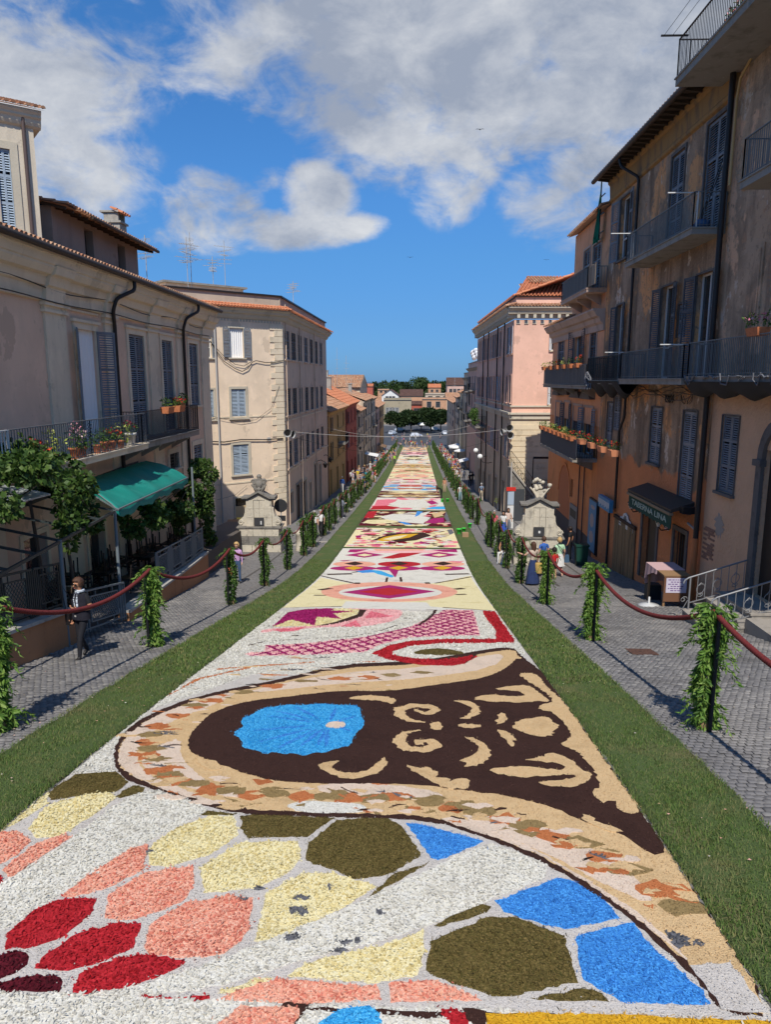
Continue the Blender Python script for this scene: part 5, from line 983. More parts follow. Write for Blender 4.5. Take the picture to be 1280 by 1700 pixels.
# ------------------------------------------------------------------ rows of houses down both sides
def row_house(label, F, s0, s1, zt, zr, rows, cols, wall, sh, base=None, roof='hip', ww=1.0, tile=None, dep=10, name='row_house', shops=0, open_every=3, bands=True, balc=(), rise=1.6, fine=.13, cat='house', top=None, chim=0):
 """rows: list of (z0, z1) of window rows; cols: positions 0..1 along the wall"""
 yb = F.at(s1, 0).y; V = thing(name, label, cat, F.at(s0, gz1(F.at(s0, 0).y))); zb = gz1(yb)-1.5; w = s1-s0; holes = []; W = []
 for i, c in enumerate(cols):
  for j, (z0, z1) in enumerate(rows): r = (s0+c*w-ww/2, s0+c*w+ww/2, z0, z1); holes.append(r); W.append((r, i, j))
 sh_r = []
 for k in range(shops):
  c = (k+.5)/shops; zg = gz1(F.at(s0+c*w, 0).y); r = (s0+c*w-.75, s0+c*w+.75, zg, zg+2.7)
  if all(r[3] < q[2] or r[0] > q[1] or r[1] < q[0] for q in holes): holes.append(r); sh_r.append(r)
 b = MB().mat(wall); wall_holes(b, F, s0, s1, zb, zt, holes, .2); shell(b, F, s0, s1, zb, zt-.02, dep, False); b.build('wall', V)
 for r, i, j in W:
  st = 'open' if open_every and (i*2+j*3) % open_every == 0 else 'closed'; window(V, F, r, sh[(i+j) % len(sh)], st, base or M_concrete, fine, .12, True)
 for k, r in enumerate(sh_r):
  d = window(V, F, r, None, 'closed', base or M_concrete, tw=.16, sill=False, name='shop_door'); MB().mat([M_dark, mat('dark_wood_door', (.045,.032,.024), .6), M_fence][k % 3]).fbox(F, r[0]+.02, r[1]-.02, r[2], r[3]-.02, -.18, -.13).build('door_leaf', d)
 c = MB().mat(base or M_concrete); cornice(c, F, s0, s1, zt+.1, [(0,.42), (.1,.42), (.2,.3), (.3,.2), (.42,.1), (.5,0)])
 if bands:
  for z0, z1 in rows: c.fbox(F, s0, s1, z0-.34, z0-.2, -.01, .05)
 c.build('cornice', V); tile = tile or M_tile
 if roof == 'hip':
  r = MB(); n = F.n; ri = Vector((0,0,rise)); tile_roof(r, F.at(s0-.2, zt+.1, .5), F.at(s1+.2, zt+.1, .5), n*-(dep/2) + ri, tile, .34, .6, seg=3); r.mat(tile)
  e = [F.at(s0-.2, zt+.1, -dep-.3), F.at(s1+.2, zt+.1, -dep-.3)]; rd = [F.at(s0-.2, zt+.1+rise, .5-dep/2), F.at(s1+.2, zt+.1+rise, .5-dep/2)]
  r.add([e[0], e[1], rd[1], rd[0]], [(0,1,2,3)]); r.mat(wall); r.add([F.at(s0,zt,0), F.at(s0,zt,-dep), rd[0]], [(0,1,2)]); r.add([F.at(s1,zt,0), F.at(s1,zt,-dep), rd[1]], [(0,1,2)]); rf = r.build('roof', V)
  for k in range(chim):
   s = s0 + w*(k+.6)/(chim+.3); q = MB().mat(M_trav).fbox(F, s-.3, s+.3, zt, zt+rise+.9, -3.2, -2.6); q.fbox(F, s-.4, s+.4, zt+rise+.9, zt+rise+1.0, -3.3, -2.5); q.build('chimney', rf)
 else:
  r = MB().mat(wall); r.fbox(F, s0, s1, zt+.06, zt+.85, -.25, -.02); r.mat(base or M_concrete); r.fbox(F, s0-.05, s1+.05, zt+.85, zt+.95, -.32, .06); r.build('parapet', V)
 for (c, z, ln) in balc: balcony(V, F, s0+c*w-ln/2, s0+c*w+ln/2, z, .9, .12, 1.0, None, .16)
 MB().mat(M_pipe).tube([F.at(s0+.25, zt, .12), F.at(s0+.25, zb+1.5, .12)], .05, 6).build('downpipe', V)
 return V
def zpx(F, x, y): return F.uv(x, y)[1]
def rowspec(F, x, ys): return [(zpx(F, x, b), zpx(F, x, t)) for t, b in ys]
def sx(F, x, y=700): return F.uv(x, y)[0]
M_ochre = plaster('ochre_plaster', (.56,.34,.13), .7, (.26,.17,.09)); M_redw = plaster('brick_red_plaster', (.42,.11,.075), .6, (.2,.06,.045)); M_grey_w = plaster('grey_beige_plaster', (.58,.48,.37), .8, (.26,.22,.18)); M_beige2 = plaster('sand_plaster', (.62,.49,.35), .8, (.3,.245,.19)); M_rose = plaster('dusty_rose_plaster', (.60,.39,.31), .8, (.28,.2,.17)); M_pale = plaster('pale_yellow_plaster', (.6,.5,.34), .6)
W2 = Facade(-8.25, 68, .1, 1); e = [sx(W2, x) for x in (541.5, 573, 592, 603, 615, 623, 630, 637)]
row_house('ochre yellow house with green-black shutters next to the cream corner house', W2, e[0]+.05, e[1], zpx(W2, 556, 681), 0, rowspec(W2, 550, ((694,716), (735,765))), (.2,.55,.88), M_ochre, [M_sh_dark, M_sh_green], M_ochre, shops=3, balc=((.62, zpx(W2, 565, 733), 3.2),), chim=1, rise=2.2)
row_house('dark brick red house between the ochre and the grey house', W2, e[1]+.05, e[2], zpx(W2, 582, 671), 0, rowspec(W2, 578, ((683,702), (717,742))), (.18,.5,.82), M_redw, [M_sh_dark, M_sh_blue], M_redw, shops=3, chim=1, tile=M_tile_new, rise=2.6)
row_house('narrow grey beige house with a pitched old tile roof', W2, e[2]+.05, e[3], zpx(W2, 598, 682), 0, rowspec(W2, 597, ((692,707), (718,734))), (.3,.72), M_grey_w, [M_sh_dark, M_sh_green], None, shops=2, rise=2.0)
row_house('taller sand coloured house in the left row', W2, e[3]+.05, e[4], zpx(W2, 609, 664), 0, rowspec(W2, 608, ((673,688), (697,713), (721,735))), (.3,.72), M_beige2, [M_sh_dark, M_sh_blue], None, shops=2, chim=1, rise=1.8)
row_house('grey house with a balcony in the left row', W2, e[4]+.05, e[5], zpx(W2, 619, 662), 0, rowspec(W2, 618, ((670,682), (691,703), (714,726))), (.3,.7), M_grey_w, [M_sh_blue, M_sh_dark], None, shops=2, balc=((.5, zpx(W2, 619, 706), 4),), rise=1.6)
row_house('dusty rose house near the end of the left row', W2, e[5]+.05, e[6], zpx(W2, 627, 676), 0, rowspec(W2, 626, ((685,697), (706,718))), (.2,.5,.8), M_rose, [M_sh_dark], None, shops=2, rise=2.0)
row_house('brown house at the far end of the left row', W2, e[6]+.05, e[7], zpx(W2, 634, 672), 0, rowspec(W2, 633, ((681,690), (699,709))), (.2,.5,.8), M_ochre, [M_sh_dark], None, shops=2, rise=2.0)
# houses standing behind the left row, seen over its roofs
BK = Facade(-19, 70, .5, 1)
row_house('flat topped olive block rising behind the red tile roofs', Facade(-17.5, 112, 92.6, 1), -9, 3.2, 20.5, 0, [(16.2,17.8)], (.9,), M_pale, [M_sh_dark], None, 'flat', dep=10, open_every=0)
row_house('old yellow house with sagging tile roof behind the left row', Facade(-13.5, 140, 92.6, 1), -10, 3, 18.6, 0, [(13,14.6)], (.3,.7), M_pale, [M_sh_dark], None, dep=12, rise=2.4, chim=1)
# ------------------------------------------------------------------ the tall weathered house on the right and its neighbour
RF = Facade(10.0, 25, -1.0, -1)
def aged(name, base, patch, pale, lowz=None, low=None):
 m = mat(name, base, .95, layers=[(k_(base,.62), (.7,.7,.5), .46, .6, 6), (patch, (.5,.5,.42), .53, .57, 8), (k_(base,.42), (1.8,1.8,.22), .5, .66, 7), (pale, (1.0,1.0,.6), .6, .63, 9), (k_(base,.6), (6,6,6), .55, .68, 5), (pale, (3.4,3.4,1.8), .66, .69, 7), (k_(patch,.6), (2.2,2.2,1.6), .62, .66, 7)], bump=(9,1.0,.06))
 if lowz is not None:      # painted in a fresher colour up to a ragged height
  nt = m.node_tree; N = nt.nodes; L = nt.links; b = N['Principled BSDF']; src = b.inputs['Base Color'].links[0].from_socket
  g = N.new('ShaderNodeNewGeometry'); sp = N.new('ShaderNodeSeparateXYZ'); L.new(g.outputs['Position'], sp.inputs[0]); n = N.new('ShaderNodeTexNoise'); n.inputs['Scale'].default_value = .9; n.inputs['Detail'].default_value = 8; L.new(g.outputs['Position'], n.inputs[0])
  a = N.new('ShaderNodeMath'); a.operation = 'MULTIPLY_ADD'; L.new(n.outputs[0], a.inputs[0]); a.inputs[1].default_value = 2.2; L.new(sp.outputs[2], a.inputs[2]); r = N.new('ShaderNodeMapRange'); r.inputs[1].default_value = lowz+1.25; r.inputs[2].default_value = lowz+1.05; L.new(a.outputs[0], r.inputs[0])
  x = N.new('ShaderNodeMixRGB'); L.new(r.outputs[0], x.inputs[0]); L.new(src, x.inputs[1])
  n2 = N.new('ShaderNodeTexNoise'); n2.inputs['Scale'].default_value = 1.2; n2.inputs['Detail'].default_value = 7; L.new(g.outputs['Position'], n2.inputs[0]); y = N.new('ShaderNodeMixRGB'); y.inputs[1].default_value = lin(low); y.inputs[2].default_value = lin(k_(low,.72)); L.new(n2.outputs[0], y.inputs[0]); L.new(y.outputs[0], x.inputs[2]); L.new(x.outputs[0], b.inputs['Base Color'])
 return m
M_aged = aged('weathered_brown_render', (.42,.28,.18), (.68,.33,.14), (.62,.48,.36), RF.uv(1060, 770)[1], (.74,.28,.115)); M_aged2 = aged('weathered_tan_render', (.48,.33,.215), (.68,.41,.25), (.58,.46,.35), RF.uv(1230, 640)[1], (.76,.47,.29)); M_stone_f = mat('grey_peperino_stone', (.14,.125,.115), .9, layers=[((.09,.08,.075), (3,3,3), .5, .7, 5)])
S = lambda x, y, o=0.0: RF.uv(x, y, o)[0]
Z = lambda x, y, o=0.0: RF.uv(x, y, o)[1]
SP = S(1190, 600)              # party line with the near neighbour
SD = S(1001, 600)              # far corner
def dark_house():
 F = RF; V = thing('weathered_house', 'tall dark weathered house with iron balconies above the tavern', 'house', F.at(SP, gz1(F.at(SP,0).y))); zt = F.uv(1070, 218, .75)[1]; zb = gz1(F.at(SD,0).y)-1
 zb2 = Z(1110, 630, 1.0); zb3 = F.uv(1100, 405, 1.0)[1]
 W = dict(a=F.rect(1030, 1047, 327, 428), b=F.rect(1115, 1136, 255, 340), c=F.rect(1171, 1204, 200, 378), d=F.rect(1023, 1034, 507, 612), e=F.rect(1097, 1117, 476, 600), f=F.rect(1154, 1182, 455, 600), g=F.rect(1126, 1138, 505, 560), h=F.rect(1080, 1098, 676, 770), i=F.rect(1130, 1153, 682, 848), j=F.rect(1008, 1017, 668, 745), k=F.rect(1019, 1030, 656, 715))
 for q in 'def': r = W[q]; W[q] = (r[0], r[1], zb2+.03, r[3])
 r = W['c']; W['c'] = (r[0], r[1], zb3+.03, r[3]); r = W['b']; W['b'] = (r[0], r[1], zb3+.03, r[3])
 gzd = lambda s: gz1(F.at(s, 0).y)
 dr = F.rect(1066, 1090, 850, 930); door = (dr[0], dr[1], gzd(dr[0])+.05, dr[3]); w2 = F.rect(1118, 1138, 882, 950); pn = F.rect(1021, 1056, 868, 930)
 holes = list(W.values()) + [door, w2]; b = MB().mat(M_aged); wall_holes(b, F, SP, SD, zb, zt, holes, .25); shell(b, F, SP, SD, zb, zt-.1, 11, False); b.build('wall', V)
 window(V, F, W['a'], M_sh_blue, 'open', M_stone_f, .06, .05, True, ang=9); window(V, F, W['b'], M_sh_blue, 'closed', M_stone_f, .06, .1, False); window(V, F, W['c'], M_sh_blue, 'closed', M_stone_f, .06, .1, False)
 for q in 'def': window(V, F, W[q], M_sh_dark, 'open', M_stone_f, .06, .06, False, ang=10)
 window(V, F, W['g'], M_sh_grey, 'closed', M_stone_f, .06, .05, False); window(V, F, W['h'], M_sh_grey, 'closed', M_stone_f, .06, .04, True); window(V, F, W['i'], M_sh_grey, 'closed', M_stone_f, .06, .04, True); window(V, F, W['j'], M_sh_grey, 'closed', M_stone_f, .06, .04, False); window(V, F, W['k'], M_sh_grey, 'closed', M_stone_f, .06, .04, False)
 # eaves: rafters, gutter, ochre frieze
 fr = MB().mat(mat('faded_ochre_frieze', (.34,.19,.07), .9, layers=[((.16,.11,.07), (1.5,1.5,.6), .5, .66, 6)])); cornice(fr, F, SP, SD, zt-.05, [(0,.22), (.12,.2), (.2,.12), (.75,.08), (.8,.12), (.9,.1), (.95,0)]); fr.build('cornice', V)
 r = MB(); tile_roof(r, F.at(SP, zt+.05, .78), F.at(SD+.1, zt+.05, .78), F.n*-5.5 + Vector((0,0,1.9)), M_tile, .26, .5, seg=3); r.mat(mat('old_wood', (.07,.05,.035), .9)); n = 26
 for k in range(n): s = SP + (SD-SP)*(k+.5)/n; r.bar(F.at(s, zt-.1, .0), F.at(s, zt-.02, .72), .08, .1)
 r.fbox(F, SP, SD, zt+.0, zt+.03, 0, .74); r.build('roof', V); MB().mat(M_rust).tube([F.at(SP, zt-.02, .86), F.at(SD+.15, zt-.02, .86)], .1, 8).build('gutter', V)
 s = S(1060, 400); downpipe(V, [F.at(s+.6, zt-.1, .8), F.at(s+.5, zt-.45, .75), F.at(s, zt-1.0, .14), F.at(s, zb2-.1, .14), F.at(s, zb2-1.6, .14), F.at(s+.6, zb2-2.2, .14), F.at(s+.6, gzd(s)+2.8, .14)], .06)
 # balconies
 p = balcony(V, F, S(1147, 400, 1.0), S(1037, 447, 1.0), zb3, 1.0, .17, 1.0, M_iron_grey, .1, M_concrete, (True, True), 0)
 balcony(V, F, SP+.1, S(1028, 630, 1.0), zb2, 1.0, .17, 1.02, M_iron_grey, .11, M_concrete, (True, True), 0); q = balcony(V, F, S(1027, 630, 1.0)+.03, S(972, 630, 1.0), zb2-.05, .95, .14, 1.02, M_iron, .09, M_concrete, (True, True), 0)
 nb = MB().mat(mat('dark_netting', (.03,.03,.032), .9)); a0, a1 = S(1026, 630, 1.0), S(974, 630, 1.0); n, m = 14, 8; vs = [F.at(a0+(a1-a0)*i/n, zb2-.05-.75*math.sin(math.pi*j/m)*(.7+.3*math.sin(i*1.3)), 1.05-1.05*j/m*.9) for i in range(n+1) for j in range(m+1)]; nb.add(vs, [(i*(m+1)+j, (i+1)*(m+1)+j, (i+1)*(m+1)+j+1, i*(m+1)+j+1) for i in range(n) for j in range(m)], True)
 nb.mat(mat('pale_netting', (.15,.15,.16), .9))
 for k in range(9): u = k/9; nb.tube([F.at(a1-.3*math.sin(k), zb2+.3-.5*t-.1*math.sin(k*2+t*3), 1.0+.06*math.sin(t*4+k)) + F.d*(-.5*t*u) for t in (0,.3,.6,1,1.3)], .035, 4)
 nb.build('hanging_net', q)
 z = zb2-.32; wr = MB().mat(M_pipe); rg = random.Random(4)
 for k in range(5): wr.tube([F.at(SP + (S(1045,640)-SP)*i/20, z-.07*k + .07*rg.uniform(-1,1) - .1*math.sin(i*.6+k), .06+.03*k) for i in range(21)], .014, 4)
 for k in range(7):
  s = S(rg.uniform(1110, 1170), 660); wr.tube([F.at(s+.22*math.sin(t*1.1+k), z-.2-.3*abs(math.cos(t*.8)), .1) for t in range(7)], .012, 4)
 wr.build('wall_cable', V)
 # ground floor: tavern door, window, timber panel
 d = window(V, F, door, None, 'closed', M_stone_f, tw=.2, sill=False, name='door'); MB().mat(mat('dark_wood_door', (.045,.032,.024), .6)).fbox(F, door[0]+.05, door[1]-.4, door[2], door[3]-.05, -.2, -.14).build('door_leaf', d)
 w = window(V, F, w2, None, 'closed', M_stone_f, tw=.16, sill=True); g = MB().mat(M_iron)
 for k in range(1, 5): a = w2[0]+(w2[1]-w2[0])*k/5; g.bar(F.at(a, w2[2], -.05), F.at(a, w2[3], -.05), .025)
 g.build('window_bars', w); zb_ = gzd(pn[1]); wd = thing('timber_panel', 'weathered plank panel covering an opening left of the tavern door', 'panel', F.at(pn[0], zb_, .05)); n = 9
 mw = mat('weathered_plank', (.23,.15,.075), .85, island=[(.16,.10,.05), (.26,.17,.085), (.3,.2,.11)], layers=[((.1,.07,.04), (3,3,.5), .5, .7, 6)])
 for k in range(n): a = pn[0]+(pn[1]-pn[0])*k/n; c = pn[0]+(pn[1]-pn[0])*(k+1)/n; MB().mat(mw).fbox(F, a+.008, c-.008, gzd(a)-.3, pn[3]-.02*(k % 2), .03, .06+.012*(k % 3)).build('plank', wd)
 MB().mat(mat('dark_wood_beam', (.06,.035,.022), .8)).fbox(F, pn[0]-.05, pn[1]+.05, pn[3], pn[3]+.14, .02, .12).build('beam', wd)
 return zt, zb2, zb3
RZT, RZB2, RZB3 = dark_house()
def near_house():
 F = RF; s0 = S(1280, 700)-5.5; s1 = SP; V = thing('tan_house', 'near tan house on the right with arched stone doorway and grey-blue shutters', 'house', F.at(s1, gz1(F.at(s1,0).y))); zt = RZT+.3; zb = gz1(F.at(s1,0).y)-1; zl = RZB2+.05; zu = RZB3+.5
 W = F.rect(1196, 1224, 690, 820); dr = F.rect(1256, 1300, 745, 960); door = (S(1300,850), S(1262,850), gz1(F.at(S(1280,850),0).y)+.75, Z(1278, 752)-.0); bl = F.rect(1225, 1260, 405, 600); bl = (bl[0], bl[1], zl+.05, bl[3])
 s0b = S(1262, 850); wd = 1.25; door = (s0b-wd, s0b, gz1(18.7)+.71, Z(1262, 745)); b = MB().mat(M_aged2); wall_holes(b, F, s0, s1, zb, zt, [W, door], .25); shell(b, F, s0, s1, zb, zt, 11, False); b.build('wall', V)
 b = MB().mat(M_aged2); z1 = Z(1225, 420); bp = F.rect(1222, 1262, 420, 600); b.fbox(F, bp[0], bp[1], zl+.2, z1, .0, .035); b.fbox(F, bp[0]+.12, bp[1]-.12, zl+.4, z1-.12, .035, .06); b.build('blind_panel', V); b = MB().mat(M_aged2); p2 = F.rect(1240, 1285, 150, 330); b.fbox(F, p2[0], p2[1], zu+.3, p2[3], 0, .04); b.build('blind_panel', V)
 window(V, F, W, M_sh_blue, 'closed', M_stone_f, .055, .03, True, dep=.12)
 d = MB().mat(M_stone_f); d.fbox(F, door[1], door[1]+.28, door[2]-.7, door[3]-.45, -.02, .1); d.fbox(F, door[0]-.28, door[0], door[2]-.7, door[3]-.45, -.02, .1); d.fbox(F, door[1]-.05, door[1]+.38, door[3]-.45, door[3]-.28, -.02, .16); c = (door[0]+door[1])/2; ra = wd/2; zc = door[3]-.45
 for k in range(12):
  a0, a1 = math.pi*k/12, math.pi*(k+1)/12; P = lambda a, r, o: F.at(c + r*math.cos(a), zc+.17 + r*math.sin(a)*1.25, o)
  d.hexa([P(a0,ra,-.02), P(a1,ra,-.02), P(a1,ra+.26,-.02), P(a0,ra+.26,-.02), P(a0,ra,.1), P(a1,ra,.1), P(a1,ra+.26,.1), P(a0,ra+.26,.1)])
 dd = d.build('arched_doorway', V); MB().mat(mat('dark_wood_door', (.045,.032,.024), .6)).fbox(F, door[0], door[1], door[2], door[3], -.22, -.14).build('door_leaf', dd)
 s = S(1232, 300); big = MB().mat(M_pipe); pts = [F.at(S(1235,120), Z(1235,75), .18), F.at(S(1216,350), Z(1216,350), .18), F.at(SP, RZB2+.3, .2), F.at(SP-.02, RZB2-.9, .2), F.at(S(1150,900)-.0, gz1(F.at(SP,0).y)+1.7, .18)]; pts = [F.at(SP+.02, z, .2) for z in (zt-.2, RZB3+1, RZB2+.3, RZB2-1, gz1(F.at(SP,0).y)+2.2)]
 big.tube(pts, .085, 10); big.build('downpipe', V); MB().mat(mat('orange_painted_pipe', (.48,.17,.06), .6)).tube([F.at(SP+.02, gz1(F.at(SP,0).y)+2.2, .2), F.at(SP+.02, gz1(F.at(SP,0).y)-.2, .2)], .1, 10).build('downpipe', V)
 MB().mat(M_zinc).tube([F.at(SP+.25, RZB2-.2, .12), F.at(SP+.25, gz1(F.at(SP,0).y)+2.4, .12)], .04, 8).build('downpipe', V); MB().mat(mat('ochre_plastic_pipe', (.5,.33,.14), .5)).tube([F.at(SP-.9, RZT-.4, .12), F.at(SP-.35, RZT-.7, .14), F.at(SP-.22, RZT-1.2, .14), F.at(SP-.2, RZB3+1.1, .14)], .04, 8).build('downpipe', V)
 a = S(1226, 340, 1.0); q = balcony(V, F, s0, a, zu, 1.0, .18, 1.0, M_iron_grey, .11, M_concrete, (False, True), 0); q = balcony(V, F, s0, SP-.12, zl, .95, .17, 1.0, M_iron_grey, .105, M_concrete, (False, True), 0)
 nb = MB().mat(mat('dark_netting', (.03,.03,.032), .9)); a0, a1 = s0, SP-.15; n, m = 20, 8; vs = [F.at(a0+(a1-a0)*i/n, zl-.12-.5*math.sin(math.pi*j/m)*(.8+.2*math.sin(i*1.7)), 1.02-1.0*j/m) for i in range(n+1) for j in range(m+1)]; nb.add(vs, [(i*(m+1)+j, (i+1)*(m+1)+j, (i+1)*(m+1)+j+1, i*(m+1)+j+1) for i in range(n) for j in range(m)], True); nb.mat(mat('pale_netting', (.15,.15,.16), .9)); rg = random.Random(5)
 for k in range(13): s = a0+(a1-a0)*(k+rg.random())/13; d_ = rg.uniform(.05,.3); nb.tube([F.at(s + rg.uniform(.2,.7)*t, zl+.05-d_*math.sin(math.pi*t)+.06*rg.uniform(-1,1), 1.0) for t in (0,.25,.5,.75,1)], rg.uniform(.012,.03), 4)
 nb.build('hanging_net', q)
 # upper balcony crossing the top right corner
 zt4 = F.uv(1122, 133, 1.5)[1]; e = S(1122, 130, 1.5); balcony(V, F, s0, e, zt4, 1.5, .2, 1.05, M_iron, .11, M_concrete, (False, True), 0)
 MB().mat(M_aged2).fbox(F, s0, SP, zt-.1, zt4+3, -8, -.3).build('top_storey', V)
 MB().mat(M_iron).tube([F.at(e-.25, zt4+1.1, 1.3), F.at(e-.25, zt4+1.1, 2.1)], .03, 6).tube([F.at(e-.25, zt4+1.12, 2.0), F.at(e-3, zt4+1.14, 2.0)], .008, 4).tube([F.at(e-.25, zt4+1.12, 1.75), F.at(e-3, zt4+1.14, 1.75)], .008, 4).build('clothes_line', V)
 # exposed brick where the render has fallen, and torn grey patch
 bm_ = mat('exposed_brick', (.24,.13,.09), .9, island=[(.17,.10,.075), (.28,.16,.11), (.33,.21,.15)]); zb0 = Z(1175, 930); s0b = SP-.12; k = 0
 for r_ in range(14):
  for c_ in range(3):
   if rnd.random() < .78: a = s0b - c_*.24 - (r_ % 2)*.1; MB().mat(bm_).fbox(F, a-.22, a, zb0+r_*.075, zb0+r_*.075+.06, -.01, .02+.01*rnd.random()).build('brick', V)
 pa = MB().mat(mat('bare_grey_render', (.36,.31,.26), .95, bump=(10,.8,.03))); rg = random.Random(9); cs = S(1196, 850); cz = Z(1196, 860); poly = [F.at(cs + .05*math.sin(t) + .34*math.cos(t)*rg.uniform(.6,1.2), cz - .25 + .36*math.sin(t)*rg.uniform(.7,1.15), .004) for t in [k*.157 for k in range(40)]]; pa.prism(poly, F.n*.008); pa.build('bare_patch', V)
near_house()
def iron_steps():
 F = RF; V = thing('stone_steps', 'stone steps with scrolled iron railings up to the arched door', 'steps', F.at(-6.3, gz1(18.7), 1)); tr = mat('worn_step_stone', (.30,.27,.23), .85, layers=[((.19,.17,.145), (3,3,3), .5, .7, 6)], bump=(20,.3,.02))
 s0, s1 = -7.35, -5.4; zt = gz1(F.at(s0,0).y)+.02; zl = gz1(18.7)+.70
 for k in range(4):       # treads climb towards the wall
  o = 1.75 - .32*k; z = zl - .17*(3-k); b = MB().mat(tr); b.fbox(F, s0-(.25 if k == 0 else 0), s1, gz1(F.at(s1,0).y)-.3, z-.05, .002, o); b.fbox(F, s0-(.28 if k == 0 else .02), s1+.03, z-.05, z, .002, o+.04); b.build('step', V)
 MB().mat(tr).fbox(F, s0-1.6, s0-.03, gz1(F.at(s0-1.6,0).y)-1, zl-.1, .002, .95).build('side_block', V)
 M = mat('silver_painted_iron', (.24,.24,.24), .5, .3)
 def rail(s):
  g = MB().mat(M); oa, ob = 1.62, .12; za, zb = zl-.48, zl; P = lambda t, h: F.at(s, za+(zb-za)*t+h, oa+(ob-oa)*t); g.tube([P(-.12,.78), P(-.1,.86), P(-.03,.9), P(1,.92)], .024, 6); g.bar(P(0,.16), P(1,.14), .022); g.tube([P(0,-.35), P(0,.9)], .026, 6)
  for k in range(1, 8): g.bar(P(k/7.2,.14), P(k/7.2,.91), .016)
  for k in (.2, .5, .82):
   for sg in (-1, 1): g.tube([P(k + sg*.075*math.sin(a)*(1 if a < 2.4 else .6), .3+.36*a/3.1) for a in [q*.34 for q in range(10)]] + [P(k+sg*.02,.58)], .010, 4)
   g.tube([P(k+.05*math.cos(q*.8), .3+.05*math.sin(q*.8)) for q in range(9)], .009, 4)
  g.tube([P(-.22,-.3), P(-.14,-.05), P(-.02,.25)], .012, 4); g.tube([P(-.12+.1*math.cos(q*.8)*(1-q*.08), -.12+.12*math.sin(q*.8)*(1-q*.08)) for q in range(11)], .011, 4); g.tube([P(-.1+.07*math.cos(q*.8)*(1-q*.08), .3+.09*math.sin(q*.8)*(1-q*.08)) for q in range(11)], .011, 4); g.build('stair_railing', V)
 rail(s1-.06); rail(s0+.06)
iron_steps()
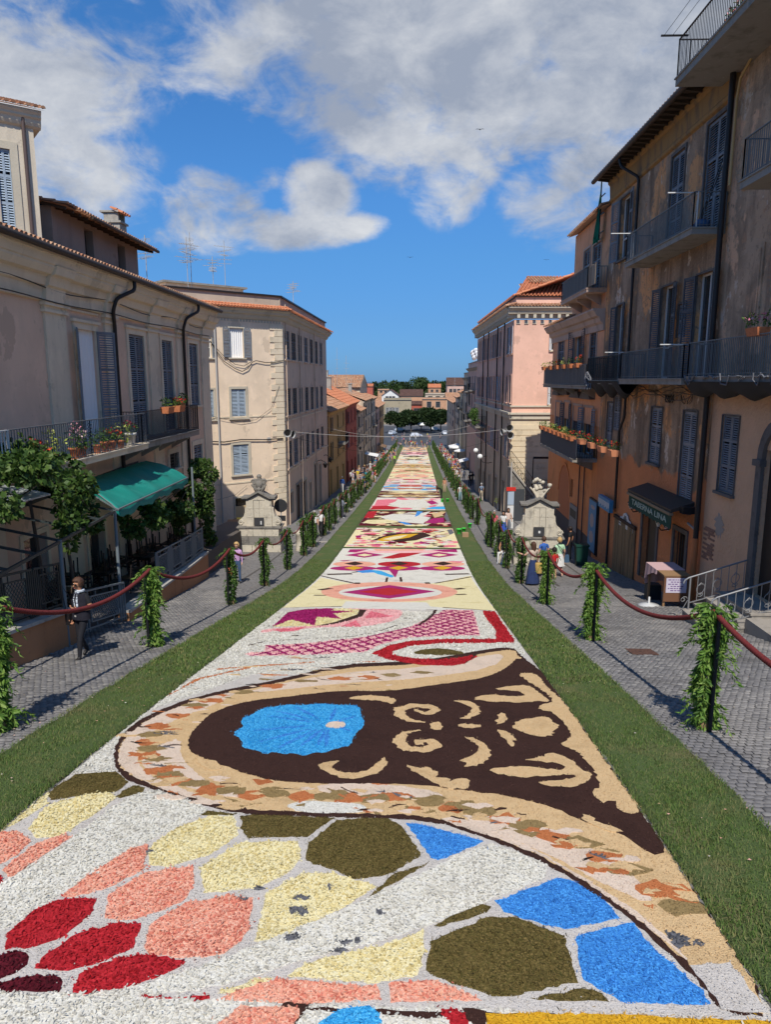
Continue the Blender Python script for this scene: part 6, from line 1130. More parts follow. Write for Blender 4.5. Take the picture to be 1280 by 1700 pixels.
# ------------------------------------------------------------------ orange house with plant balconies
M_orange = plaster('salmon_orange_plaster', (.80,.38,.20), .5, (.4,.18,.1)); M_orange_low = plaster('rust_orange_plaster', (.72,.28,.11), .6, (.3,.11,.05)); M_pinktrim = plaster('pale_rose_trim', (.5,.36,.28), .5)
p0 = RF.at(SD, 0); OF = Facade(p0.x, p0.y, -.2, -1)
def orange_house():
 F = OF; s1 = F.uv(909, 800)[0]; V = thing('orange_house', 'orange house with three plant filled balconies beyond the dark house', 'house', F.at(2, gz1(F.at(s1,0).y))); zb = gz1(F.at(s1,0).y)-1; zt = F.uv(960, 540)[1]; zs = F.uv(960, 700)[1]; ztop = F.uv(985, 400)[1]
 b2 = F.uv(938, 640, .9)[1]; b3 = F.uv(930, 752, 1.2)[1]; b1 = F.uv(962, 487, .9)[1]
 W = [F.rect(928, 937, 557, 596), F.rect(954, 967, 549, 596), F.rect(981, 991, 543, 583), F.rect(923, 932, 668, 705), F.rect(937, 946, 668, 712), F.rect(952, 966, 674, 715), F.rect(970, 984, 677, 720)]
 W = [(a, c, (b2 if i < 3 else b3)+.03, t) for i, (a, c, z0, t) in enumerate(W)]; top = [F.rect(970, 980, 415, 455), F.rect(985, 998, 405, 455)]; top = [(a, c, b1+.03, t) for a, c, z0, t in top]
 gate = (F.uv(943,850)[0], F.uv(931,850)[0]); ar = (gate[0]-.2, gate[1]+.9, zb, F.uv(938, 778)[1]-.4); sl = F.rect(947, 951, 795, 825); shop = F.rect(993, 1009, 835, 930); shop = (shop[0], shop[1], gz1(F.at(shop[0],0).y), shop[3])
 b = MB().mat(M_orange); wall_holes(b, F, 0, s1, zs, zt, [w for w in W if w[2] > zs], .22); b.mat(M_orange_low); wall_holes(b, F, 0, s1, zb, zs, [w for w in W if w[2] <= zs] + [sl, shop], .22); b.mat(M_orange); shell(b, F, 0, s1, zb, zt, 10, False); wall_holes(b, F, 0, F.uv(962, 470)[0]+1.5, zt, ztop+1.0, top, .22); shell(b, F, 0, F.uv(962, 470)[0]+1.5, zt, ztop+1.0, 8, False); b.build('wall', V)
 for i, w in enumerate(W): window(V, F, w, M_sh_dark if i % 3 else M_sh_blue, 'open' if i in (1, 4, 6) else 'closed', M_pinktrim, .09, .12, False)
 for w in top: window(V, F, w, M_sh_blue, 'closed', M_pinktrim, .1, .1, False)
 for w in W[3:]:        # little hoods above the windows
  h = MB().mat(M_stone_f); c = (w[0]+w[1])/2; hw = (w[1]-w[0])/2+.25; z = w[3]+.45; h.prism([F.at(c-hw, z, 0), F.at(c+hw, z, 0), F.at(c+hw*.6, z+.35, 0), F.at(c-hw*.6, z+.35, 0)], F.n*.28); h.build('window_hood', V)
 d = window(V, F, shop, None, 'closed', mat('black_shopfront', (.02,.02,.022), .5), tw=.14, sill=False, name='shop_door'); g = MB().mat(mat('yellow_door_print', (.50,.26,.03), .7, layers=[((.14,.12,.05), (1.6,1.6,1.6), .5, .6, 4)])); g.fbox(F, shop[0]+.05, shop[1]-.05, shop[2], shop[3]-.05, -.12, -.06); g.build('door_leaf', d)
 # arch on the ground floor: flat panel, recess shade put into its colour
 c = (ar[0]+ar[1])/2; ra = (ar[1]-ar[0])/2; k = MB().mat(M_orange_low); zc = ar[3]-ra*.7; P = lambda a, r, o: F.at(c+r*math.cos(a), zc+r*math.sin(a)*1.1, o)
 for i in range(10):
  a0, a1 = math.pi*i/10, math.pi*(i+1)/10; k.hexa([P(a0,ra,0), P(a1,ra,0), P(a1,ra+.14,0), P(a0,ra+.14,0), P(a0,ra,.05), P(a1,ra,.05), P(a1,ra+.14,.05), P(a0,ra+.14,.05)])
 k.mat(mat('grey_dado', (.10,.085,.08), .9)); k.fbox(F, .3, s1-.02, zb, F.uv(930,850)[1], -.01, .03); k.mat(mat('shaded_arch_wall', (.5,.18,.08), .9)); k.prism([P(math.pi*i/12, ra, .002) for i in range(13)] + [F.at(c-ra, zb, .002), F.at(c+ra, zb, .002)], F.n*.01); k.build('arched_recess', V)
 co = MB().mat(M_pinktrim); cornice(co, F, 0, s1+.2, zt+.35, [(0,.6), (.08,.6), (.2,.5), (.34,.42), (.4,.28), (.6,.22), (.7,.1), (1.0,.08), (1.02,0)]); co.build('cornice', V); r = MB(); tile_roof(r, F.at(F.uv(958,480)[0], zt+.38, .62), F.at(s1+.2, zt+.38, .62), F.n*-4 + Vector((0,0,1.3)), M_tile, .24, .45); tile_roof(r, F.at(0, ztop+1.0, .4), F.at(F.uv(962, 470)[0]+1.7, ztop+1.0, .4), F.n*-4 + Vector((0,0,1.3)), M_tile, .24, .45); r.build('roof', V)
 reed = mat('weathered_reed_screen', (.27,.20,.14), .9, island=[(.19,.14,.10), (.30,.225,.16), (.36,.29,.22)])
 def reeds(p, a0, a1, z, o):
  n = int((a1-a0)/.09); b = MB().mat(reed)
  for k in range(n): a = a0+(a1-a0)*k/n; b.fbox(F, a, a+.07, z+.06, z+.95+.05*rnd.random(), o, o+.02)
  tag(b.build('reed_screen', p), kind='stuff')
 a0, a1 = F.uv(996, 480, .95)[0], F.uv(932, 480, .95)[0]; p = balcony(V, F, max(a0,.0), a1, b1, .95, .16, 1.0, M_iron_grey, .12, M_pinktrim, (True,True), 3); reeds(p, a0+1.2, a1-.1, b1, .88)
 a0, a1 = F.uv(972, 638, .95)[0], F.uv(902, 638, .95)[0]; p = balcony(V, F, a0, a1, b2, .95, .15, 1.0, M_iron_grey, .12, M_concrete, (True,True), 3); reeds(p, a0+.5, a1-.1, b2, .88)
 c0, c1 = F.uv(956, 765, 1.25)[0], F.uv(897, 735, 1.25)[0]; p = balcony(V, F, .1, c1, b3, 1.25, .16, 1.0, M_iron, .12, M_concrete, (True,True), 5); q = MB().mat(mat('grey_canvas_screen', (.06,.065,.075), .8)); q.fbox(F, c0, c1-.05, b3+.05, b3+1.02, 1.24, 1.26); q.fbox(F, c1-.06, c1-.04, b3+.05, b3+1.02, .1, 1.25); q.build('canvas_screen', p)
 # pots along the balcony rails
 i = 0
 for (n, xa, xb, bz, o, lb) in ((6, 960, 905, b2+1.0, .93, 'top of the reed balcony'), (8, 950, 900, b3+1.02, 1.28, 'grey canvas balcony')):
  for k in range(n):
   s = F.uv(xa+(xb-xa)*k/(n-1), 600 if o < 1 else 715, o)[0]; kind = ['red geraniums','green leaves','yellow green leaves','orange flowers','dark leaves','pale herbs','trailing leaves','bushy leaves'][k]
   flower_pot(tuple(F.at(s, bz-.1, o)), .22, 'terracotta box of %s on the %s' % (kind, lb), {'red geraniums': M_petal_r, 'orange flowers': M_petal_r}.get(kind), M_ygreen if 'yellow' in kind or 'pale' in kind else None, .2, None, True, .3, 36, 'plant boxes on the orange house balconies', 40+i); i += 1
 for k in range(4):
  s = F.uv(1022 - 18*k, 720, 1.25)[0]; flower_pot(tuple(F.at(s, b3+.95, 1.3)), .24, 'orange pot of %s, lower balcony' % ['scarlet blooms, nearest the pipe', 'red blooms, second from the pipe', 'crimson blooms, third from the pipe', 'dark red blooms beside the canvas screen'][k], M_petal_r, None, .22, M_tile_new, True, .3, 40, 'plant boxes on the orange house balconies', 60+k)
 s = F.uv(938, 800)[0];
 for x in (962, 970): q = F.uv(x, 850)[0]; downpipe(V, [F.at(q, zs, .1), F.at(q, zb+1, .1)], .04, mat('brown_pipe', (.10,.07,.06), .5))
 return b1, b2, b3, ztop
OB1, OB2, OB3, OZT = orange_house()
# green safety net and frame at the dark house corner
def green_net():
 F = RF; s = SD+.1; z1 = F.uv(990, 317)[1]; z0 = F.uv(990, 400)[1]; t = thing('green_net', 'torn green safety net hanging from an iron frame at the dark house corner', 'net', F.at(s, z0, .4)); b = MB().mat(M_iron); P = lambda ds, z, o=.3: F.at(s+ds, z, o)
 b.bar(P(.7,z0-.2), P(.7,z1+.1), .05)
 for k in range(4): z = z0 + (z1-z0)*k/3; b.bar(P(-.05,z), P(.75,z), .04)
 b.build('frame', t); n, m = 10, 14; vs = [P(.7 + (1.1*(j/m)**1.6)*(i/n) + .05*math.sin(i*2+j), z1 - .1 - (z1-z0+.1)*j/m - .12*math.sin(i*1.4)*(j/m), .3 + .12*math.sin(i*1.9)*(j/m+.2)) for i in range(n+1) for j in range(m+1)]
 g = MB().mat(mat('green_mesh_net', (.01,.20,.12), .8, trans=(.01,.2,.12))); g.add(vs, [(i*(m+1)+j, (i+1)*(m+1)+j, (i+1)*(m+1)+j+1, i*(m+1)+j+1) for i in range(n) for j in range(m)], True); g.build('net', t)
green_net()
# ------------------------------------------------------------------ pink corner house
PK = Vector((7.95, 55)); PE = Facade(PK.x, PK.y, 87.4, 1); PS = Facade(PK.x, PK.y, -1.3, -1)
M_pink = plaster('salmon_pink_plaster', (.76,.46,.34), .3, (.55,.33,.25)); M_pink_side = plaster('aged_pink_plaster', (.74,.46,.34), .8, (.54,.35,.26)); M_ccream = plaster('cream_rusticated_plaster', (.68,.56,.38), .4, (.5,.41,.28)); M_side_low = plaster('aged_stone_plaster', (.52,.41,.30), .9, (.34,.27,.2))
def pink_house():
 V = thing('pink_house', 'salmon pink corner house with cream ground floor behind the right fountain', 'house', (PK.x, PK.y, gz1(PK.y))); zt = PE.uv(853, 531)[1]; zm = PE.uv(850, 696)[1]; zb = gz1(82)-1; L = 26.0; E = 9.0
 w1 = PE.rect(916, 926, 541, 582); w2 = PE.rect(913, 923, 639, 672); b = MB().mat(M_pink); wall_holes(b, PE, 0, E, zm, zt, [w1, w2], .2); b.mat(M_ccream); wall_holes(b, PE, 0, E, zb, zm, [], .2)
 cols = [847.5, 841.5, 829.5, 825.5, 821, 817, 813.5, 808, 804, 800, 796.5, 793.5]; R1 = (PS.uv(843, 589)[1], PS.uv(843, 545)[1]); R2 = (PS.uv(843, 668)[1], PS.uv(843, 624)[1]); R3 = (PS.uv(840, 758)[1], PS.uv(840, 722)[1]); hs = []
 for i, x in enumerate(cols):
  s = PS.uv(x, 640)[0]
  for j, (a, c) in enumerate((R1, R2, R3)): hs.append((s-.48, s+.48, a, c, i, j))
 ar = []
 for k in range(5): s = 3 + k*4.6; zg = gz1(PS.at(s,0).y); ar.append((s-.65, s+.65, zg, zg+2.7))
 b.mat(M_pink_side); wall_holes(b, PS, 0, L, zm, zt, [h[:4] for h in hs if h[2] > zm], .2); b.mat(M_side_low); wall_holes(b, PS, 0, L, zb, zm, [h[:4] for h in hs if h[2] < zm] + ar, .2)
 p = [PE.at(E,0), PE.at(E,0,-26), PS.at(L,0)]; b.mat(M_pink)
 for a, c in ((p[0],p[1]), (p[1],p[2])): b.add([(a.x,a.y,zb), (c.x,c.y,zb), (c.x,c.y,zt), (a.x,a.y,zt)], [(0,1,2,3)])
 b.build('wall', V)
 for w in (w1, w2): window(V, PE, w, mat('white_shutter_paint', (.62,.63,.62), .6), 'open', M_ccream, .07, .1, True, ang=30)
 for (s0, s1, z0, z1, i, j) in hs: window(V, PS, (s0, s1, z0, z1), M_sh_blue if (i+j) % 3 else M_sh_pale, 'open' if (i+j*2) % 4 == 0 else 'closed', M_pink_side, .12, .1, True)
 for k, r in enumerate(ar): d = window(V, PS, r, None, 'closed', M_side_low, tw=.16, sill=False, name='door'); MB().mat(mat('dark_wood_door', (.045,.032,.024), .6)).fbox(PS, r[0]+.02, r[1]-.02, r[2], r[3]-.4, -.18, -.12).build('door_leaf', d)
 c = MB().mat(M_cream_trim); prof = [(0,.6), (.09,.6), (.22,.5), (.26,.4)];
 for F, s1 in ((PE, E), (PS, L)): cornice(c, F, -.0 if F is PS else -.5, s1, zt+.9, [(0,.62), (.1,.62), (.24,.48), (.3,.4), (.5,.34), (.54,.14), (.8,.1), (.84,0)])
 n = 15
 for k in range(n): s = .15 + E*k/n; c.fbox(PE, s, s+.22, zt+.1, zt+.36, -.01, .36); c.fbox(PE, s, s+.3, zt-.32, zt-.08, -.01, .06)
 for k in range(40): s = .15 + L*k/40; c.fbox(PS, s, s+.22, zt+.1, zt+.36, -.01, .36)
 for F, s1 in ((PE, E), (PS, L)):
  z = F.uv(850, 676)[1] if F is PE else PE.uv(850, 676)[1]; c.fbox(F, .001, s1, z, z+.12, -.01, .1); c.fbox(F, .0, s1, zm, zm+.35, -.01, .12); c.fbox(F, -.12 if F is PE else .0, s1, zm+.35, zm+.5, -.01, .24)
 z = zm
 while z > zb+2.2:       # grooved courses of the ground floor
  z -= .42; c.mat(M_ccream); c.fbox(PE, .0, E, z-.385, z-.02, -.01, .03)
 c.build('cornice', V)
 r = MB(); tile_roof(r, PE.at(-.55, zt+.93, .66), PE.at(E, zt+.93, .66), PE.n*-.8 + Vector((0,0,.22)), M_tile, .24, .4); tile_roof(r, PS.at(-.5, zt+.93, .66), PS.at(L, zt+.93, .66), PS.n*-.8 + Vector((0,0,.22)), M_tile, .3, .4); r.build('tile_strip', V)
 za = PE.uv(853, 493)[1]; b = MB().mat(M_pink); b.fbox(PE, .12, E, zt+.9, za, -.5, -.14); b.fbox(PS, .15, L, zt+.9, za, -.5, -.14); b.mat(M_pipe); b.fbox(PE, -.02, E, za, za+.06, -.5, .02); b.fbox(PS, .0, L, za, za+.06, -.5, .02); b.build('attic', V)
 r = MB(); A = PE.at(-.05, za+.08, .04); B_ = PE.at(E, za+.08, .04); tile_roof(r, A, B_, PE.n*-7 + Vector((0,0,2.3)) + PE.d*2.2, M_tile_new, .26, .45); tile_roof(r, PS.at(0, za+.08, .02), PS.at(L, za+.08, .02), PS.n*-6 + Vector((0,0,2.1)), M_tile_new, .34, .6, seg=3); rf = r.build('roof', V)
 for (x0, x1, y0, y1, o) in ((880, 930, 458, 478, -4.5), (868, 882, 470, 483, -3.5)):
  q = PE.rect(x0, x1, y0, y1, o); b = MB().mat(M_side_low); b.fbox(PE, q[0]+.2, q[1]-.2, za+.5, q[3]-.55, o-2, o); dm = b.build('dormer', V); r = MB(); tile_roof(r, PE.at(q[0], q[3]-.55, o+.35), PE.at(q[1], q[3]-.55, o+.35), PE.n*-2.2 + Vector((0,0,.7)), M_tile, .24, .4); r.build('dormer_roof', dm)
 for x in (837, 826, 811, 803): s = PS.uv(x, 640)[0]; downpipe(V, [PS.at(s, zt+.5, .1), PS.at(s, gz1(PS.at(s,0).y), .1)], .055)
 s = PS.uv(803, 700)[0]; p = balcony(V, PS, s-1.6, s+1.6, PS.uv(806, 718, .9)[1], 1.0, .14, 1.0, M_iron, .13)
 t = leaf_cloud('climbing_plant', [(tuple(PS.at(s+k*.7, PS.uv(806,700,.9)[1]+rnd.uniform(-.3,.4), 1.0)), (.4,.5,.45)) for k in (-2,-1,0,1,2)], 900, .16, M_leaf, p, 77, .4, .3); tag(t, kind='stuff')
 return zm, zt
PZM, PZT = pink_house()
# ------------------------------------------------------------------ right row beyond
PS2 = Facade(9.5, 80, -.3, -1)
f = Facade(9.5, 80, -.3, -1); e = [sx(f, x, 640) for x in (790, 777, 770, 764, 757, 751, 743)]
row_house('dusky house with white satellite dishes and white balconies in the right row', f, 1.0, e[1], zpx(f, 784, 612), 0, rowspec(f, 784, ((626,643), (656,674), (688,706))), (.55,.66,.77,.88,.96), M_rose, [M_sh_green, M_sh_dark], None, 'flat', 1.0, shops=3, balc=((.69, zpx(f, 786, 648), 3), (.9, zpx(f, 780, 650), 3), (.69, zpx(f, 786, 697), 3), (.9, zpx(f, 780, 699), 3)))
row_house('brown house with dark roof in the right row', f, e[1]+.1, e[2], zpx(f, 773, 628), 0, rowspec(f, 772, ((640,654), (668,683), (697,711))), (.25,.75), M_side_low, [M_sh_dark], None, 'flat', 1.0, shops=2)
row_house('pale yellow house with white mouldings in the right row', f, e[2]+.1, e[3], zpx(f, 766, 652), 0, rowspec(f, 765, ((662,673), (684,696), (706,716))), (.2,.5,.8), M_pale, [M_sh_blue, M_sh_dark], M_cream_trim, 'hip', 1.0, shops=2, balc=((.4, zpx(f, 766, 677), 3),))
row_house('grey stone house before the end of the right row', f, e[3]+.1, e[4], zpx(f, 759, 660), 0, rowspec(f, 759, ((672,682), (692,702))), (.2,.5,.8), M_grey_w, [M_sh_green, M_sh_dark], None, 'hip', 1.0, shops=2)
row_house('last house of the right row by the square', f, e[4]+.1, e[6], zpx(f, 752, 668), 0, rowspec(f, 752, ((680,688), (698,706))), (.2,.5,.8), M_side_low, [M_sh_dark], None, 'hip', 1.1, shops=2)
# ------------------------------------------------------------------ the square at the bottom and the town beyond
def at_Y(px, py, Y): d = sight(px, py); return EYE + d*((Y-EYE.y)/d.y)
def far_house(label, xl, xr, yt, Y, wall, rise=0, tile=None, rows=(), cols=(), dep=12, sh=None, ww=1.1, flat=False, gable=False):
 a = at_Y(xl, yt, Y); b = at_Y(xr, yt, Y); F = Facade(a.x, Y, 90, 1); w = b.x-a.x; zt = a.z
 if gable:
  V = thing('gabled_house', label, 'house', (a.x, Y, gz1(Y))); m = MB().mat(wall); holes = [(w*c-ww/2, w*c+ww/2, z0, z1) for c in cols for z0, z1 in rows]; wall_holes(m, F, 0, w, gz1(Y)-1, zt, holes, .2); shell(m, F, 0, w, gz1(Y)-1, zt, dep, False); m.add([F.at(0,zt,0), F.at(w,zt,0), F.at(w*.5,zt+rise,0)], [(0,1,2)]); m.build('wall', V)
  for h in holes: window(V, F, h, sh or M_sh_dark, 'closed', wall, .2, .1)
  r = MB().mat(tile or M_tile)
  for s0, s1 in ((-.4, w*.5), (w+.4, w*.5)): z0 = zt-.2; r.hexa([F.at(s0,z0,.5), F.at(s1,zt+rise,.5), F.at(s1,zt+rise,-dep), F.at(s0,z0,-dep), F.at(s0,z0+.15,.5), F.at(s1,zt+rise+.15,.5), F.at(s1,zt+rise+.15,-dep), F.at(s0,z0+.15,-dep)])
  r.build('roof', V); return
 row_house(label, F, 0, w, zt, 0, rows, cols, wall, [sh or M_sh_dark], None, 'flat' if flat else 'hip', ww, tile, dep, open_every=0, bands=False, rise=rise, fine=.22, name='far_house')
M_slate = mat('dark_red_brown_roof', (.11,.06,.048), .9, layers=[((.16,.09,.07), (.8,.8,.8), .5, .7, 5)]); M_whitew = plaster('white_plaster', (.7,.68,.63), .3); M_olivew = plaster('olive_grey_plaster', (.36,.30,.20), .6); M_orw = plaster('apricot_plaster', (.52,.29,.17), .5)
zy = lambda y, Y: at_Y(660, y, Y).z
far_house('olive grey hall with two tall white windows facing the square', 637, 683, 664, 330, M_olivew, 0, None, [(zy(688,330), zy(677,330))], (.2,.42), 14, M_white_wood, 3.2, flat=True)
far_house('apricot house with two dark windows behind the square trees', 701, 742, 663, 335, M_orw, 0, None, [(zy(676,335), zy(667,335))], (.28,.64), 14, M_sh_dark, 2.0, flat=True)
far_house('white gabled house with dark roof above the olive hall', 634, 662, 657, 395, M_whitew, 3.2, M_slate, [(zy(662,395), zy(658,395))], (.3,.5,.7), 22, M_sh_dark, 1.6, gable=True)
far_house('brown roofed house right of the white gable', 664, 702, 658, 400, M_orw, 3.6, M_slate, (), (), 16)
far_house('dark brick house squeezed between olive hall and apricot house', 682, 702, 672, 345, M_redw, 1.6, M_slate, [(zy(684,345), zy(678,345))], (.5,), 8, M_sh_dark, 3)
far_house('small orange house in front of the far trees', 627, 646, 648, 480, M_orw, 0, None, [(zy(652,480), zy(649,480))], (.3,.7), 10, M_sh_dark, 1.6, flat=True)
far_house('small villa with two red hipped roofs on the right skyline', 711, 732, 644, 470, M_orw, 2.4, M_tile_new, [(zy(651,470), zy(647,470))], (.3,.7), 8, M_sh_dark, 1.5)
far_house('grey block with flat roof below the red villa', 706, 748, 655, 440, M_grey_w, 0, None, [(zy(663,440), zy(658,440))], (.2,.5,.8), 10, M_sh_dark, 2.5, flat=True)
far_house('brown roofed block on the right skyline', 742, 775, 640, 420, M_rose, 4.4, M_slate, [(zy(652,420), zy(646,420))], (.2,.4,.6,.8), 14, M_sh_dark, 1.6)
far_house('red roofed house on the left skyline', 598, 619, 642, 430, M_redw, 1.6, M_tile_new, (), (), 10)
far_house('long low cream house left of the square', 560, 640, 668, 420, M_beige2, 3, M_tile, (), (), 14)
far_house('long pale house right of the square', 740, 800, 662, 380, M_pale, 3, M_tile, [(zy(676,380), zy(669,380))], (.15,.4,.65,.9), 14, M_sh_dark, 1.6)
# trees
def tree(label, x, y, h, r, m, n, size, seed, group, lobes=7, squash=.8, zb=None, trunkh=.35, name='broadleaf_tree'):
 z0 = gz1(y) if zb is None else zb; t = thing(name, label, 'tree', (x, y, z0), group); rg = random.Random(seed); b = MB().mat(M_bark); hc = h*trunkh
 b.tube([(x,y,z0-.3), (x+rg.uniform(-.1,.1),y,z0+hc), (x+rg.uniform(-.3,.3),y+.2,z0+h*.7)], [h*.03, h*.024, h*.008], 7); bl = []
 for k in range(lobes):
  th = rg.uniform(0, 6.28); q = r*rg.uniform(.25,.75); zz = z0 + hc + (h-hc)*rg.uniform(.2,.8); rr = r*rg.uniform(.32,.6); c = (x+q*math.cos(th), y+q*math.sin(th), zz); bl.append((c, (rr, rr, rr*squash))); b.tube([(x,y,z0+hc*.9), ((x+c[0])/2, (y+c[1])/2, (z0+hc+zz)/2), c], [h*.014, h*.01, h*.004], 5)
 bl.append(((x, y, z0+h*.78), (r*.5, r*.5, h*.2))); b.build('trunk', t); leaf_cloud('crown', bl, n, size, m, t, seed, .2, .45, .8); return t
lab = ['dark round tree at the left of the square', 'dark bushy tree just right of the left one in the square', 'dark tree in the middle of the square before the apricot house', 'dark tree right of the middle in the square', 'dark tree at the right edge of the square']
for i, (x, yt, w) in enumerate(((659, 686, 30), (683, 683, 26), (700, 682, 26), (716, 678, 28), (732, 681, 26))):
 Y = 268 + 9*(i % 3); a = at_Y(x, yt, Y); tree(lab[i], a.x, Y, a.z - gz1(Y), w/2*Y/1180*1.25, M_dleaf, 4200, .75, 30+i, 'trees in the square', 9, .8)
M_farleaf = mat('mid_green_tree_leaf', (.05,.09,.025), .75, island=[(.03,.06,.015), (.055,.095,.025), (.085,.13,.04)], trans=(.07,.12,.03))
sky_trees = [(575,638,24),(588,636,22),(602,640,20),(622,634,24),(638,632,26),(655,631,26),(672,633,26),(689,626,34),(706,630,28),(722,632,24),(738,632,24),(752,636,22),(765,637,22)]
nm = ['low tree above the left roofs', 'dark pine like tree above the left roofs', 'bushy tree by the red skyline roof', 'green tree left of the small orange house', 'round tree behind the small orange house', 'broad green tree left of the tallest one', 'green tree touching the tallest one', 'tallest and broadest green tree on the skyline', 'green tree just right of the tallest one', 'green tree behind the red villa', 'tree right of the red villa', 'tree over the brown roofed block', 'tree at the right end of the skyline']
for i, (x, yt, w) in enumerate(sky_trees):
 Y = 560 + 30*((i*5) % 4); a = at_Y(x, yt, Y); tree(nm[i], a.x, Y, a.z - gz1(Y), w/2*Y/1180*1.15, M_farleaf if i % 3 else M_dleaf, 2200, 1.5, 60+i, 'trees on the skyline', 9, .75, trunkh=.3)
bl = []; rg = random.Random(12)
for k in range(150): X = rg.uniform(-330, 380); Y = rg.uniform(600, 900); hh = rg.uniform(8, 13) + 6*(Y-600)/300; bl.append(((X, Y, gz1(Y)+hh*.55), (rg.uniform(6,12), rg.uniform(6,10), hh*.55)))
w = leaf_cloud('far_woods', bl, 26000, 2.4, M_farleaf, None, 9, .2, .4, .9); tag(w, kind='stuff')
# cars
def car():
 t = thing('parked_car', 'silver white estate car crossing the square', 'car', (0,0,0), 'cars on the square'); P = mat('car_paint_white', (.62,.64,.66), .3, .1, spec=.5)
 prof = [(-2.1,.35),(-2.15,.7),(-2.0,.95),(-1.75,1.35),(-1.5,1.5),(.35,1.5),(.6,1.42),(1.15,1.0),(1.95,.85),(2.1,.6),(2.1,.35)]; b = MB().mat(P); n = len(prof); vs = []
 for y, k in ((-.82,.0),(-.78,1),(.78,1),(.82,.0)): vs += [(x, y*(1-.13*max(0,(z-.9)/.6)) if True else y, z if k else z) for x, z in prof]
 b.add(vs[:n]+vs[3*n:], [tuple(range(n)), tuple(range(n,2*n))[::-1]] + [(i,(i+1)%n,n+(i+1)%n,n+i) for i in range(n)]); b.build('body', t); g = MB().mat(M_glass)
 for s in (-1,1): g.add([(-1.65,s*.745,.98),(.95,s*.79,.98),(.45,s*.72,1.42),(-1.45,s*.72,1.42)], [(0,1,2,3)])
 g.add([(1.1,-.7,1.04),(1.1,.7,1.04),(.62,.62,1.42),(.62,-.62,1.42)], [(0,1,2,3)]); g.add([(-2.0,-.7,1.0),(-2.0,.7,1.0),(-1.76,.62,1.38),(-1.76,-.62,1.38)], [(0,1,2,3)]); g.build('windows', t)
 for x in (-1.3,1.3):
  for s in (-.8,.8): MB().mat(mat('tyre_rubber', (.02,.02,.02), .9)).lathe([(.2,-.1),(.33,-.1),(.34,0),(.33,.1),(.2,.1)], 14, Matrix.Translation((x,s,.33)) @ Matrix.Rotation(R(90),4,'X')).build('wheel', t)
 for s in (-.6,.6): MB().mat(mat('headlight_glass', (.7,.7,.65), .2)).box(2.06,2.12,s-.13,s+.13,.62,.74).build('headlight', t)
 return t
c0 = car()
for i, (px, py, rz, lb) in enumerate(((691,726,.15,None), (652,722,1.2,'pale car parked left of the square entrance'), (664,716,.3,'dark car half hidden by square trees'), (738,722,1.7,'car parked at the right of the square'), (722,715,.1,'grey car behind the lamp posts of the square'))):
 p = on_ground(px, py); c = c0 if i == 0 else copy_thing(c0); c.location = (p.x, p.y, gz1(p.y)); c.rotation_euler = (0,0,rz)
 if lb: c['label'] = lb
# white parasols and awnings at the square and in the street
def parasol(label, px, py, r, h, m=None):
 p = on_ground(px, py); t = thing('parasol', label, 'parasol', (p.x,p.y,p.z), 'white parasols and tents'); MB().mat(M_iron_grey).tube([(p.x,p.y,p.z),(p.x,p.y,p.z+h)], .04, 6).build('pole', t); b = MB().mat(m or mat('white_canvas', (.74,.73,.70), .8)); b.lathe([(.03,.62*r*.5),(r,0.0),(r,-.16)], 8, Matrix.Translation((p.x,p.y,p.z+h-.2)) @ Matrix.Rotation(.3,4,'Z'), False); b.build('canopy', t)
for i, (x, y) in enumerate(((668,716),(680,715),(692,715),(704,716))): parasol('white parasol under the square trees, %s' % ['leftmost', 'second from the left', 'third from the left', 'rightmost'][i], x, y, 3.4, 2.8)
parasol('white parasol over the crowd on the right footway', 756, 765, 1.3, 2.9); parasol('white parasol behind it nearer the right wall', 764, 772, 1.2, 2.8)
def awning(label, F, x, y, L, out, m, drop=.45):
 s, z = F.uv(x, y); t = thing('awning', label, 'awning', F.at(s, z), 'shop awnings along the street'); b = MB().mat(m); b.hexa([F.at(s-L/2,z,0),F.at(s+L/2,z,0),F.at(s+L/2,z-drop,out),F.at(s-L/2,z-drop,out),F.at(s-L/2,z+.04,0),F.at(s+L/2,z+.04,0),F.at(s+L/2,z-drop+.04,out),F.at(s-L/2,z-drop+.04,out)]); b.build('cloth', t); v = MB().mat(m); v.fbox(F, s-L/2, s+L/2, z-drop-.22, z-drop-.004, out-.02, out); v.build('valance', t)
cw = mat('white_canvas', (.74,.73,.70), .8); awning('white shop awning on the left row by the crowd', W2, 607, 752, 4.5, 2.2, cw); awning('white shop awning on the right row above strollers', PS2, 777, 762, 4, 1.8, cw); awning('second white awning further down the right row', PS2, 762, 738, 5, 2.0, cw); awning('brown awning far down the left row', W2, 628, 738, 6, 1.8, mat('brown_canvas', (.2,.12,.07), .9))
for (x, y, h, lb, sd) in ((553,636,6,'thin aerial left of the flag like aerial behind the left row',21),(575,632,8,'tall aerial behind the left row roofs',22),(583,640,5,'short aerial behind the left row roofs',23),(560,660,12,'tallest aerial with a square panel above the left row',24),(755,640,6,'aerial on the right skyline roofs',25)):
 a = at_Y(x, y, 118 if x < 700 else 190); antenna(a.x, a.y, a.z-3, h-1, lb, sd, 4)
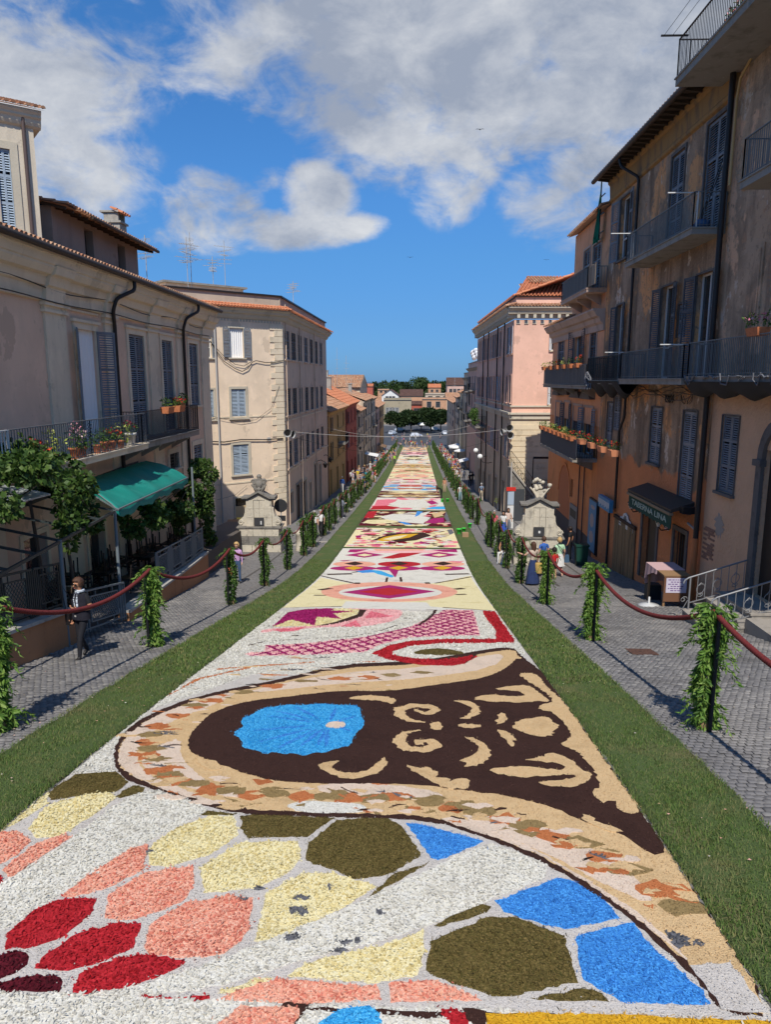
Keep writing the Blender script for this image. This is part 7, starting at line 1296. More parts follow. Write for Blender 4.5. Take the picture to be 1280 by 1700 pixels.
for k in range(6):      # satellite dishes on the dusky house roof
 s = PS2.uv(788-1.6*k, 640)[0]; z = zpx(PS2, 784, 612)+.9; t = thing('satellite_dish', 'white satellite dish on the dusky house roof, %s' % ['nearest','second nearest','third nearest','third farthest','second farthest','farthest'][k], 'dish', PS2.at(s, z, -.5), 'dishes on the dusky house roof'); MB().mat(M_zinc).tube([PS2.at(s,z-.3,-.5), PS2.at(s,z+.7+.5*(k%3),-.5)], .03, 5).build('mast', t); q = PS2.at(s,z+.7+.5*(k%3),-.4); MB().mat(mat('white_enamel', (.7,.7,.7), .4)).lathe([(.02,.0),(.3,.05),(.45,.16),(.46,.16),(.3,.02),(.02,-.03)], 14, Matrix.Translation(q) @ Euler((R(60), 0, R(160+k*14))).to_matrix().to_4x4()).build('reflector', t)
# ------------------------------------------------------------------ garland posts and the red rope
M_rope = mat('red_brown_rope', (.15,.022,.02), .85, layers=[((.09,.013,.012), (30,30,30), .5, .7, 2)]); M_peat = mat('peat_block', (.25,.16,.08), .9)
def post_proto(seed, m, n, size, droop, fr):
 t = thing('garland_post', 'leaf wrapped barrier post', 'post', (0,0,0)); rg = np.random.default_rng(seed); MB().mat(M_iron).tube([(-.03,-.14,0), (-.03,-.14,1.82)], .032, 8).build('pole', t); b = MB().mat(M_peat).lathe([(.11,0),(.12,.1),(.1,.16)], 8); b.build('foot_block', t)
 th = rg.uniform(0, 6.283, n); z = rg.uniform(.08, 1.86, n); wob = .045*np.sin(z*5+seed) ; r = rg.uniform(.3, 1, n)**.5*(.112 + .016*np.sin(z*9+seed)); P = np.stack([r*np.cos(th)+wob, r*np.sin(th)+.02, z], -1); keep = ~((P[:,1] < -.07) & (np.abs(P[:,0]+.03) < .05)); P = P[keep]; th = th[keep]; z = z[keep]
 D = np.stack([np.cos(th), np.sin(th), -.25+0*th], -1); V, F = leaves_np(P, D, size, .42, droop, rg); Vs, Fs = [V], [F]; k = len(V)
 for j in range(fr):        # longer fronds sticking out and drooping
  a = rg.uniform(0, 6.283) if j > 2 else (-.6, 3.6, -1.2)[j]; z0 = rg.uniform(.1, 1.85) if j > 2 else (1.75, 1.72, .28)[j]; L = rg.uniform(.16, .34); m_ = 26; u = np.repeat(np.linspace(.1, 1, m_//2), 2); P = np.stack([np.cos(a)*(.1+L*u), np.sin(a)*(.1+L*u), z0+.10*np.sin(u*2.2)-.20*u*u*(1+L)], -1); s = np.where(np.arange(m_) % 2 == 0, 1, -1); D = np.stack([-np.sin(a)*s+np.cos(a)*.9, np.cos(a)*s+np.sin(a)*.9, -.5+0*u], -1); V, F = leaves_np(P, D, size*.85*1, .3, .3, rg); Vs.append(V); Fs.append(F+k); k += len(V)
 link('foliage', np_mesh('foliage', np.concatenate(Vs), np.concatenate(Fs), m), t); return t
protos = [post_proto(1, M_fern, 2600, .12, .9, 26), post_proto(2, M_fern, 2600, .115, .8, 18), post_proto(3, M_leaf, 1500, .115, .5, 6), post_proto(4, M_leaf, 1500, .12, .5, 5), post_proto(5, M_leaf, 420, .2, .5, 0)]
used_p = set(); posts = {}
def put_post(x, y, k, label, group=None):
 t = protos[k]; t = t if k not in used_p else copy_thing(t); used_p.add(k); t.location = (x, y, gz1(y)); t.rotation_euler = (0, 0, rnd.uniform(-.35, .35)); s = rnd.uniform(.97, 1.05); t.scale = (s, s, s*rnd.uniform(.97, 1.03)); t['label'] = label
 if group: t['group'] = group
 return (x, y, gz1(y) + 1.8*s)
XL, XR = -4.98, 5.02
R_near = [(XR, 3.9), *[(XR, on_ground(x, y).y) for x, y in ((1165,1210),(985,1063),(905,1003),(862,968),(832,943),(811,925),(797,908),(786,902))]]
L_near = [(XL, on_ground(x, y).y) for x, y in ((5,1212),(255,1073),(370,1003),(440,972),(487,945),(521,922),(547,908),(566,889))]
lr = ['post just outside the lower right corner holding the thick red rope', 'tall post of drooping bright ferns, nearest on the right footway', 'fern post in front of the tavern, second on the right', 'fern post beside the boy in red', 'leaf post beside the woman with the straw bag', 'leaf post in front of the stone bollard', 'leaf post left of the stone bollard on the right', 'slim leaf post by the cardboard box', 'leaf post nearest the green bucket']
ll = ['fern post cut by the left edge of the picture', 'fern post right of the woman in black', 'leaf post beside the woman in lilac', 'leaf post in front of the left stone fountain', 'leaf post at the right corner of the left fountain', 'leaf post before the couple in white', 'bushy double leaf post right of the couple in white', 'leaf post where the footway kerb turns']
TR = [put_post(x, y, (1,0,0,1,2,3,2,3,2)[i], lr[i], 'garland posts') for i, (x, y) in enumerate(R_near)]; TL = [put_post(x, y, (1,0,2,3,2,3,3,2)[i], ll[i], 'garland posts') for i, (x, y) in enumerate(L_near)]
put_post(XL-.25, L_near[6][1]+.2, 2, 'second half of the bushy double post right of the couple in white', 'garland posts')
PN = [(58.6,'red cornered figure'),(71,'pink swirl'),(78.8,'two faces'),(88.2,'blue and orange'),(97.2,'pale medallion'),(107.2,'dark bar'),(119.2,'small red figure'),(131.2,'brown block'),(145.2,'pink tile'),(158.2,'thin banded'),(176.2,'dusky pink'),(300,'last brownish')]; ORD = ['first','second','third','fourth','fifth','sixth','seventh','eighth','ninth','tenth','eleventh','twelfth']; cnt_ = {}; RL = {}; RK = {}
def plab(s, y):
 n = next(b for a, b in PN if y < a); k = (s, n); cnt_[k] = cnt_.get(k, 0)+1; sd = 'left' if s == 0 else 'right'; RL[(s, round(y,1))] = 'dark red rope just past the %s small post %s of the %s picture' % (ORD[cnt_[k]-1], sd, n); return '%s small leaf post, counting away, %s of the %s picture' % (ORD[cnt_[k]-1], sd, n)
y = 46.0; i = 0
while y < 204:
 for s, X in ((0, XL), (1, XR)):
  if s == 1 and y < 47: continue
  p = put_post(X + rnd.uniform(-.12,.12), y + rnd.uniform(-.5,.5), 4 if y > 70 else 2+(i % 2), plab(s, y), 'garland posts in the %s row' % ('left' if s == 0 else 'right'))
  (TL if s == 0 else TR).append(p); RK[p] = RL[(s, round(y,1))]
 y += 3.8 if y < 90 else 4.1; i += 1
def rope(a, b, sag, r, near, label, group):
 a, b = Vector(a), Vector(b); L = (b-a).length; n = int(L/.017) if near == 2 else int(L/.05) if near else 10; pts = []; rs = []
 for i in range(n+1): t = i/n; p = a.lerp(b, t); p.z -= sag*4*t*(1-t); pts.append(p); rs.append(r*(1 + (.16*math.sin(i*2*math.pi/3.0) if near == 2 else 0)))
 o = MB().mat(M_rope).tube(pts, rs, 8 if near else 5).build('barrier_rope'); tag(o, label, 'rope', group)
nr_ = ['thick twisted red rope sweeping down to the lower right corner', 'red rope sagging in front of the tavern table', 'red rope in front of the woman with blue shoulder bag', 'red rope beside the straw bag', 'red rope in front of the stone bollard']; nl_ = ['red rope passing in front of the woman in black', 'red rope from the fern post to the vine corner', 'red rope past the woman in lilac', 'red rope before the left fountain', 'red rope beside the small left bollard']
for T, names, side in ((TR, nr_, 'right'), (TL, nl_, 'left')):
 for i in range(min(len(T)-1, 15)):
  L = (Vector(T[i])-Vector(T[i+1])).length; rope(T[i], T[i+1], .055*L + .12, .037 if i < 3 else .034, 2 if i < 3 else 1 if i < 4 else 0, names[i] if i < 5 else RK.get(T[i], 'dark red rope %s on the %s' % (['before the bushy double post','at the bushy double post','past the bushy double post','at the start of the small posts'][min(3,i-5)] if side == 'left' else ['by the third bollard post','by the cardboard box','by the large bucket','past the large bucket'][min(3,i-5)], side)), 'ropes of the %s barrier' % side)
rope((XL, 3.2, gz1(3.2)+1.8), TL[0], .3, .037, 1, 'red rope end at the left edge of the picture', 'ropes of the left barrier')
# ------------------------------------------------------------------ twin stone fountains
M_fstone = mat('old_travertine_block', (.50,.45,.355), .9, layers=[((.62,.55,.43), (1.6,1.6,1.6), .5, .7, 6), ((.17,.15,.125), (2.2,2.2,1.1), .54, .72, 7), ((.10,.09,.08), (8,8,5), .62, .74, 5)], bump=(16,.7,.03)); M_fdark = mat('lichen_grey_stone', (.20,.185,.16), .9, layers=[((.1,.09,.08), (4,4,4), .5, .7, 6), ((.32,.29,.24), (7,7,7), .6, .75, 5)], bump=(16,.6,.03))
def fountain(label, px, py, rz, crest):
 p = on_ground(px, py); z0 = gz1(p.y)-.15; t = thing('stone_fountain', label, 'fountain', (p.x, p.y, z0), 'twin pedimented fountains', rz); M0 = WM[t]
 def blk(x0, x1, y0, y1, za, zb, m=M_fstone, name='stone_block'): MB().mat(m).box(x0,x1,y0,y1,za,zb,M0).build(name, t)
 rg = random.Random(px);
 for r_, (za, zb, w) in enumerate(((0,.62,1.22),(.62,1.12,1.2),(1.12,1.58,1.12))):      # lower body
  n = (3,4,3)[r_]; xs = [-w] + [-w + 2*w*(k+rg.uniform(-.08,.08))/n for k in range(1,n)] + [w]
  for k in range(n): blk(xs[k]+.008, xs[k+1]-.008, -.55+rg.uniform(-.012,.012), .6, za+.006, zb-.006, M_fstone if r_ != 1 else M_fdark)
 blk(-1.26,1.26,-.6,.62,1.58,1.66, M_fdark, 'ledge')
 for r_ in range(3):         # upper slab with its raised cross of joints
  za = 1.66 + .5*r_; zb = za+.5; ws = [-.72,-.30,.02,.32,.72]
  for k in range(4): blk(ws[k]+.006, ws[k+1]-.006, -.34 - (.05 if k in (0,3) else 0) + rg.uniform(-.008,.008), .35, za+.006, zb-.004)
 b = MB().mat(M_fdark)       # pediment: horizontal ears and a bent gable
 prof = [(-.95,3.16),(-.62,3.16),(0,3.5),(.62,3.16),(.95,3.16)]
 for (x0,za),(x1,zb) in zip(prof[:-1], prof[1:]):
  for dz, o, h in ((0,.0,.1),(.1,.1,.09)): b.hexa([M0 @ Vector(q) for q in ((x0,-.42-o,za+dz),(x1,-.42-o,zb+dz),(x1,.42,zb+dz),(x0,.42,za+dz),(x0,-.42-o,za+dz+h),(x1,-.42-o,zb+dz+h),(x1,.42,zb+dz+h),(x0,.42,za+dz+h))])
 b.build('pediment', t); g = MB().mat(M_fstone); g.prism([M0 @ Vector((x,-.36,z)) for x, z in ((-.62,3.155),(.62,3.155),(0,3.49))], M0.to_3x3() @ Vector((0,.7,0))); g.build('gable', t)
 for s in (-1,1):            # scroll buttresses
  v = MB().mat(M_fstone); pts = [(s*.72,2.75),(s*.80,2.7),(s*.82,2.45),(s*.9,2.2),(s*1.12,2.02),(s*1.2,1.85),(s*1.12,1.67),(s*.72,1.67)]; v.prism([M0 @ Vector((x,-.3,z)) for x, z in pts], M0.to_3x3() @ Vector((0,.5,0))); c = Vector((s*1.05,-.31,1.86)); v.tube([M0 @ (c + Vector((.16*math.cos(a)*(1-a/14), 0, .16*math.sin(a)*(1-a/14)))) for a in [k*.7 for k in range(14)]], .035, 5); v.build('scroll', t)
 pl = MB().mat(mat('dark_bronze_plaque', (.045,.045,.048), .5)).box(-.27,.27,-.44,-.38,1.72,2.16,M0); pl.build('plaque', t); MB().mat(mat('white_sticker', (.6,.6,.58), .6)).box(-.03 if crest == 1 else .08,.07 if crest == 1 else .15,-.446,-.441,1.86 if crest == 1 else 1.78,1.98,M0).build('sticker', t)
 c = MB().mat(M_fdark if crest == 0 else M_fstone)       # carved crest
 if crest == 0:
  sh = [(-.22,3.55),(-.3,3.75),(-.36,4.05),(-.42,4.2),(-.3,4.32),(-.16,4.3),(0,4.42),(.16,4.3),(.3,4.32),(.42,4.2),(.36,4.05),(.3,3.75),(.22,3.55)]; c.prism([M0 @ Vector((x,-.16,z)) for x, z in sh], M0.to_3x3() @ Vector((0,.3,0))); c.ball(M0 @ Vector((0,-.16,4.02)), .2, 2, (1,.5,1.2)); c.ball(M0 @ Vector((0,-.2,3.75)), .13, 2, (1,.6,1)); c.ball(M0 @ Vector((0,0,4.45)), .14, 2)
  for s in (-1,1): c.tube([M0 @ Vector((s*(.3+.13*math.cos(a)), -.14, 4.16+.13*math.sin(a))) for a in [k*.6 for k in range(9)]], .04, 5); c.tube([M0 @ Vector((s*(.12+.1*q), -.18, 3.6+.14*q)) for q in range(4)], .045, 5)
 else:
  for k in range(26): a = rg.uniform(0,6.28); q = rg.uniform(.1,1); c.ball(M0 @ Vector((.5*q*math.cos(a), rg.uniform(-.15,.1), 4.15+.42*q*math.sin(a))), rg.uniform(.07,.13), 1, (1,.8,1), .3, k)
  c.prism([M0 @ Vector((x,-.12,z)) for x, z in ((-.18,3.5),(.18,3.5),(.3,4.0),(-.3,4.0))], M0.to_3x3() @ Vector((0,.25,0)))
  for s in (-1,1): c.tube([M0 @ Vector((s*(.1+.13*q), -.14, 3.6+.18*q+.05*math.sin(q))) for q in range(4)], .05, 5)
 c.build('carved_crest', t); t.scale = (.94,.94,.94); return p
FL = fountain('old stone fountain with carved head crest on the left footway', 434, 914, R(2), 0); FR = fountain('old stone fountain with leafy carved crest on the right footway', 891, 936, R(-3), 1)
# ------------------------------------------------------------------ smaller street things
def bollard(label, px, py, h, r, m=M_trav, sq=False):
 p = on_ground(px, py); b = MB().mat(m)
 if sq: b.lathe([(r*1.0,0),(r,h*.25),(r*.86,h*.4),(r*.9,h*.8),(r*1.05,h*.86),(r*1.02,h),(r*.5,h*1.04)], 8, Matrix.Translation((p.x,p.y,p.z-.1)))
 else: b.lathe([(r*1.05,0),(r,h*.7),(r*.85,h*.9),(r*.5,h),(.01,h*1.02)], 14, Matrix.Translation((p.x,p.y,p.z-.05)))
 tag(b.build('stone_bollard'), label, 'bollard', 'stone bollards')
bollard('round topped pale stone bollard on the right footway', 845, 908, 1.05, .21); bollard('broken stone pillar right of the left fountain', 500, 914, 1.2, .3, M_fstone, True)
def wheelie(label, px, py, lid, rz):
 p = on_ground(px, py); t = thing('waste_bin', label, 'bin', p, 'waste bins by the left fountain', rz); M0 = WM[t]; q = lambda pts: [M0 @ Vector(v) for v in pts]; MB().mat(mat('dark_bin_plastic', (.03,.032,.03), .5)).hexa(q([(-.26,-.3,.08),(.26,-.3,.08),(.26,.3,.08),(-.26,.3,.08),(-.33,-.4,1.05),(.33,-.4,1.05),(.33,.38,1.05),(-.33,.38,1.05)])).build('body', t); MB().mat(lid).hexa(q([(-.36,-.44,1.05),(.36,-.44,1.05),(.36,.42,1.05),(-.36,.42,1.05),(-.32,-.36,1.13),(.32,-.36,1.16),(.32,.4,1.2),(-.32,.4,1.2)])).build('lid', t)
 for s in (-1,1): MB().mat(mat('tyre_rubber', (.02,.02,.02), .9)).lathe([(.1,-.03),(.11,0),(.1,.03)], 10, M0 @ Matrix.Translation((s*.3,.3,.11)) @ Matrix.Rotation(R(90),4,'Y')).build('wheel', t)
wheelie('dark waste bin with brown lid left of the stone fountain', 388, 897, mat('brown_lid', (.16,.08,.045), .6), .25); wheelie('dark waste bin with yellow lid behind the left fountain', 402, 893, mat('yellow_lid', (.65,.48,.03), .5), .1)
def pole_sign():
 p = FL + Vector((.98, .75, 0)); t = thing('round_sign', 'back of a round road sign on a pole behind the left fountain', 'road sign', p); MB().mat(M_zinc).tube([(p.x,p.y,p.z),(p.x,p.y,p.z+2.75)], .035, 8).build('pole', t); MB().mat(mat('sign_back', (.03,.03,.032), .5)).lathe([(.36,-.015),(.36,.015)], 24, Matrix.Translation((p.x,p.y-.05,p.z+2.35)) @ Matrix.Rotation(R(90),4,'X')).build('disc', t); MB().mat(mat('sign_back', (.03,.03,.032), .5)).box(p.x-.25,p.x+.25,p.y-.06,p.y-.03,p.z+1.5,p.z+1.8).build('plate', t)
pole_sign()
def stop_sign():
 p = on_ground(846, 884); t = thing('bus_stop_sign', 'bus stop pole with red cap and white timetable boards by the pink house', 'bus stop', p); MB().mat(M_zinc).tube([(p.x,p.y,p.z),(p.x,p.y,p.z+4.6)], .05, 8).build('pole', t); MB().mat(mat('red_enamel', (.55,.03,.02), .5)).box(p.x-.3,p.x+.3,p.y-.08,p.y-.05,p.z+2.75,p.z+3.0).build('cap_plate', t)
 for z0, z1, m in ((1.85,2.7,'pale_blue_board'),(1.0,1.8,'white_board'),(.3,.9,'white_board')): MB().mat(mat(m, (.35,.42,.5) if 'blue' in m else (.62,.62,.6), .6)).box(p.x-.2,p.x+.2,p.y-.09,p.y-.055,p.z+z0,p.z+z1).build('board', t)
stop_sign()
def ramp_stair():
 V = thing('outdoor_stair', 'stair with iron railing behind the right fountain', 'stair', PE.at(2, gz1(55)-.2, 2)); o = 2.6; a = PE.uv(848, 778, o); b = PE.uv(886, 826, o); c = MB().mat(M_fdark); N = 10
 for k in range(N): s0 = a[0]+(b[0]-a[0])*k/N; s1 = a[0]+(b[0]-a[0])*(k+1)/N; z = a[1]+(b[1]-a[1])*k/N; c.fbox(PE, s0, s1-.002, gz1(52)-1, z, o-1.3, o)
 c.fbox(PE, b[0], b[0]+6, gz1(52)-1, b[1], o-1.4, o-.004); c.build('steps', V); m = MB().mat(M_trav); m.hexa([PE.at(a[0],a[1],o+.0), PE.at(b[0],b[1],o), PE.at(b[0],b[1],o+.12), PE.at(a[0],a[1],o+.12), PE.at(a[0],a[1]+.18,o), PE.at(b[0],b[1]+.18,o), PE.at(b[0],b[1]+.18,o+.12), PE.at(a[0],a[1]+.18,o+.12)]); m.build('stringer', V)
 g = MB(); railing(g, [PE.at(a[0]-.2,a[1]+.2,o), PE.at(a[0],a[1]+.2,o), PE.at(b[0],b[1]+.2,o), PE.at(b[0]+5,b[1]+.2,o)], 1.1, .16, .009, M_iron, .04, .55)
 for k in range(8):
  u = k/8; s = a[0]+(b[0]-a[0])*u; z = a[1]+(b[1]-a[1])*u+.25; s2 = a[0]+(b[0]-a[0])*(u+.125); z2 = a[1]+(b[1]-a[1])*(u+.125)+.25; g.bar(PE.at(s,z,o), PE.at(s2,z2+.5,o), .02); g.bar(PE.at(s,z+.5,o), PE.at(s2,z2,o), .02)
 g.build('iron_railing', V); d = MB().mat(mat('dark_grey_door', (.05,.055,.06), .6)); q = PE.rect(853, 870, 812, 868, o); d.fbox(PE, q[0], q[1], gz1(52)-.3, q[3], o+.003, o+.05); d.build('door', V)
ramp_stair()
def board_pole():
 p = PE.at(PE.uv(884, 800, 2.2)[0], gz1(53), 2.2); z1 = PE.uv(884, 760, 2.2)[1]; t = thing('sign_gallows', 'thin black gallows pole with a horizontal name board over the right fountain', 'sign post', p); b = MB().mat(M_iron).tube([p, (p.x,p.y,z1)], .04, 6); b.build('pole', t); MB().mat(M_iron).bar((p.x,p.y,z1), (p.x+1.3,p.y,z1), .05, .16).build('arm', t)
board_pole()
# loudspeakers on the corners
def speakers(label, q, ax, n):
 t = thing('loudspeaker', label, 'loudspeaker', q, 'horn loudspeakers on the corners'); MB().mat(M_iron).tube([q - Vector((0,0,.5)), q + Vector((0,0,.6))], .03, 6).build('bracket', t)
 for k in range(n):
  a = ax[k]; c = q + Vector((a[0]*.2, a[1]*.2, a[2])); d = Vector((a[0], a[1], -.1)).normalized(); M = Matrix.Translation(c) @ d.to_track_quat('Z','Y').to_matrix().to_4x4(); MB().mat(mat('grey_horn', (.38,.38,.37), .5)).lathe([(.05,-.12),(.1,0),(.17,.16),(.27,.3),(.28,.31),(.2,.22),(.05,.1)], 16, M).build('horn', t); MB().mat(M_dark).lathe([(.2,.24),(.02,.18)], 16, M).build('mouth', t)
speakers('cluster of horn loudspeakers on the pink house corner', Vector((PK.x-.25, PK.y-.3, PE.uv(848,716)[1])), [(-1,-.3,.0),(.1,-1,.32),(.3,-1,-.25)], 3); speakers('dark loudspeaker on the cream house corner above the left fountain', Vector((-8.0, 47.8, WE.uv(468,720)[1])), [(1,-.4,0),(.3,-1,.1)], 2)
# globe lamps on the pink house side wall, lanterns on the left
def globe(label, x, y):
 s, z = PS.uv(x, y, 1.1); t = thing('globe_lamp', label, 'lamp', PS.at(s, z, 0), 'wall lamps'); b = MB().mat(M_pipe).tube([PS.at(s,z-.55,0), PS.at(s,z-.6,.4), PS.at(s,z-.5,.85), PS.at(s,z-.2,1.1)], .03, 6); b.build('arm', t); MB().mat(mat('white_globe_glass', (.75,.75,.72), .25)).ball(PS.at(s,z,1.1), .24, 3).build('globe', t)
globe('white globe lamp, upper of the pair on the pink house side', 790, 748); globe('white globe lamp, lower and nearer of the pair on the pink house side', 797, 758)
for i, (x, y) in enumerate(((548,763),(540,772),(598,744))):
 WL = WS if i == 1 else W2; s, z = WL.uv(x, y, .8); t = thing('wall_lantern', 'black wall lantern on the left row, %s' % ['above the ochre house door', 'at the end of the cream house', 'further down on the grey house'][i], 'lamp', WL.at(s,z,0), 'wall lamps'); MB().mat(M_iron).tube([WL.at(s,z+.3,0), WL.at(s,z+.45,.4), WL.at(s,z+.25,.8)], .03, 5).build('arm', t); MB().mat(M_iron).lathe([(.08,0),(.2,.3),(.24,.32),(.04,.5)], 6, Matrix.Translation(WL.at(s,z-.25,.8))).build('lantern', t)
# wires across the street
for i, ((xa, ya), (xb, yb), sag, r) in enumerate((((477,716),(843,712),.5,.013), ((543,710),(800,700),1.2,.012), ((477,722),(843,722),1.4,.01))):
 a = WS.at(*WS.uv(xa, ya, .1), .1); b = PS.at(*PS.uv(xb, yb, .1), .1); o = MB().mat(M_zinc if i < 2 else M_pipe).tube([a.lerp(b, k/24) + Vector((0,0,-sag*4*(k/24)*(1-k/24))) for k in range(25)], r, 5).build('overhead_wire'); tag(o, 'overhead wire strung across the street between the corner houses, %s' % ['pale and nearly straight', 'pale and slack, further down', 'thin dark and sagging'][i], 'wire', 'overhead wires')
# buckets at the carpet edge
for px, py, h, lb in ((734,834,.32,'small green bucket beside the kneeling woman in black'), (743,834,.34,'green bucket behind the woman in black at the carpet edge'), (762,887,.36,'larger bright green bucket on the turf by the cardboard box'), (770,884,.3,'green bucket touching the cardboard box'), (780,876,.3,'green bucket between the small posts on the right')):
 p = on_ground(px, py); b = MB().mat(mat('bright_green_plastic', (.06,.50,.06), .4)).lathe([(h*.32,0),(h*.46,h),(h*.5,h),(h*.5,h*.94),(h*.42,h*.93),(.01,h*.9)], 16, Matrix.Translation(p)); tag(b.build('plastic_bucket'), lb, 'bucket', 'green buckets')
p = on_ground(768, 892); t = tag(MB().mat(mat('cardboard', (.33,.21,.12), .9)).box(p.x-.02,p.x+.36,p.y-.15,p.y+.2,p.z,p.z+.3).build('cardboard_box'), 'open cardboard box on the turf beside the green buckets', 'box')
# planter with yellow flowers, green bin, drain cover
p = on_ground(829, 846); flower_pot((p.x, p.y, p.z), .55, 'square planter of yellow flowers at the pink house wall', mat('flower_yellow', (.7,.5,.03), .7), M_ygreen, .35, mat('white_wicker', (.55,.53,.48), .8), True, .6, 80, None, 90)
p = on_ground(964, 938); t = thing('litter_bin', 'dark green litter bin beside the man in black with the dog', 'bin', p); MB().mat(mat('dark_green_plastic', (.01,.05,.035), .5)).hexa([p + Vector(v) for v in ((-.24,-.2,0),(.24,-.2,0),(.24,.2,0),(-.24,.2,0),(-.29,-.25,.95),(.29,-.25,.95),(.29,.25,.95),(-.29,.25,.95))]).build('body', t); MB().mat(mat('dark_green_plastic', (.01,.05,.035), .5)).box(p.x-.32,p.x+.32,p.y-.28,p.y+.28,p.z+.95,p.z+1.03).build('lid', t)
p = on_ground(1065, 1083); t = tag(MB().mat(mat('rusty_iron_cover', (.12,.06,.04), .7, layers=[((.06,.035,.028), (20,20,20), .5, .6, 3)])).hexa([Vector((p.x+a*.28, p.y+b*.28, gz1(p.y+b*.28)+.012+c)) for c in (0,.018) for a, b in ((-1,-1),(1,-1),(1,1),(-1,1))]).build('drain_cover'), 'rusty square drain cover in the right footway', 'drain cover')
for (px, py, w, l, lb) in ((1160,1020,1.5,.35,'long pale kerb stone set in the cobbles before the steps'), (560,846,2.6,.4,'pale stone crossing band on the left footway'), (505,905,1.6,.4,'pale worn slab at the foot of the broken pillar'), (540,900,1.8,.35,'pale kerb slab near the bushy double post')):
 p = on_ground(px, py); o = MB().mat(M_trav).hexa([Vector((p.x+a*w/2, p.y+b*l/2, gz1(p.y+b*l/2)+.014+c)) for c in (-.05,.012) for a, b in ((-1,-1),(1,-1),(1,1),(-1,1))]).build('paving_slab', street)
def stray():
 n = 520; sd_ = rng.random(n) < .5; X = np.where(sd_, rng.uniform(3.3, 9.5, n), rng.uniform(-8, -3.3, n)); Y = 4.5 + 26*rng.random(n)**1.4; th = rng.uniform(0, 6.28, n); r_ = rng.uniform(.008, .02, n); Z = gz(Y) + np.where(np.abs(X) < 4.45, .07, .03)
 V = np.stack([np.stack([X + r_*np.cos(th + k*1.57), Y + r_*np.sin(th + k*1.57)*.7, Z + (k % 2)*.006], -1) for k in range(4)], 1).reshape(-1, 3); tag(link('stray_petals', np_mesh('stray_petals', V, np.arange(n*4).reshape(-1, 4), mat('stray_petal', (.5,.45,.36), .8, island=[(.66,.62,.52), (.3,.22,.1), (.6,.3,.22), (.45,.42,.36)]))), kind='stuff')
stray()
# ------------------------------------------------------------------ tavern front: awning, lamps, signs, table
def text(par, s, F, a, z, h, m, o=.02, name='lettering', wid=None):
 cu = bpy.data.curves.new(name, 'FONT'); cu.body = s; cu.size = 1; cu.extrude = .01; cu.align_x = 'CENTER'; cu.align_y = 'CENTER'; to = bpy.data.objects.new(name, cu); C.objects.link(to); me = bpy.data.meshes.new_from_object(to.evaluated_get(bpy.context.evaluated_depsgraph_get())); bpy.data.objects.remove(to)
 w = max(v.co.x for v in me.vertices) - min(v.co.x for v in me.vertices); kx = (wid/w if wid else h); me.materials.clear(); me.materials.append(m)
 M = Matrix.Identity(4); M.col[0] = (*(-F.d*kx if F.d.cross(Vector((0,0,1))).dot(F.n) < 0 else F.d*kx), 0); M.col[1] = (0, 0, h, 0); M.col[2] = (*F.n, 0); M.col[3] = (*F.at(a, z, o), 1); me.transform(M); return link(name, me, par)
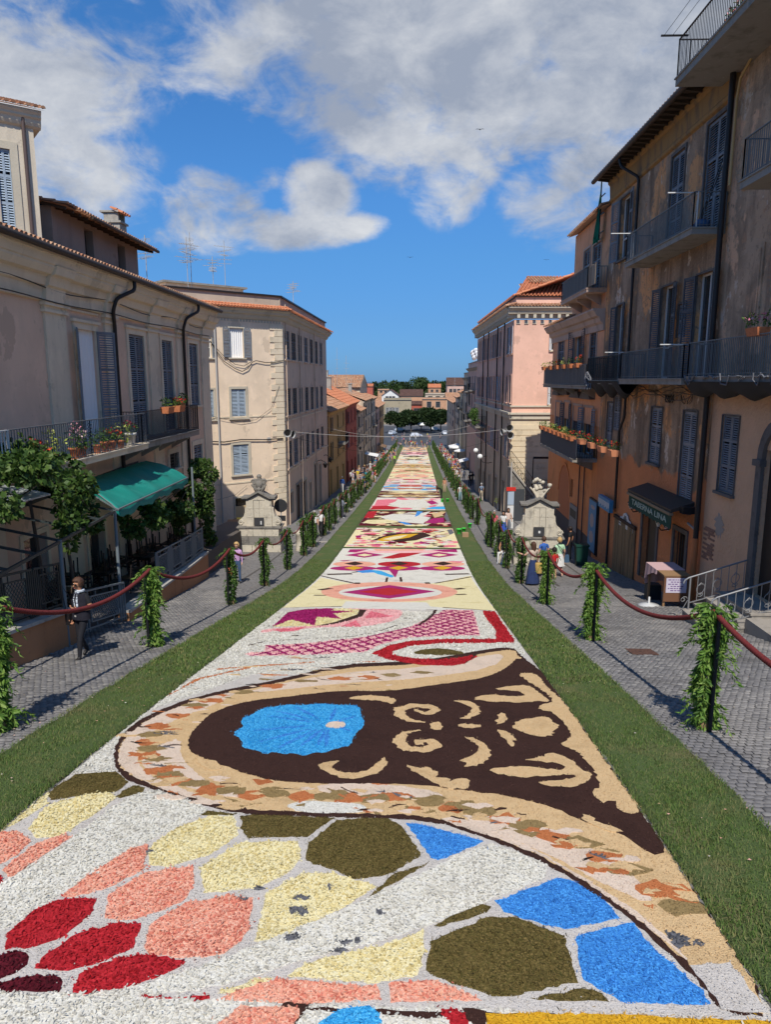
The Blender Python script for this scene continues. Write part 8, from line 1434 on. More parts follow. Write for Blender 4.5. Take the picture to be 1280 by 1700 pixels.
def tavern():
 F = RF; a0, a1 = S(1112, 850, .8), S(1040, 826, .8); z = Z(1075, 822, .55); gy = lambda s: gz1(F.at(s,0).y); t = thing('tavern_awning', 'dark green tavern awning lettered TABERNA LINA', 'awning', F.at((a0+a1)/2, z)); b = MB().mat(mat('brown_awning_case', (.055,.042,.033), .6)); b.hexa([F.at(a0,z+.12,0),F.at(a1,z+.12,0),F.at(a1,z-.12,.75),F.at(a0,z-.12,.75),F.at(a0,z+.24,0),F.at(a1,z+.24,0),F.at(a1,z-.02,.78),F.at(a0,z-.02,.78)]); b.mat(mat('tan_awning_edge', (.22,.16,.10), .6)); b.fbox(F, a0, a1, z-.22, z-.125, .68, .8); b.build('case', t)
 g = MB().mat(mat('dark_green_canvas', (.008,.055,.040), .8)); g.fbox(F, a0+.05, a1-.05, z-.68, z-.225, .70, .72)
 for k in range(12): c = a0+.05+(a1-a0-.1)*(k+.5)/12; g.prism([F.at(c-.08,z-.68,.70),F.at(c+.08,z-.68,.70),F.at(c,z-.74,.70)], F.n*.02)
 g.build('valance', t); text(t, 'TABERNA LINA', F, (a0+a1)/2, z-.45, .30, mat('faded_mint_lettering', (.42,.5,.42), .7), .725, wid=(a1-a0)*.8)
 MB().mat(M_iron).fbox(F, a0-.35, a0-.05, z-.1, z+.12, .05, .5).build('floodlight', t); MB().mat(M_zinc).tube([F.at(a0+.2,z-.5,.1), F.at(a0-.6,z-.62,.1)], .04, 6).build('bracket', t)
 for x, y, lb in ((1048,836,'left wall lantern beside the tavern awning'), (1094,865,'right wall lantern beside the tavern door')):
  s, zz = F.uv(x, y, .4); t = thing('wall_lantern', lb, 'lamp', F.at(s,zz,0), 'tavern lanterns'); MB().mat(M_iron).tube([F.at(s,zz-.3,0), F.at(s,zz-.34,.3), F.at(s,zz-.2,.4)], .022, 6).build('arm', t); MB().mat(mat('pale_lamp_glass', (.55,.53,.48), .3)).lathe([(.06,-.2),(.13,.02),(.13,.04)], 6, Matrix.Translation(F.at(s,zz,.4))).build('lamp_glass', t); MB().mat(M_iron).lathe([(.16,.04),(.06,.16),(.02,.22)], 6, Matrix.Translation(F.at(s,zz,.4))).build('lamp_cap', t)
 # white shield sign, notices, blue shop sign and poster
 r = F.rect(1028, 1054, 851, 878); w = r[1]-r[0]; h = r[3]-r[2]; c = (r[0]+r[1])/2; t = thing('shield_sign', 'white scalloped sign with a grey emblem left of the tavern door', 'sign', F.at(c, r[2])); b = MB().mat(mat('white_sign_enamel', (.62,.61,.58), .5)); pts = [(-.5,0),(.5,0),(.5,.45),(.36,.5),(.3,.62),(.2,.62),(.14,.85),(0,1),(-.14,.85),(-.2,.62),(-.3,.62),(-.36,.5),(-.5,.45)]; b.prism([F.at(c+x*w, r[2]+y*h, .04) for x, y in pts], F.n*.03); b.build('board', t); e = MB().mat(mat('grey_emblem', (.12,.12,.12), .6)); e.fbox(F, c-.06*w, c+.06*w, r[2]+.3*h, r[2]+.8*h, .07, .075); e.fbox(F, c-.1*w, c+.1*w, r[2]+.45*h, r[2]+.65*h, .075, .08)
 for k in (-1,1): e.fbox(F, c+k*.3*w-.13*w, c+k*.3*w+.13*w, r[2]+.27*h, r[2]+.36*h, .07, .074); e.fbox(F, c+k*.3*w-.1*w, c+k*.3*w+.1*w, r[2]+.12*h, r[2]+.19*h, .07, .074)
 e.build('emblem', t)
 paper = mat('white_paper', (.62,.58,.58), .8); ink = mat('faded_ink', (.25,.08,.14), .8)
 def notice(lb, x0, x1, y0, y1, o, G=F):
  r = G.rect(x0, x1, y0, y1, o); t = thing('paper_notice', lb, 'notice', G.at(r[0], r[2], o), 'paper notices'); MB().mat(paper).fbox(G, r[0], r[1], r[2], r[3], o, o+.006).build('sheet', t); q = MB().mat(ink); n = 5
  for k in range(n): zz = r[3] - (r[3]-r[2])*(k+.8)/(n+.6); q.fbox(G, r[0]+(r[1]-r[0])*rnd.uniform(.1,.25), r[1]-(r[1]-r[0])*rnd.uniform(.1,.3), zz-.018, zz+.018, o+.0065, o+.008)
  q.build('handwriting', t)
 notice('small pale notice on the orange wall right of the tavern door', 1104, 1111, 858, 880, .02)
 # signs on the orange house
 q = OF.rect(994, 1013, 822, 846, .25) ; t = thing('shop_sign', 'blue shop sign above the yellow door', 'sign', OF.at(q[0], q[2], .2)); blue = mat('sky_blue_sign', (.06,.24,.42), .5); MB().mat(blue).fbox(OF, q[0], q[1], q[2], q[3]-.1, .1, .28).build('board', t); wl = MB().mat(mat('white_sign_enamel', (.62,.61,.58), .5)); zc = (q[2]+q[3])/2-.05; hh = (q[3]-q[2])*.22; n = 9
 for k in range(n): a = q[0]+(q[1]-q[0])*(k+.3)/n; wl.fbox(OF, a, a+(q[1]-q[0])*.07, zc-hh*(.6+.4*(k % 2)), zc+hh, .281, .287)
 wl.build('lettering_bars', t); q = OF.rect(976, 988, 830, 918, .12); t = thing('poster_board', 'tall blue poster board left of the yellow door', 'poster', OF.at(q[0], q[2], .1)); MB().mat(M_iron).fbox(OF, q[0]-.08, q[1]+.08, q[2], q[3]+.08, .02, .10).build('frame', t); MB().mat(blue).fbox(OF, q[0], q[1], q[2]+.08, q[3], .10, .115).build('sheet', t); pr = MB().mat(mat('poster_figure_print', (.45,.36,.33), .6)); zz = q[2]; H = q[3]-q[2]
 for k, (u, v, a_, b_) in enumerate(((.5,.62,.28,.14),(.5,.3,.3,.12),(.45,.88,.3,.04))): pr.prism([OF.at(q[0]+(q[1]-q[0])*(u+a_*math.cos(j*.63)), zz+H*(v+b_*math.sin(j*.63)), .116) for j in range(10)], OF.n*.004)
 pr.build('poster_print', t); q = OF.rect(944, 956, 838, 880, .1); t = thing('frame_board', 'grey framed board on the orange wall above the litter bin', 'sign', OF.at(q[0], q[2], .1)); MB().mat(mat('grey_board', (.24,.23,.22), .6)).fbox(OF, q[0], q[1], q[2], q[3], .02, .07).build('board', t); MB().mat(M_iron).fbox(OF, q[0]+.15, q[1]-.15, (q[2]+q[3])/2, q[3]-.25, .07, .076).build('print', t)
 # table with its pink cloth in front of the tavern window
 p = on_ground(1108, 984); p = F.at(F.uv(1115, 930, 1.0)[0], 0, 1.0); zt_ = F.uv(1105, 940, 1.0)[1]; zg = gz1(p.y); t = thing('folding_table', 'table with sideboards standing before the tavern window', 'table', (p.x,p.y,zg)); T = Facade(p.x, p.y, -1.0, -1); b = MB().mat(mat('table_wood', (.27,.16,.08), .7)); b.fbox(T, -.6, .95, zt_-.05, zt_-.01, -.42, .42); b.build('table_top', t)
 for a in (-.52,.86):
  for o in (-.36,.36): MB().mat(mat('table_wood', (.27,.16,.08), .7)).bar(T.at(a, gz1(T.at(a,0).y)-.05, o), T.at(a, zt_-.05, o), .06).build('leg', t)
 MB().mat(mat('brown_sideboard', (.16,.075,.04), .7)).fbox(T, -.59, -.56, gz1(T.at(-.5,0).y)+.2, zt_-.06, -.4, .4).build('side_board', t)
 m = mat('dusty_pink_cloth', (.50,.33,.32), .85); cl = MB().mat(m); cl.fbox(T, .0, 1.0, zt_-.008, zt_+.006, -.46, .46); n = 12
 vs = []
 for k in range(n+1): o = -.46+.92*k/n; vs += [T.at(1.0, zt_, o), T.at(1.03+.04*math.sin(k*1.5), zt_-.3, o), T.at(1.06+.06*math.sin(k*1.5), zt_-.62-.12*(k/n), o)]
 cl.add(vs, [(3*k+j, 3*k+j+1, 3*k+j+4, 3*k+j+3) for k in range(n) for j in range(2)], True); vs = []
 for k in range(n+1): a = -.1+1.1*k/n; vs += [T.at(a, zt_, .46), T.at(a, zt_-.12-.45*(k/n)**2, .48+.03*math.sin(k*1.6))]
 cl.add(vs, [(2*k, 2*k+1, 2*k+3, 2*k+2) for k in range(n)], True); tag(cl.build('tablecloth'), 'dusty pink cloth hanging off the tavern table', 'tablecloth')
 G = Facade(*T.at(-.592, 0)[:2], 89, 1); t = thing('paper_notice', 'handwritten notice taped on the front of the tavern table', 'notice', T.at(-.6, zt_-.5, 0), 'paper notices'); MB().mat(mat('lilac_paper', (.55,.50,.58), .8)).fbox(G, -.34, .30, zt_-.58, zt_-.1, .002, .008).build('sheet', t); ik = MB().mat(mat('blue_red_ink', (.12,.05,.2), .8))
 for k in range(6):
  zz = zt_-.16-.07*k; a = -.28+.08*(k % 2)
  while a < .2-.08*(k % 3): w = rnd.uniform(.04,.1); ik.fbox(G, a, a+w, zz-.012, zz+.014, .0085, .011); a += w+.025
 ik.build('handwriting', t)
 p2 = T.at(-.35, gz1(T.at(-.35,0).y), .75); t = thing('parasol_stand', 'white round parasol stand beside the tavern table', 'parasol stand', p2); MB().mat(mat('white_plastic', (.5,.5,.48), .5)).lathe([(.32,0),(.32,.04),(.08,.09),(.03,.1),(.03,.3),(.01,.31)], 18, Matrix.Translation(p2)).build('base', t)
 p3 = T.at(1.2, gz1(T.at(1.2,0).y), .1); t = tag(MB().mat(mat('dark_crate_plastic', (.02,.03,.035), .6)).box(p3.x-.22,p3.x+.22,p3.y-.2,p3.y+.2,p3.z-.05,p3.z+.55).build('plastic_crate'), 'dark crate standing left of the tavern table', 'crate')
 # white poles, plants and odds on the dark house balconies
 wp = mat('white_painted_iron', (.6,.6,.58), .5)
 def poles(lb, z, aa, o, n=2):
  t = thing('drying_rack', lb, 'drying rack', RF.at(aa, z, o), 'white drying racks on the balconies'); b = MB().mat(wp); b.bar(RF.at(aa-.1,z+1.06,o-.1), RF.at(aa-.1,z+1.06,o+.75), .05, .03)
  for k in range(n): b.bar(RF.at(aa-.05-.28*k,z+.02,o-.08), RF.at(aa-.05-.28*k,z+1.04,o-.08), .03)
  if n > 1: b.bar(RF.at(aa-.05,z+.1,o-.08), RF.at(aa-.33,z+.9,o-.08), .02); b.bar(RF.at(aa-.05,z+1.0,o-.08), RF.at(aa-.33,z+1.0,o-.08), .025)
  b.build('rack_frame', t)
 poles('white drying rack at the near end of the upper balcony', RZB3, S(1147,400,1.0)+.35, .95); poles('white drying rack at the far end of the upper balcony', RZB3, S(1040,447,1.0), .95); poles('white bar on the near end of the middle balcony rail', RZB2, SP+.3, .95, 0); poles('white bar over the far part of the middle balcony rail', RZB2, S(1030,630,1.0), .95, 0)
 t = thing('plastic_bag', 'crumpled blue bag on the upper balcony floor', 'bag', RF.at(S(1165,380,.6), RZB3, .6)); b = MB().mat(mat('blue_plastic', (.05,.12,.25), .5)); b.ball(RF.at(S(1165,380,.6), RZB3+.17, .6), .22, 2, (1,1,.75), .3, 3); b.ball(RF.at(S(1158,380,.6), RZB3+.14, .6), .18, 2, (1,1,.7), .3, 4); b.build('bag_body', t)
 for k in range(2): q0 = RF.at(SP+.35+.15*k, RZB3+.05, .75); tag(MB().mat(M_iron).tube([q0, RF.at(SP+.05+.2*k, RZB3+2.1, .15)], .018, 5).build('broom_pole'), 'dark pole leaning in the upper balcony corner, %s one' % ('near', 'far')[k], 'pole', 'poles leaning on the upper balcony')
 for k in range(5): flower_pot(tuple(RF.at(S(1225,20,1.4)+.5*k-1.2, RF.uv(1122,133,1.5)[1]+.04, 1.3)), .2, 'small red pot behind the top balcony rail, %s' % ['nearest', 'second nearest', 'middle one', 'second farthest', 'farthest'][k], M_petal_p, None, .14, M_tile_new, False, .22, 20, 'pots on the top balcony', 120+k)
 flower_pot(tuple(RF.at(S(1262,545,.8), RZB2+1.05, .85)), .2, 'pot of pale pink flowers on the near house balcony rail', M_petal_p, None, .22, None, True, .3, 50, None, 130)
 s = S(1212, 955, .3); q = RF.at(s+.0, gz1(18.7)+.2, .5)
tavern()
# swifts in the sky
for (px, py, Y, lb) in ((797,216,60,'dark swift gliding below the large white cloud'), (681,428,80,'tiny dark swift low over the street axis'), (907,432,90,'tiny dark swift left of the orange house roof')):
 q = at_Y(px, py, Y); t = thing('swift', lb, 'bird', q, 'swifts in the sky'); m = mat('swift_feathers', (.02,.018,.018), .8); b = MB().mat(m); b.tube([q+Vector((-.05,-.16,0)), q+Vector((0,-.08,0)), q, q+Vector((.02,.14,0))], [.01,.03,.035,.008], 6); vs = []
 for sg in (-1,1): b.prism([q+Vector((sg*.02,-.05,.01)), q+Vector((sg*.2,-.02,.06)), q+Vector((sg*.36,.10,.05)), q+Vector((sg*.18,.04,.05)), q+Vector((sg*.02,.05,.01))], (0,0,.008))
 b.build('body', t)
# ------------------------------------------------------------------ people
SKIN = mat('skin_fair', (.52,.30,.20), .6); SKIN_T = mat('skin_tanned', (.42,.20,.11), .6); HAIRS = dict(brown=mat('hair_brown', (.075,.035,.02), .6, bump=(60,.6,.02)), dark=mat('hair_dark', (.018,.012,.01), .5, bump=(60,.6,.02)), blond=mat('hair_blond', (.48,.31,.13), .6, bump=(60,.6,.02)), grey=mat('hair_grey', (.35,.33,.31), .7, bump=(60,.6,.02)), auburn=mat('hair_auburn', (.12,.035,.018), .6, bump=(60,.6,.02)))
M_lens = mat('dark_sunglass_lens', (.012,.008,.006), .15, spec=.6); M_lip = mat('lips', (.40,.12,.10), .5); M_shoe = mat('dark_shoe', (.025,.022,.02), .5); M_wshoe = mat('white_shoe', (.62,.62,.6), .6)
_cc = {}
def cloth(c, nm=None):
 k = tuple(round(x, 3) for x in c)
 if k not in _cc: _cc[k] = mat('cloth_%d' % len(_cc), c, .85, layers=[(k_(c,.75), (9,9,4), .5, .7, 4)], bump=(14,.4,.03))
 return _cc[k]
def body_mesh(P, fingers=False, slim=1.0, sleeve='short', legs='long'):
 """one continuous skin grown over a jointed skeleton; returns mesh with slots shirt, trousers, skin, shoes"""
 V = []; E = []; Rr = []; reg = []; idx = {}
 def v(n, p, r): idx[n] = len(V); V.append(Vector(p)); Rr.append(r); return idx[n]
 def e(a, b, rg): E.append((idx[a], idx[b])); reg.append(rg)
 k = slim; p = P
 v('pelvis', p['pelvis'], (.155*k,.115*k)); v('waist', p['waist'], (.125*k,.095*k)); v('chest', p['chest'], (.155*k,.105*k)); v('nb', p['neck'], (.062,.06)); v('nk', p['neck'].lerp(p['head'], .45), (.047,.05)); v('hd', p['head'], (.075,.09)); v('ht', p['head'] + (p['head']-p['neck']).normalized()*.10, (.062,.075))
 e('pelvis','waist','t'); e('waist','chest','t'); e('chest','nb','t'); e('nb','nk','s'); e('nk','hd','s'); e('hd','ht','s')
 for s in 'lr':
  v('hp'+s, p['hip'+s], (.098*k,.098*k)); v('kn'+s, p['knee'+s], (.058*k,.06*k)); v('an'+s, p['ank'+s], (.040,.042)); v('to'+s, p['toe'+s], (.042,.028)); m = p['knee'+s].lerp(p['ank'+s], .35); v('cf'+s, m, (.056*k,.058*k))
  e('pelvis','hp'+s,'p'); e('hp'+s,'kn'+s,'p'); e('kn'+s,'cf'+s,'q'); e('cf'+s,'an'+s,'q'); e('an'+s,'to'+s,'f')
  v('sh'+s, p['sho'+s], (.068*k,.066*k)); v('el'+s, p['elb'+s], (.043,.043)); v('wr'+s, p['wri'+s], (.027,.024)); v('ha'+s, p['han'+s], (.036,.020))
  e('chest','sh'+s,'t'); e('sh'+s,'el'+s,'a'); e('el'+s,'wr'+s,'b'); e('wr'+s,'ha'+s,'s')
  if fingers:
   d = (p['han'+s]-p['wri'+s]).normalized(); side = d.cross(p['elb'+s]-p['sho'+s]); side = side.normalized() if side.length > .01 else Vector((1,0,0)); pal = d.cross(side)
   for i in range(4):
    o = side*(-.027+.018*i); L = (.07,.082,.078,.06)[i]; a = p['han'+s]+d*.02+o; v('f%d%s'%(i,s), a+d*.02, (.0095,.0095)); v('g%d%s'%(i,s), a+d*(L*.55)+pal*.012, (.009,.009)); v('h%d%s'%(i,s), a+d*(L*.75)+pal*.035, (.008,.008)); e('ha'+s,'f%d%s'%(i,s),'s'); e('f%d%s'%(i,s),'g%d%s'%(i,s),'s'); e('g%d%s'%(i,s),'h%d%s'%(i,s),'s')
   v('th'+s, p['wri'+s].lerp(p['han'+s],.5)-side*.045+pal*.02, (.011,.011)); v('ti'+s, p['han'+s]-side*.05+pal*.04+d*.01, (.009,.009)); e('wr'+s,'th'+s,'s'); e('th'+s,'ti'+s,'s')
 me = bpy.data.meshes.new('body'); me.from_pydata([tuple(q) for q in V], E, []); o = bpy.data.objects.new('body', me); C.objects.link(o); md = o.modifiers.new('s', 'SKIN'); md.use_smooth_shade = True; md.branch_smoothing = .4
 if not me.skin_vertices: pass
 for i, q in enumerate(me.skin_vertices[0].data): q.radius = Rr[i]; q.use_root = (i == 0)
 sb = o.modifiers.new('u', 'SUBSURF'); sb.levels = 2 if fingers else 1; sb.render_levels = sb.levels
 bpy.context.view_layer.update(); dg = bpy.context.evaluated_depsgraph_get(); r = bpy.data.meshes.new_from_object(o.evaluated_get(dg)); bpy.data.objects.remove(o)
 # faces take the cloth of the nearest bone
 n = len(r.polygons); cen = np.zeros(n*3, 'f'); r.polygons.foreach_get('center', cen); cen = cen.reshape(-1, 3); best = np.full(n, 1e9); br = np.zeros(n, int); bt = np.zeros(n)
 for j, (a, b) in enumerate(E):
  A = np.array(V[a]); D = np.array(V[b])-A; L2 = (D*D).sum()+1e-9; t = np.clip(((cen-A)*D).sum(1)/L2, 0, 1); rad = Rr[a][0]*(1-t)+Rr[b][0]*t; d = np.linalg.norm(cen-(A+t[:,None]*D), axis=1)-rad*.9; m = d < best; best[m] = d[m]; br[m] = j; bt[m] = t[m]
 slot = np.zeros(n, 'i')
 for j, rg in enumerate(reg):
  m = br == j
  slot[m] = {'t': 0, 's': 2, 'f': 3, 'p': 1, 'q': 1 if legs == 'long' else 2, 'a': 0, 'b': 0 if sleeve == 'long' else 2}[rg]
  if rg == 'a' and sleeve == 'none': slot[m] = 2
  if rg == 'a' and sleeve == 'short': slot[m & (bt > .62)] = 2
  if rg == 'p' and legs == 'shorts': slot[m & (bt > .7)] = 2
  if rg == 'p' and legs == 'skirt': slot[m & (bt > .3)] = 2
 wz = (V[idx['pelvis']].z + V[idx['waist']].z)/2; m = (slot == 0) & (cen[:,2] < wz) & (np.abs(cen[:,0]-V[0].x) < .19); slot[m] = 1
 for _ in range(4): r.materials.append(None)
 r.polygons.foreach_set('material_index', slot); r.polygons.foreach_set('use_smooth', np.ones(n, bool)); r.update(); return r
def pose(kind='stand', h=1.68, rg=None):
 rg = rg or random.Random(1); j = lambda a: rg.uniform(-a, a); k = h/1.70; Vv = lambda x, y, z: Vector((x*k, y*k, z*k)); P = dict(pelvis=Vv(0,0,.93), waist=Vv(0,.01,1.08), chest=Vv(0,.0,1.29), neck=Vv(0,-.01,1.46), head=Vv(j(.01),.03,1.60))
 for s, sg in (('l',-1),('r',1)):
  P['hip'+s] = Vv(sg*.085,0,.90); P['knee'+s] = Vv(sg*.095,.02,.49); P['ank'+s] = Vv(sg*.10,-.02,.085); P['toe'+s] = Vv(sg*.115,.11,.035); P['sho'+s] = Vv(sg*.165,-.01,1.40); P['elb'+s] = Vv(sg*(.22+j(.02)),-.03+j(.03),1.13); P['wri'+s] = Vv(sg*(.23+j(.03)),.06+j(.05),.90); P['han'+s] = Vv(sg*(.23+j(.03)),.09+j(.05),.82)
 if kind in ('walk', 'stride'):
  a = .22 if kind == 'walk' else .17
  P['kneel'] = Vv(-.09,.16,.52); P['ankl'] = Vv(-.09,a+.04,.09); P['toel'] = Vv(-.10,a+.18,.05); P['kneer'] = Vv(.09,.02,.48); P['ankr'] = Vv(.09,-a,.11); P['toer'] = Vv(.10,-a+.12,.035)
 if kind == 'stride': P['elbl'] = Vv(-.27,-.02,1.12); P['wril'] = Vv(-.10,.20,1.13); P['hanl'] = Vv(-.04,.235,1.165)
 if kind == 'phone':
  for s, sg in (('l',-1),('r',1)): P['elb'+s] = Vv(sg*.21,.04,1.13); P['wri'+s] = Vv(sg*.09,.26,1.19); P['han'+s] = Vv(sg*.05,.32,1.24)
  P['head'] = Vv(0,.06,1.585)
 if kind == 'point': P['elbl'] = Vv(-.32,.12,1.22); P['wril'] = Vv(-.50,.24,1.30); P['hanl'] = Vv(-.58,.28,1.33)
 if kind == 'bag': P['elbr'] = Vv(.23,.0,1.12); P['wrir'] = Vv(.13,.2,1.14); P['hanr'] = Vv(.07,.24,1.17)
 if kind == 'sit':
  for n_ in ('pelvis','waist','chest','neck','head'): P[n_].z -= .38*k
  for s, sg in (('l',-1),('r',1)):
   for n_ in ('sho','elb','hip'): P[n_+s].z -= .38*k
   P['knee'+s] = Vv(sg*.12,.40,.54); P['ank'+s] = Vv(sg*.10,.48,.10); P['toe'+s] = Vv(sg*.11,.62,.05); P['wri'+s] = Vv(sg*.10,.24,.62); P['han'+s] = Vv(sg*.06,.32,.62); P['elb'+s] = Vv(sg*.22,.06,.76)
 if kind == 'bend':
  for n_, y, z in (('waist',.10,1.02),('chest',.27,1.12),('neck',.40,1.20),('head',.52,1.26)): P[n_] = Vv(0,y,z)
  for s, sg in (('l',-1),('r',1)): P['sho'+s] = Vv(sg*.165,.36,1.16); P['elb'+s] = Vv(sg*.2,.44,.88); P['wri'+s] = Vv(sg*.12,.54,.66); P['han'+s] = Vv(sg*.1,.58,.58)
 return P
def hair_mesh(P, style, m, seed=0):
 b = MB().mat(m); h = P['head']; up = (P['head']-P['neck']).normalized(); c = h + up*.045 + Vector((0,-.022,0)); n, mm = 18, 12; vs = []; rg = random.Random(seed)
 for i in range(n):
  th = 2*math.pi*i/n; front = math.sin(th) > .35
  for q in range(mm):
   t = q/(mm-1); lo = -.15 if front else {'short': 1.15, 'bob': 1.55, 'long': 1.6, 'bun': 1.1}[style]; ph = t*(math.pi/2*(.62 if front else 1) + (lo*.45 if not front else .12)); r = .108*(1 + .05*math.sin(th*5+seed+q*.7) + (.10*t if style == 'bob' and not front else 0)); p = Vector((r*.92*math.sin(ph)*math.cos(th), r*1.08*math.sin(ph)*math.sin(th), r*1.12*math.cos(ph)))
   if style == 'long' and not front and t > .75: p.z -= (t-.75)*.95; p.y -= .01
   vs.append(c + p)
 b.add(vs, [(i*mm+q, ((i+1)%n)*mm+q, ((i+1)%n)*mm+q+1, i*mm+q+1) for i in range(n) for q in range(mm-1)], True)
 if style == 'bun': b.ball(c + Vector((0,-.12,.03)), .05, 2)
 return b.mesh('hair')
def face_mesh(P, skin, glasses):
 b = MB().mat(skin); h = P['head']; b.ball(h + Vector((0,.098,.0)), .016, 2, (.8,1.2,1.35)); b.ball(h + Vector((.078,-.005,.005)), .026, 2, (.45,.8,1.2)); b.ball(h + Vector((-.078,-.005,.005)), .026, 2, (.45,.8,1.2)); b.mat(M_lip).ball(h + Vector((0,.082,-.045)), .02, 2, (1.2,.5,.45))
 for s in (-1,1):
  if glasses: b.mat(M_lens).ball(h + Vector((s*.034,.083,.026)), .028, 2, (1.05,.55,.9))
  else: b.mat(M_lens).ball(h + Vector((s*.03,.082,.026)), .009, 1, (1.2,.6,.8))
 if glasses:
  for s in (-1,1): b.bar(h + Vector((s*.062,.075,.03)), h + Vector((s*.082,-.01,.028)), .006)
  b.bar(h + Vector((-.01,.098,.03)), h + Vector((.01,.098,.03)), .007)
 return b.mesh('face')
def skirt_mesh(P, m, hem, flare, seed=0):
 b = MB().mat(m); w = P['waist']; n, q = 28, 7; vs = []
 for j in range(q):
  t = j/(q-1); z = w.z - .03 + (hem-w.z+.03)*t
  for i in range(n): th = 2*math.pi*i/n; f = 1 + .06*t*math.sin(th*7+seed); r = (.125 + (flare-.125)*t**.7)*f; vs.append((w.x + r*math.cos(th)*1.05, w.y*(1-t) + r*.82*math.sin(th), z))
 b.add(vs, [(j*n+i, j*n+(i+1)%n, (j+1)*n+(i+1)%n, (j+1)*n+i) for j in range(q-1) for i in range(n)], True); return b.mesh('skirt')
def person(label, px, py, face, top, legs_c, kind='stand', h=1.68, skin=SKIN, hair=('brown','short'), sleeve='short', legs='long', shoe=M_shoe, fingers=False, glasses=False, skirt=None, slim=1.0, seed=0, group=None, pos=None, zoff=0.0):
 P = pose(kind, h, random.Random(seed)); p = Vector(pos) if pos else on_ground(px, py); me = body_mesh(P, fingers, slim, sleeve, 'skirt' if skirt else legs)
 for i, m in enumerate((cloth(top), cloth(legs_c), skin, shoe)): me.materials[i] = m
 t = thing('person', label, 'person', (0,0,0), group); o = link('body', me, t); link('hair', hair_mesh(P, hair[1], HAIRS[hair[0]], seed), t); link('face', face_mesh(P, skin, glasses), t)
 if skirt: link('skirt', skirt_mesh(P, cloth(legs_c), skirt[0], skirt[1], seed), t)
 t.location = (p.x, p.y, p.z - .012 + zoff); t.rotation_euler = (0,0,R(face)); return t, P, p
def place(p, face, q): return Vector((p.x, p.y, p.z)) + Matrix.Rotation(R(face), 3, 'Z') @ Vector(q)
WHITE, BLACK, NAVY, JEAN, RED, PINK_, BEIGE, GREY_, LILAC, MINT, KHAKI, BLUE = (.62,.61,.58), (.012,.012,.014), (.02,.035,.10), (.05,.09,.17), (.45,.02,.02), (.62,.16,.20), (.55,.40,.28), (.20,.22,.26), (.48,.28,.48), (.40,.60,.38), (.34,.27,.17), (.04,.12,.40)
# face: 0 looks down the street, 180 looks at the viewer
wt, WP, wp_ = person('woman in black with sunglasses and striped scarf walking on the left footway', 141, 1091, 158, BLACK, (.014,.014,.018), 'stride', 1.66, SKIN_T, ('brown','bob'), 'short', 'long', M_shoe, True, True, seed=2)
o = wt;
def woman_extras():
 t = wt; b = MB().mat(mat('striped_scarf', (.55,.60,.64), .8, layers=[((.08,.09,.12), (1,1,38), .48, .54, 1)])); n = WP['neck']; b.tube([n + Vector((.075*math.cos(a), .065*math.sin(a)+.0, .015)) for a in [k*.45 for k in range(15)]], .03, 6); b.tube([n + Vector((-.03,.07,.0)), n + Vector((-.045,.125,-.14)), n + Vector((-.04,.125,-.36))], [.03,.035,.03], 6); b.tube([n + Vector((.03,.07,.0)), n + Vector((.03,.125,-.14)), n + Vector((.01,.13,-.28))], [.03,.034,.028], 6); link('scarf', b.mesh('scarf'), t)
 v = MB().mat(cloth((.014,.013,.02))); c = WP['chest']; w = WP['waist']
 vs = []; N = 20
 for zz, rx, ry in ((1.40,.17,.10),(1.28,.20,.14),(1.12,.185,.135),(.98,.205,.145),(.86,.215,.15)):
  for i in range(N): a = 2*math.pi*i/N; vs.append((rx*math.cos(a), ry*math.sin(a)+.005, zz))
 v.add(vs, [(j*N+i, j*N+(i+1)%N, (j+1)*N+(i+1)%N, (j+1)*N+i) for j in range(4) for i in range(N)], True); v.mat(M_zinc).box(-.02,.02,.15,.158,.93,.96); link('waistcoat', v.mesh('waistcoat'), t)
 g = thing('shoulder_bag', 'small black bag on the hip of the woman in black', 'bag', (0,0,0)); b = MB().mat(mat('black_leather', (.016,.014,.015), .45)); b.box(-.07,.05,-.11,.11,-.16,.08); b.tube([(0,-.1,.08),(.1,-.05,.42),(.2,.0,.62),(.12,.06,.40),(0,.1,.08)], .011, 5); link('bag_body', b.mesh('bag_body'), g); g.location = place(wp_, 158, (.26,.03,.86)); g.rotation_euler = (0,0,R(158))
 link('watch', MB().mat(M_dark).tube([WP['wrir'].lerp(WP['elbr'],.12) + Vector((.03*math.cos(a), .0, .03*math.sin(a))) for a in [k*.7 for k in range(10)]], .009, 5).mesh('watch'), t)
woman_extras()
lt, LP_, lp = person('woman in lilac jumper and jeans on the left footway', 395, 968, 178, LILAC, JEAN, 'stand', 1.62, SKIN, ('blond','bob'), 'long', 'long', M_shoe, seed=4)
q = place(lp, 178, (.3,.05,0)); b = MB().mat(mat('coral_fabric', (.55,.12,.07), .8)); b.ball(q + Vector((0,0,.42)), .17, 2, (.7,1,1.2), .1, 2); b.tube([q + Vector((-.05,0,.6)), q + Vector((0,0,.78)), q + Vector((.05,0,.6))], .012, 5); tag(b.build('cloth_bag'), 'coral bag carried by the woman in lilac', 'bag')
person('elderly man in white shirt, left of the couple in white', 523, 893, 170, WHITE, BLACK, 'stand', 1.66, SKIN, ('grey','short'), seed=5); person('white capped person in white, right of the couple', 533, 890, 175, WHITE, BLACK, 'walk', 1.64, SKIN, ('grey','short'), seed=6)
person('woman in grey-blue looking at her phone on the left footway', 569, 860, -70, GREY_, (.05,.05,.07), 'phone', 1.64, SKIN, ('dark','long'), 'long', 'long', M_wshoe, seed=7); person('man in blue jacket and white trousers by the left houses', 568, 818, 185, BLUE, WHITE, 'walk', 1.75, SKIN, ('grey','short'), 'long', seed=8)
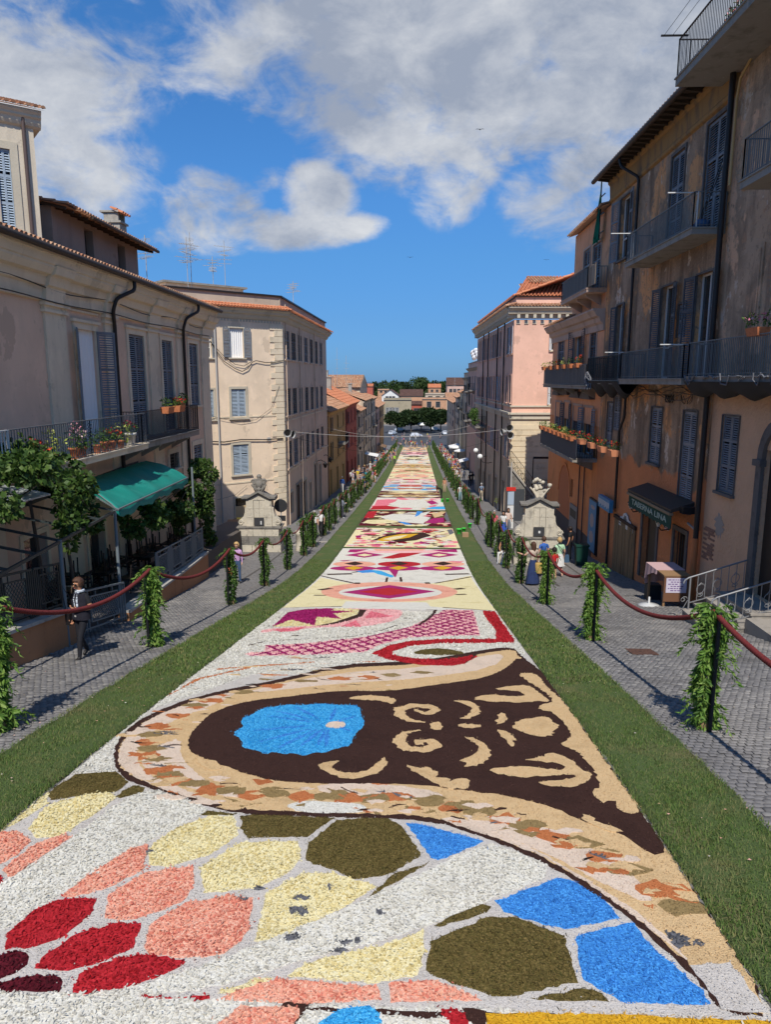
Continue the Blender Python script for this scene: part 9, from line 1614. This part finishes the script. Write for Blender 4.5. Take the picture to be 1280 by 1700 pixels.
person('woman in pale pink top with dark backpack seen from behind', 594, 824, 0, (.6,.42,.36), BLACK, 'walk', 1.64, SKIN, ('brown','long'), seed=9)
person('woman with long navy skirt and floral blouse pointing at the carpet', 884, 971, 25, (.50,.40,.32), NAVY, 'point', 1.70, SKIN, ('brown','long'), skirt=(.12,.27), seed=10); q = on_ground(884, 971); g = thing('straw_bag', 'yellow straw bag on the shoulder of the woman in the navy skirt', 'bag', (q.x+.2,q.y-.12,q.z)); b = MB().mat(mat('woven_straw', (.50,.33,.10), .9, layers=[((.3,.19,.05), (40,40,60), .5, .6, 2)])); M_ = Matrix.Translation((q.x+.22,q.y-.12,q.z+.78)); b.lathe([(.11,-.26),(.16,-.1),(.17,.12),(.15,.16),(.01,.14)], 14, M_ @ Matrix.Diagonal((1,.55,1,1))); b.build('bag_body', g); MB().mat(M_shoe).tube([(q.x+.1,q.y-.12,q.z+.92),(q.x+.14,q.y-.06,q.z+1.38),(q.x+.32,q.y-.12,q.z+.92)], .014, 5).build('strap', g)
person('dark haired person in blue behind the pointing woman', 901, 957, 20, BLUE, BLACK, 'stand', 1.72, SKIN, ('brown','short'), seed=11)
person('blond woman in mint top and white skirt seen from behind', 927, 957, 10, MINT, WHITE, 'walk', 1.68, SKIN, ('blond','bob'), 'short', skirt=(.5,.25), shoe=M_wshoe, slim=1.12, seed=12); q = on_ground(927, 957); g = thing('shoulder_bag', 'blue-grey bag hanging at the side of the blond woman in mint', 'bag', (q.x+.28,q.y,q.z)); b = MB().mat(mat('slate_blue_leather', (.05,.10,.16), .6)); b.hexa([Vector((q.x+.2,q.y-.18,q.z+.66)),Vector((q.x+.42,q.y-.12,q.z+.66)),Vector((q.x+.42,q.y+.02,q.z+.66)),Vector((q.x+.2,q.y-.04,q.z+.66)),Vector((q.x+.22,q.y-.17,q.z+.98)),Vector((q.x+.38,q.y-.12,q.z+.98)),Vector((q.x+.38,q.y-.0,q.z+.98)),Vector((q.x+.22,q.y-.04,q.z+.98))]); b.build('bag_body', g); MB().mat(M_shoe).tube([(q.x+.28,q.y-.1,q.z+.96),(q.x+.02,q.y-.17,q.z+1.3),(q.x-.14,q.y-.06,q.z+1.46)], .014, 5).build('strap', g)
person('boy in red shirt and black shorts beside the blond woman', 919, 962, 15, RED, BLACK, 'stand', 1.32, SKIN, ('dark','short'), 'short', 'shorts', M_wshoe, slim=.82, seed=13)
mp = person('man in black standing in the shade by the orange wall', 945, 933, 60, BLACK, BLACK, 'stand', 1.76, SKIN_T, ('dark','short'), seed=14)[2]
person('man in pink shirt behind the right posts', 820, 893, 175, (.60,.10,.14), (.3,.27,.22), 'walk', 1.70, SKIN, ('grey','short'), slim=1.1, seed=15); person('dark haired woman in white top and blue skirt by the stone bollard', 835, 893, 160, WHITE, (.03,.08,.38), 'stand', 1.66, SKIN, ('dark','long'), skirt=(.35,.24), seed=16); person('woman half hidden behind the one in blue skirt', 843, 886, 190, (.6,.45,.38), GREY_, 'stand', 1.64, SKIN, ('brown','long'), seed=17)
sp = FR + Vector((-1.35, .35, 0)); MB().mat(M_fstone).box(sp.x-.5, sp.x+.15, sp.y-.25, sp.y+.3, sp.z-.2, sp.z+.42).build('paving_slab', street); person('woman in black top and white trousers sitting beside the right fountain', 0, 0, 150, BLACK, WHITE, 'sit', 1.66, SKIN_T, ('dark','long'), 'none', shoe=M_wshoe, seed=18, pos=(sp.x-.2, sp.y-.1, sp.z))
person('woman in red waistcoat over white among the right posts', 771, 832, 170, RED, JEAN, 'stand', 1.66, SKIN, ('brown','bob'), seed=19); person('woman in white leaning near the right posts', 764, 832, 180, WHITE, (.3,.45,.48), 'stand', 1.62, SKIN, ('dark','bob'), seed=20); person('man in grey-blue waistcoat and pale trousers walking down right footway', 799, 832, 5, (.20,.25,.34), (.5,.42,.3), 'walk', 1.74, SKIN, ('grey','short'), seed=21)
person('dark clothed man standing on the right footway, left of the pair', 780, 808, 10, BLACK, BLACK, 'stand', 1.74, SKIN, ('dark','short'), seed=22); person('dark clothed woman standing on the right footway, right of the pair', 784, 806, 200, BLACK, (.04,.04,.045), 'stand', 1.66, SKIN, ('brown','long'), seed=23); person('person in white shirt by the pink house wall', 770, 800, 0, WHITE, GREY_, 'walk', 1.7, SKIN, ('dark','short'), seed=24)
person('woman in black tending the carpet edge beside green buckets', 733, 828, 100, BLACK, BLACK, 'bend', 1.66, SKIN, ('brown','long'), seed=25); person('woman in pale orange top standing behind the one in black', 738, 818, 170, (.5,.24,.14), BEIGE, 'stand', 1.64, SKIN, ('auburn','long'), seed=26)
# small dog at the man's feet
def dog():
 p = on_ground(934, 938); t = thing('dog', 'small tan dog sitting beside the man in black', 'dog', p, None, R(150)); me = bpy.data.meshes.new('dog'); J = [(0,-.14,.17,.075),(0,.0,.27,.085),(0,.10,.36,.07),(0,.15,.44,.045),(0,.20,.50,.055),(0,.29,.485,.028),(-.05,.13,.2,.03),(-.05,.14,.03,.02),(.05,.13,.2,.03),(.05,.14,.03,.02),(-.08,-.1,.12,.05),(-.09,.04,.03,.022),(.08,-.1,.12,.05),(.09,.04,.03,.022),(0,-.26,.12,.02),(0,-.34,.2,.012),(-.05,.18,.56,.015),(.05,.18,.56,.015)]; E = [(0,1),(1,2),(2,3),(3,4),(4,5),(2,6),(6,7),(2,8),(8,9),(0,10),(10,11),(0,12),(12,13),(0,14),(14,15),(4,16),(4,17)]
 me.from_pydata([j[:3] for j in J], E, []); o = bpy.data.objects.new('body', me); C.objects.link(o); md = o.modifiers.new('s','SKIN'); md.use_smooth_shade = True
 for i, q in enumerate(me.skin_vertices[0].data): q.radius = (J[i][3], J[i][3]); q.use_root = i == 0
 o.modifiers.new('u','SUBSURF').levels = 2; bpy.context.view_layer.update(); r = bpy.data.meshes.new_from_object(o.evaluated_get(bpy.context.evaluated_depsgraph_get())); bpy.data.objects.remove(o); r.materials.clear(); r.materials.append(mat('tan_fur', (.36,.20,.09), .9, layers=[((.55,.42,.28), (7,7,7), .5, .7, 4)])); r.transform(Matrix.Translation(p) @ Matrix.Rotation(R(150),4,'Z')); link('body', r, t)
dog()
# the strolling crowd further down: a few figures of each build, dressed differently
SH = dict(white=WHITE, black=BLACK, red=RED, pink=PINK_, navy=NAVY, beige=BEIGE, yellow=(.6,.45,.05), blue=(.06,.2,.5), grey=GREY_, teal=(.04,.28,.30), lilac=LILAC); TR_ = dict(dark=(.03,.03,.035), jeans=JEAN, white=WHITE, beige=(.45,.36,.25), bare=(.4,.25,.17))
bodies = [(body_mesh(P, False, sl, 'short', lg), hair_mesh(P, hs, HAIRS['brown'], i)) for i, (P, sl, lg, hs) in enumerate([(pose('stand', 1.74, random.Random(31)), 1.05, 'long', 'short'), (pose('walk', 1.66, random.Random(32)), .95, 'long', 'long'), (pose('phone', 1.7, random.Random(33)), 1, 'shorts', 'short'), (pose('walk', 1.75, random.Random(34)), 1.1, 'shorts', 'short'), (pose('stand', 1.62, random.Random(35)), .95, 'long', 'bob')])]
def crowd(n, poly, where, seed, w=None):
 rg = random.Random(seed); done = 0; P_ = np.array(poly, float); tries = 0; pts = []
 while done < n and tries < 4000:
  tries += 1; x = rg.uniform(P_[:,0].min(), P_[:,0].max()); y = rg.uniform(P_[:,1].min(), P_[:,1].max())
  if not inside(np.array([(x, y)]), poly)[0]: continue
  p = on_ground(x, y)
  if any((p-q).length < .5 for q in pts): continue
  pts.append(p); done += 1; k = rg.randrange(len(bodies)); bm, hm = bodies[k]; sh = rg.choice(w or list(SH)); tr = rg.choice(list(TR_)); hc = rg.choice(list(HAIRS))
  for _ in range(40):
   if (where, sh, tr, hc) not in _seen: break
   sh = rg.choice(w or list(SH)); tr = rg.choice(list(TR_)); hc = rg.choice(list(HAIRS))
  _seen.add((where, sh, tr, hc)); key = (k, sh, tr)
  if key not in _bm:
   m = bm.copy();
   for i, q in enumerate((cloth(SH[sh]), cloth(TR_[tr]), SKIN, M_shoe)): m.materials[i] = q
   _bm[key] = m
  if (k, hc) not in _bm: m = hm.copy(); m.materials[0] = HAIRS[hc]; _bm[(k, hc)] = m
  hn = {'brown':'brown','dark':'black','blond':'blond','grey':'grey','auburn':'auburn'}[hc]; t = thing('person', '%s haired stroller in %s top, %s, %s' % (hn, sh, {'dark':'dark trousers','jeans':'jeans','white':'white trousers','beige':'beige trousers','bare':'tan trousers'}[tr], where), 'person', (0,0,0), 'strollers ' + where); link('body', _bm[key], t); link('hair', _bm[(k, hc)], t); s = rg.uniform(.92, 1.05); t.location = (p.x, p.y, p.z); t.rotation_euler = (0,0,rg.choice((0, 3.14, 1.5, -1.5)) + rg.uniform(-.6,.6)); t.scale = (s,s,s)
_bm = {}; _seen = set()
crowd(62, [(622,764),(650,752),(659,754),(655,762),(640,776),(622,778)], 'in the left crowd near the far end', 1); crowd(20, [(604,790),(616,783),(632,790),(620,806),(604,822),(590,818)], 'in the left group half way down', 2); crowd(10, [(578,800),(592,792),(612,786),(600,798),(584,806)], 'by the left houses half way down', 3)
crowd(60, [(722,752),(728,746),(752,765),(764,784),(740,778)], 'in the right crowd near the far end', 4, ['white','white','white','pink','yellow','grey','red','navy','black']); crowd(22, [(742,782),(760,786),(768,800),(752,804)], 'in the right group half way down', 5); crowd(7, [(776,800),(792,800),(800,815),(786,815)], 'by the pink house', 6); crowd(26, [(676,738),(712,738),(735,745),(722,749),(670,745),(650,745)], 'on the road past the carpet', 7); crowd(18, [(655,726),(735,726),(740,735),(650,735)], 'in the square', 8)
p = on_ground(656, 772); t = person('steward in bright lime vest by the left posts', 655, 771, 200, (.35,.75,.03), (.05,.05,.06), 'stand', 1.75, SKIN, ('dark','short'), seed=40)
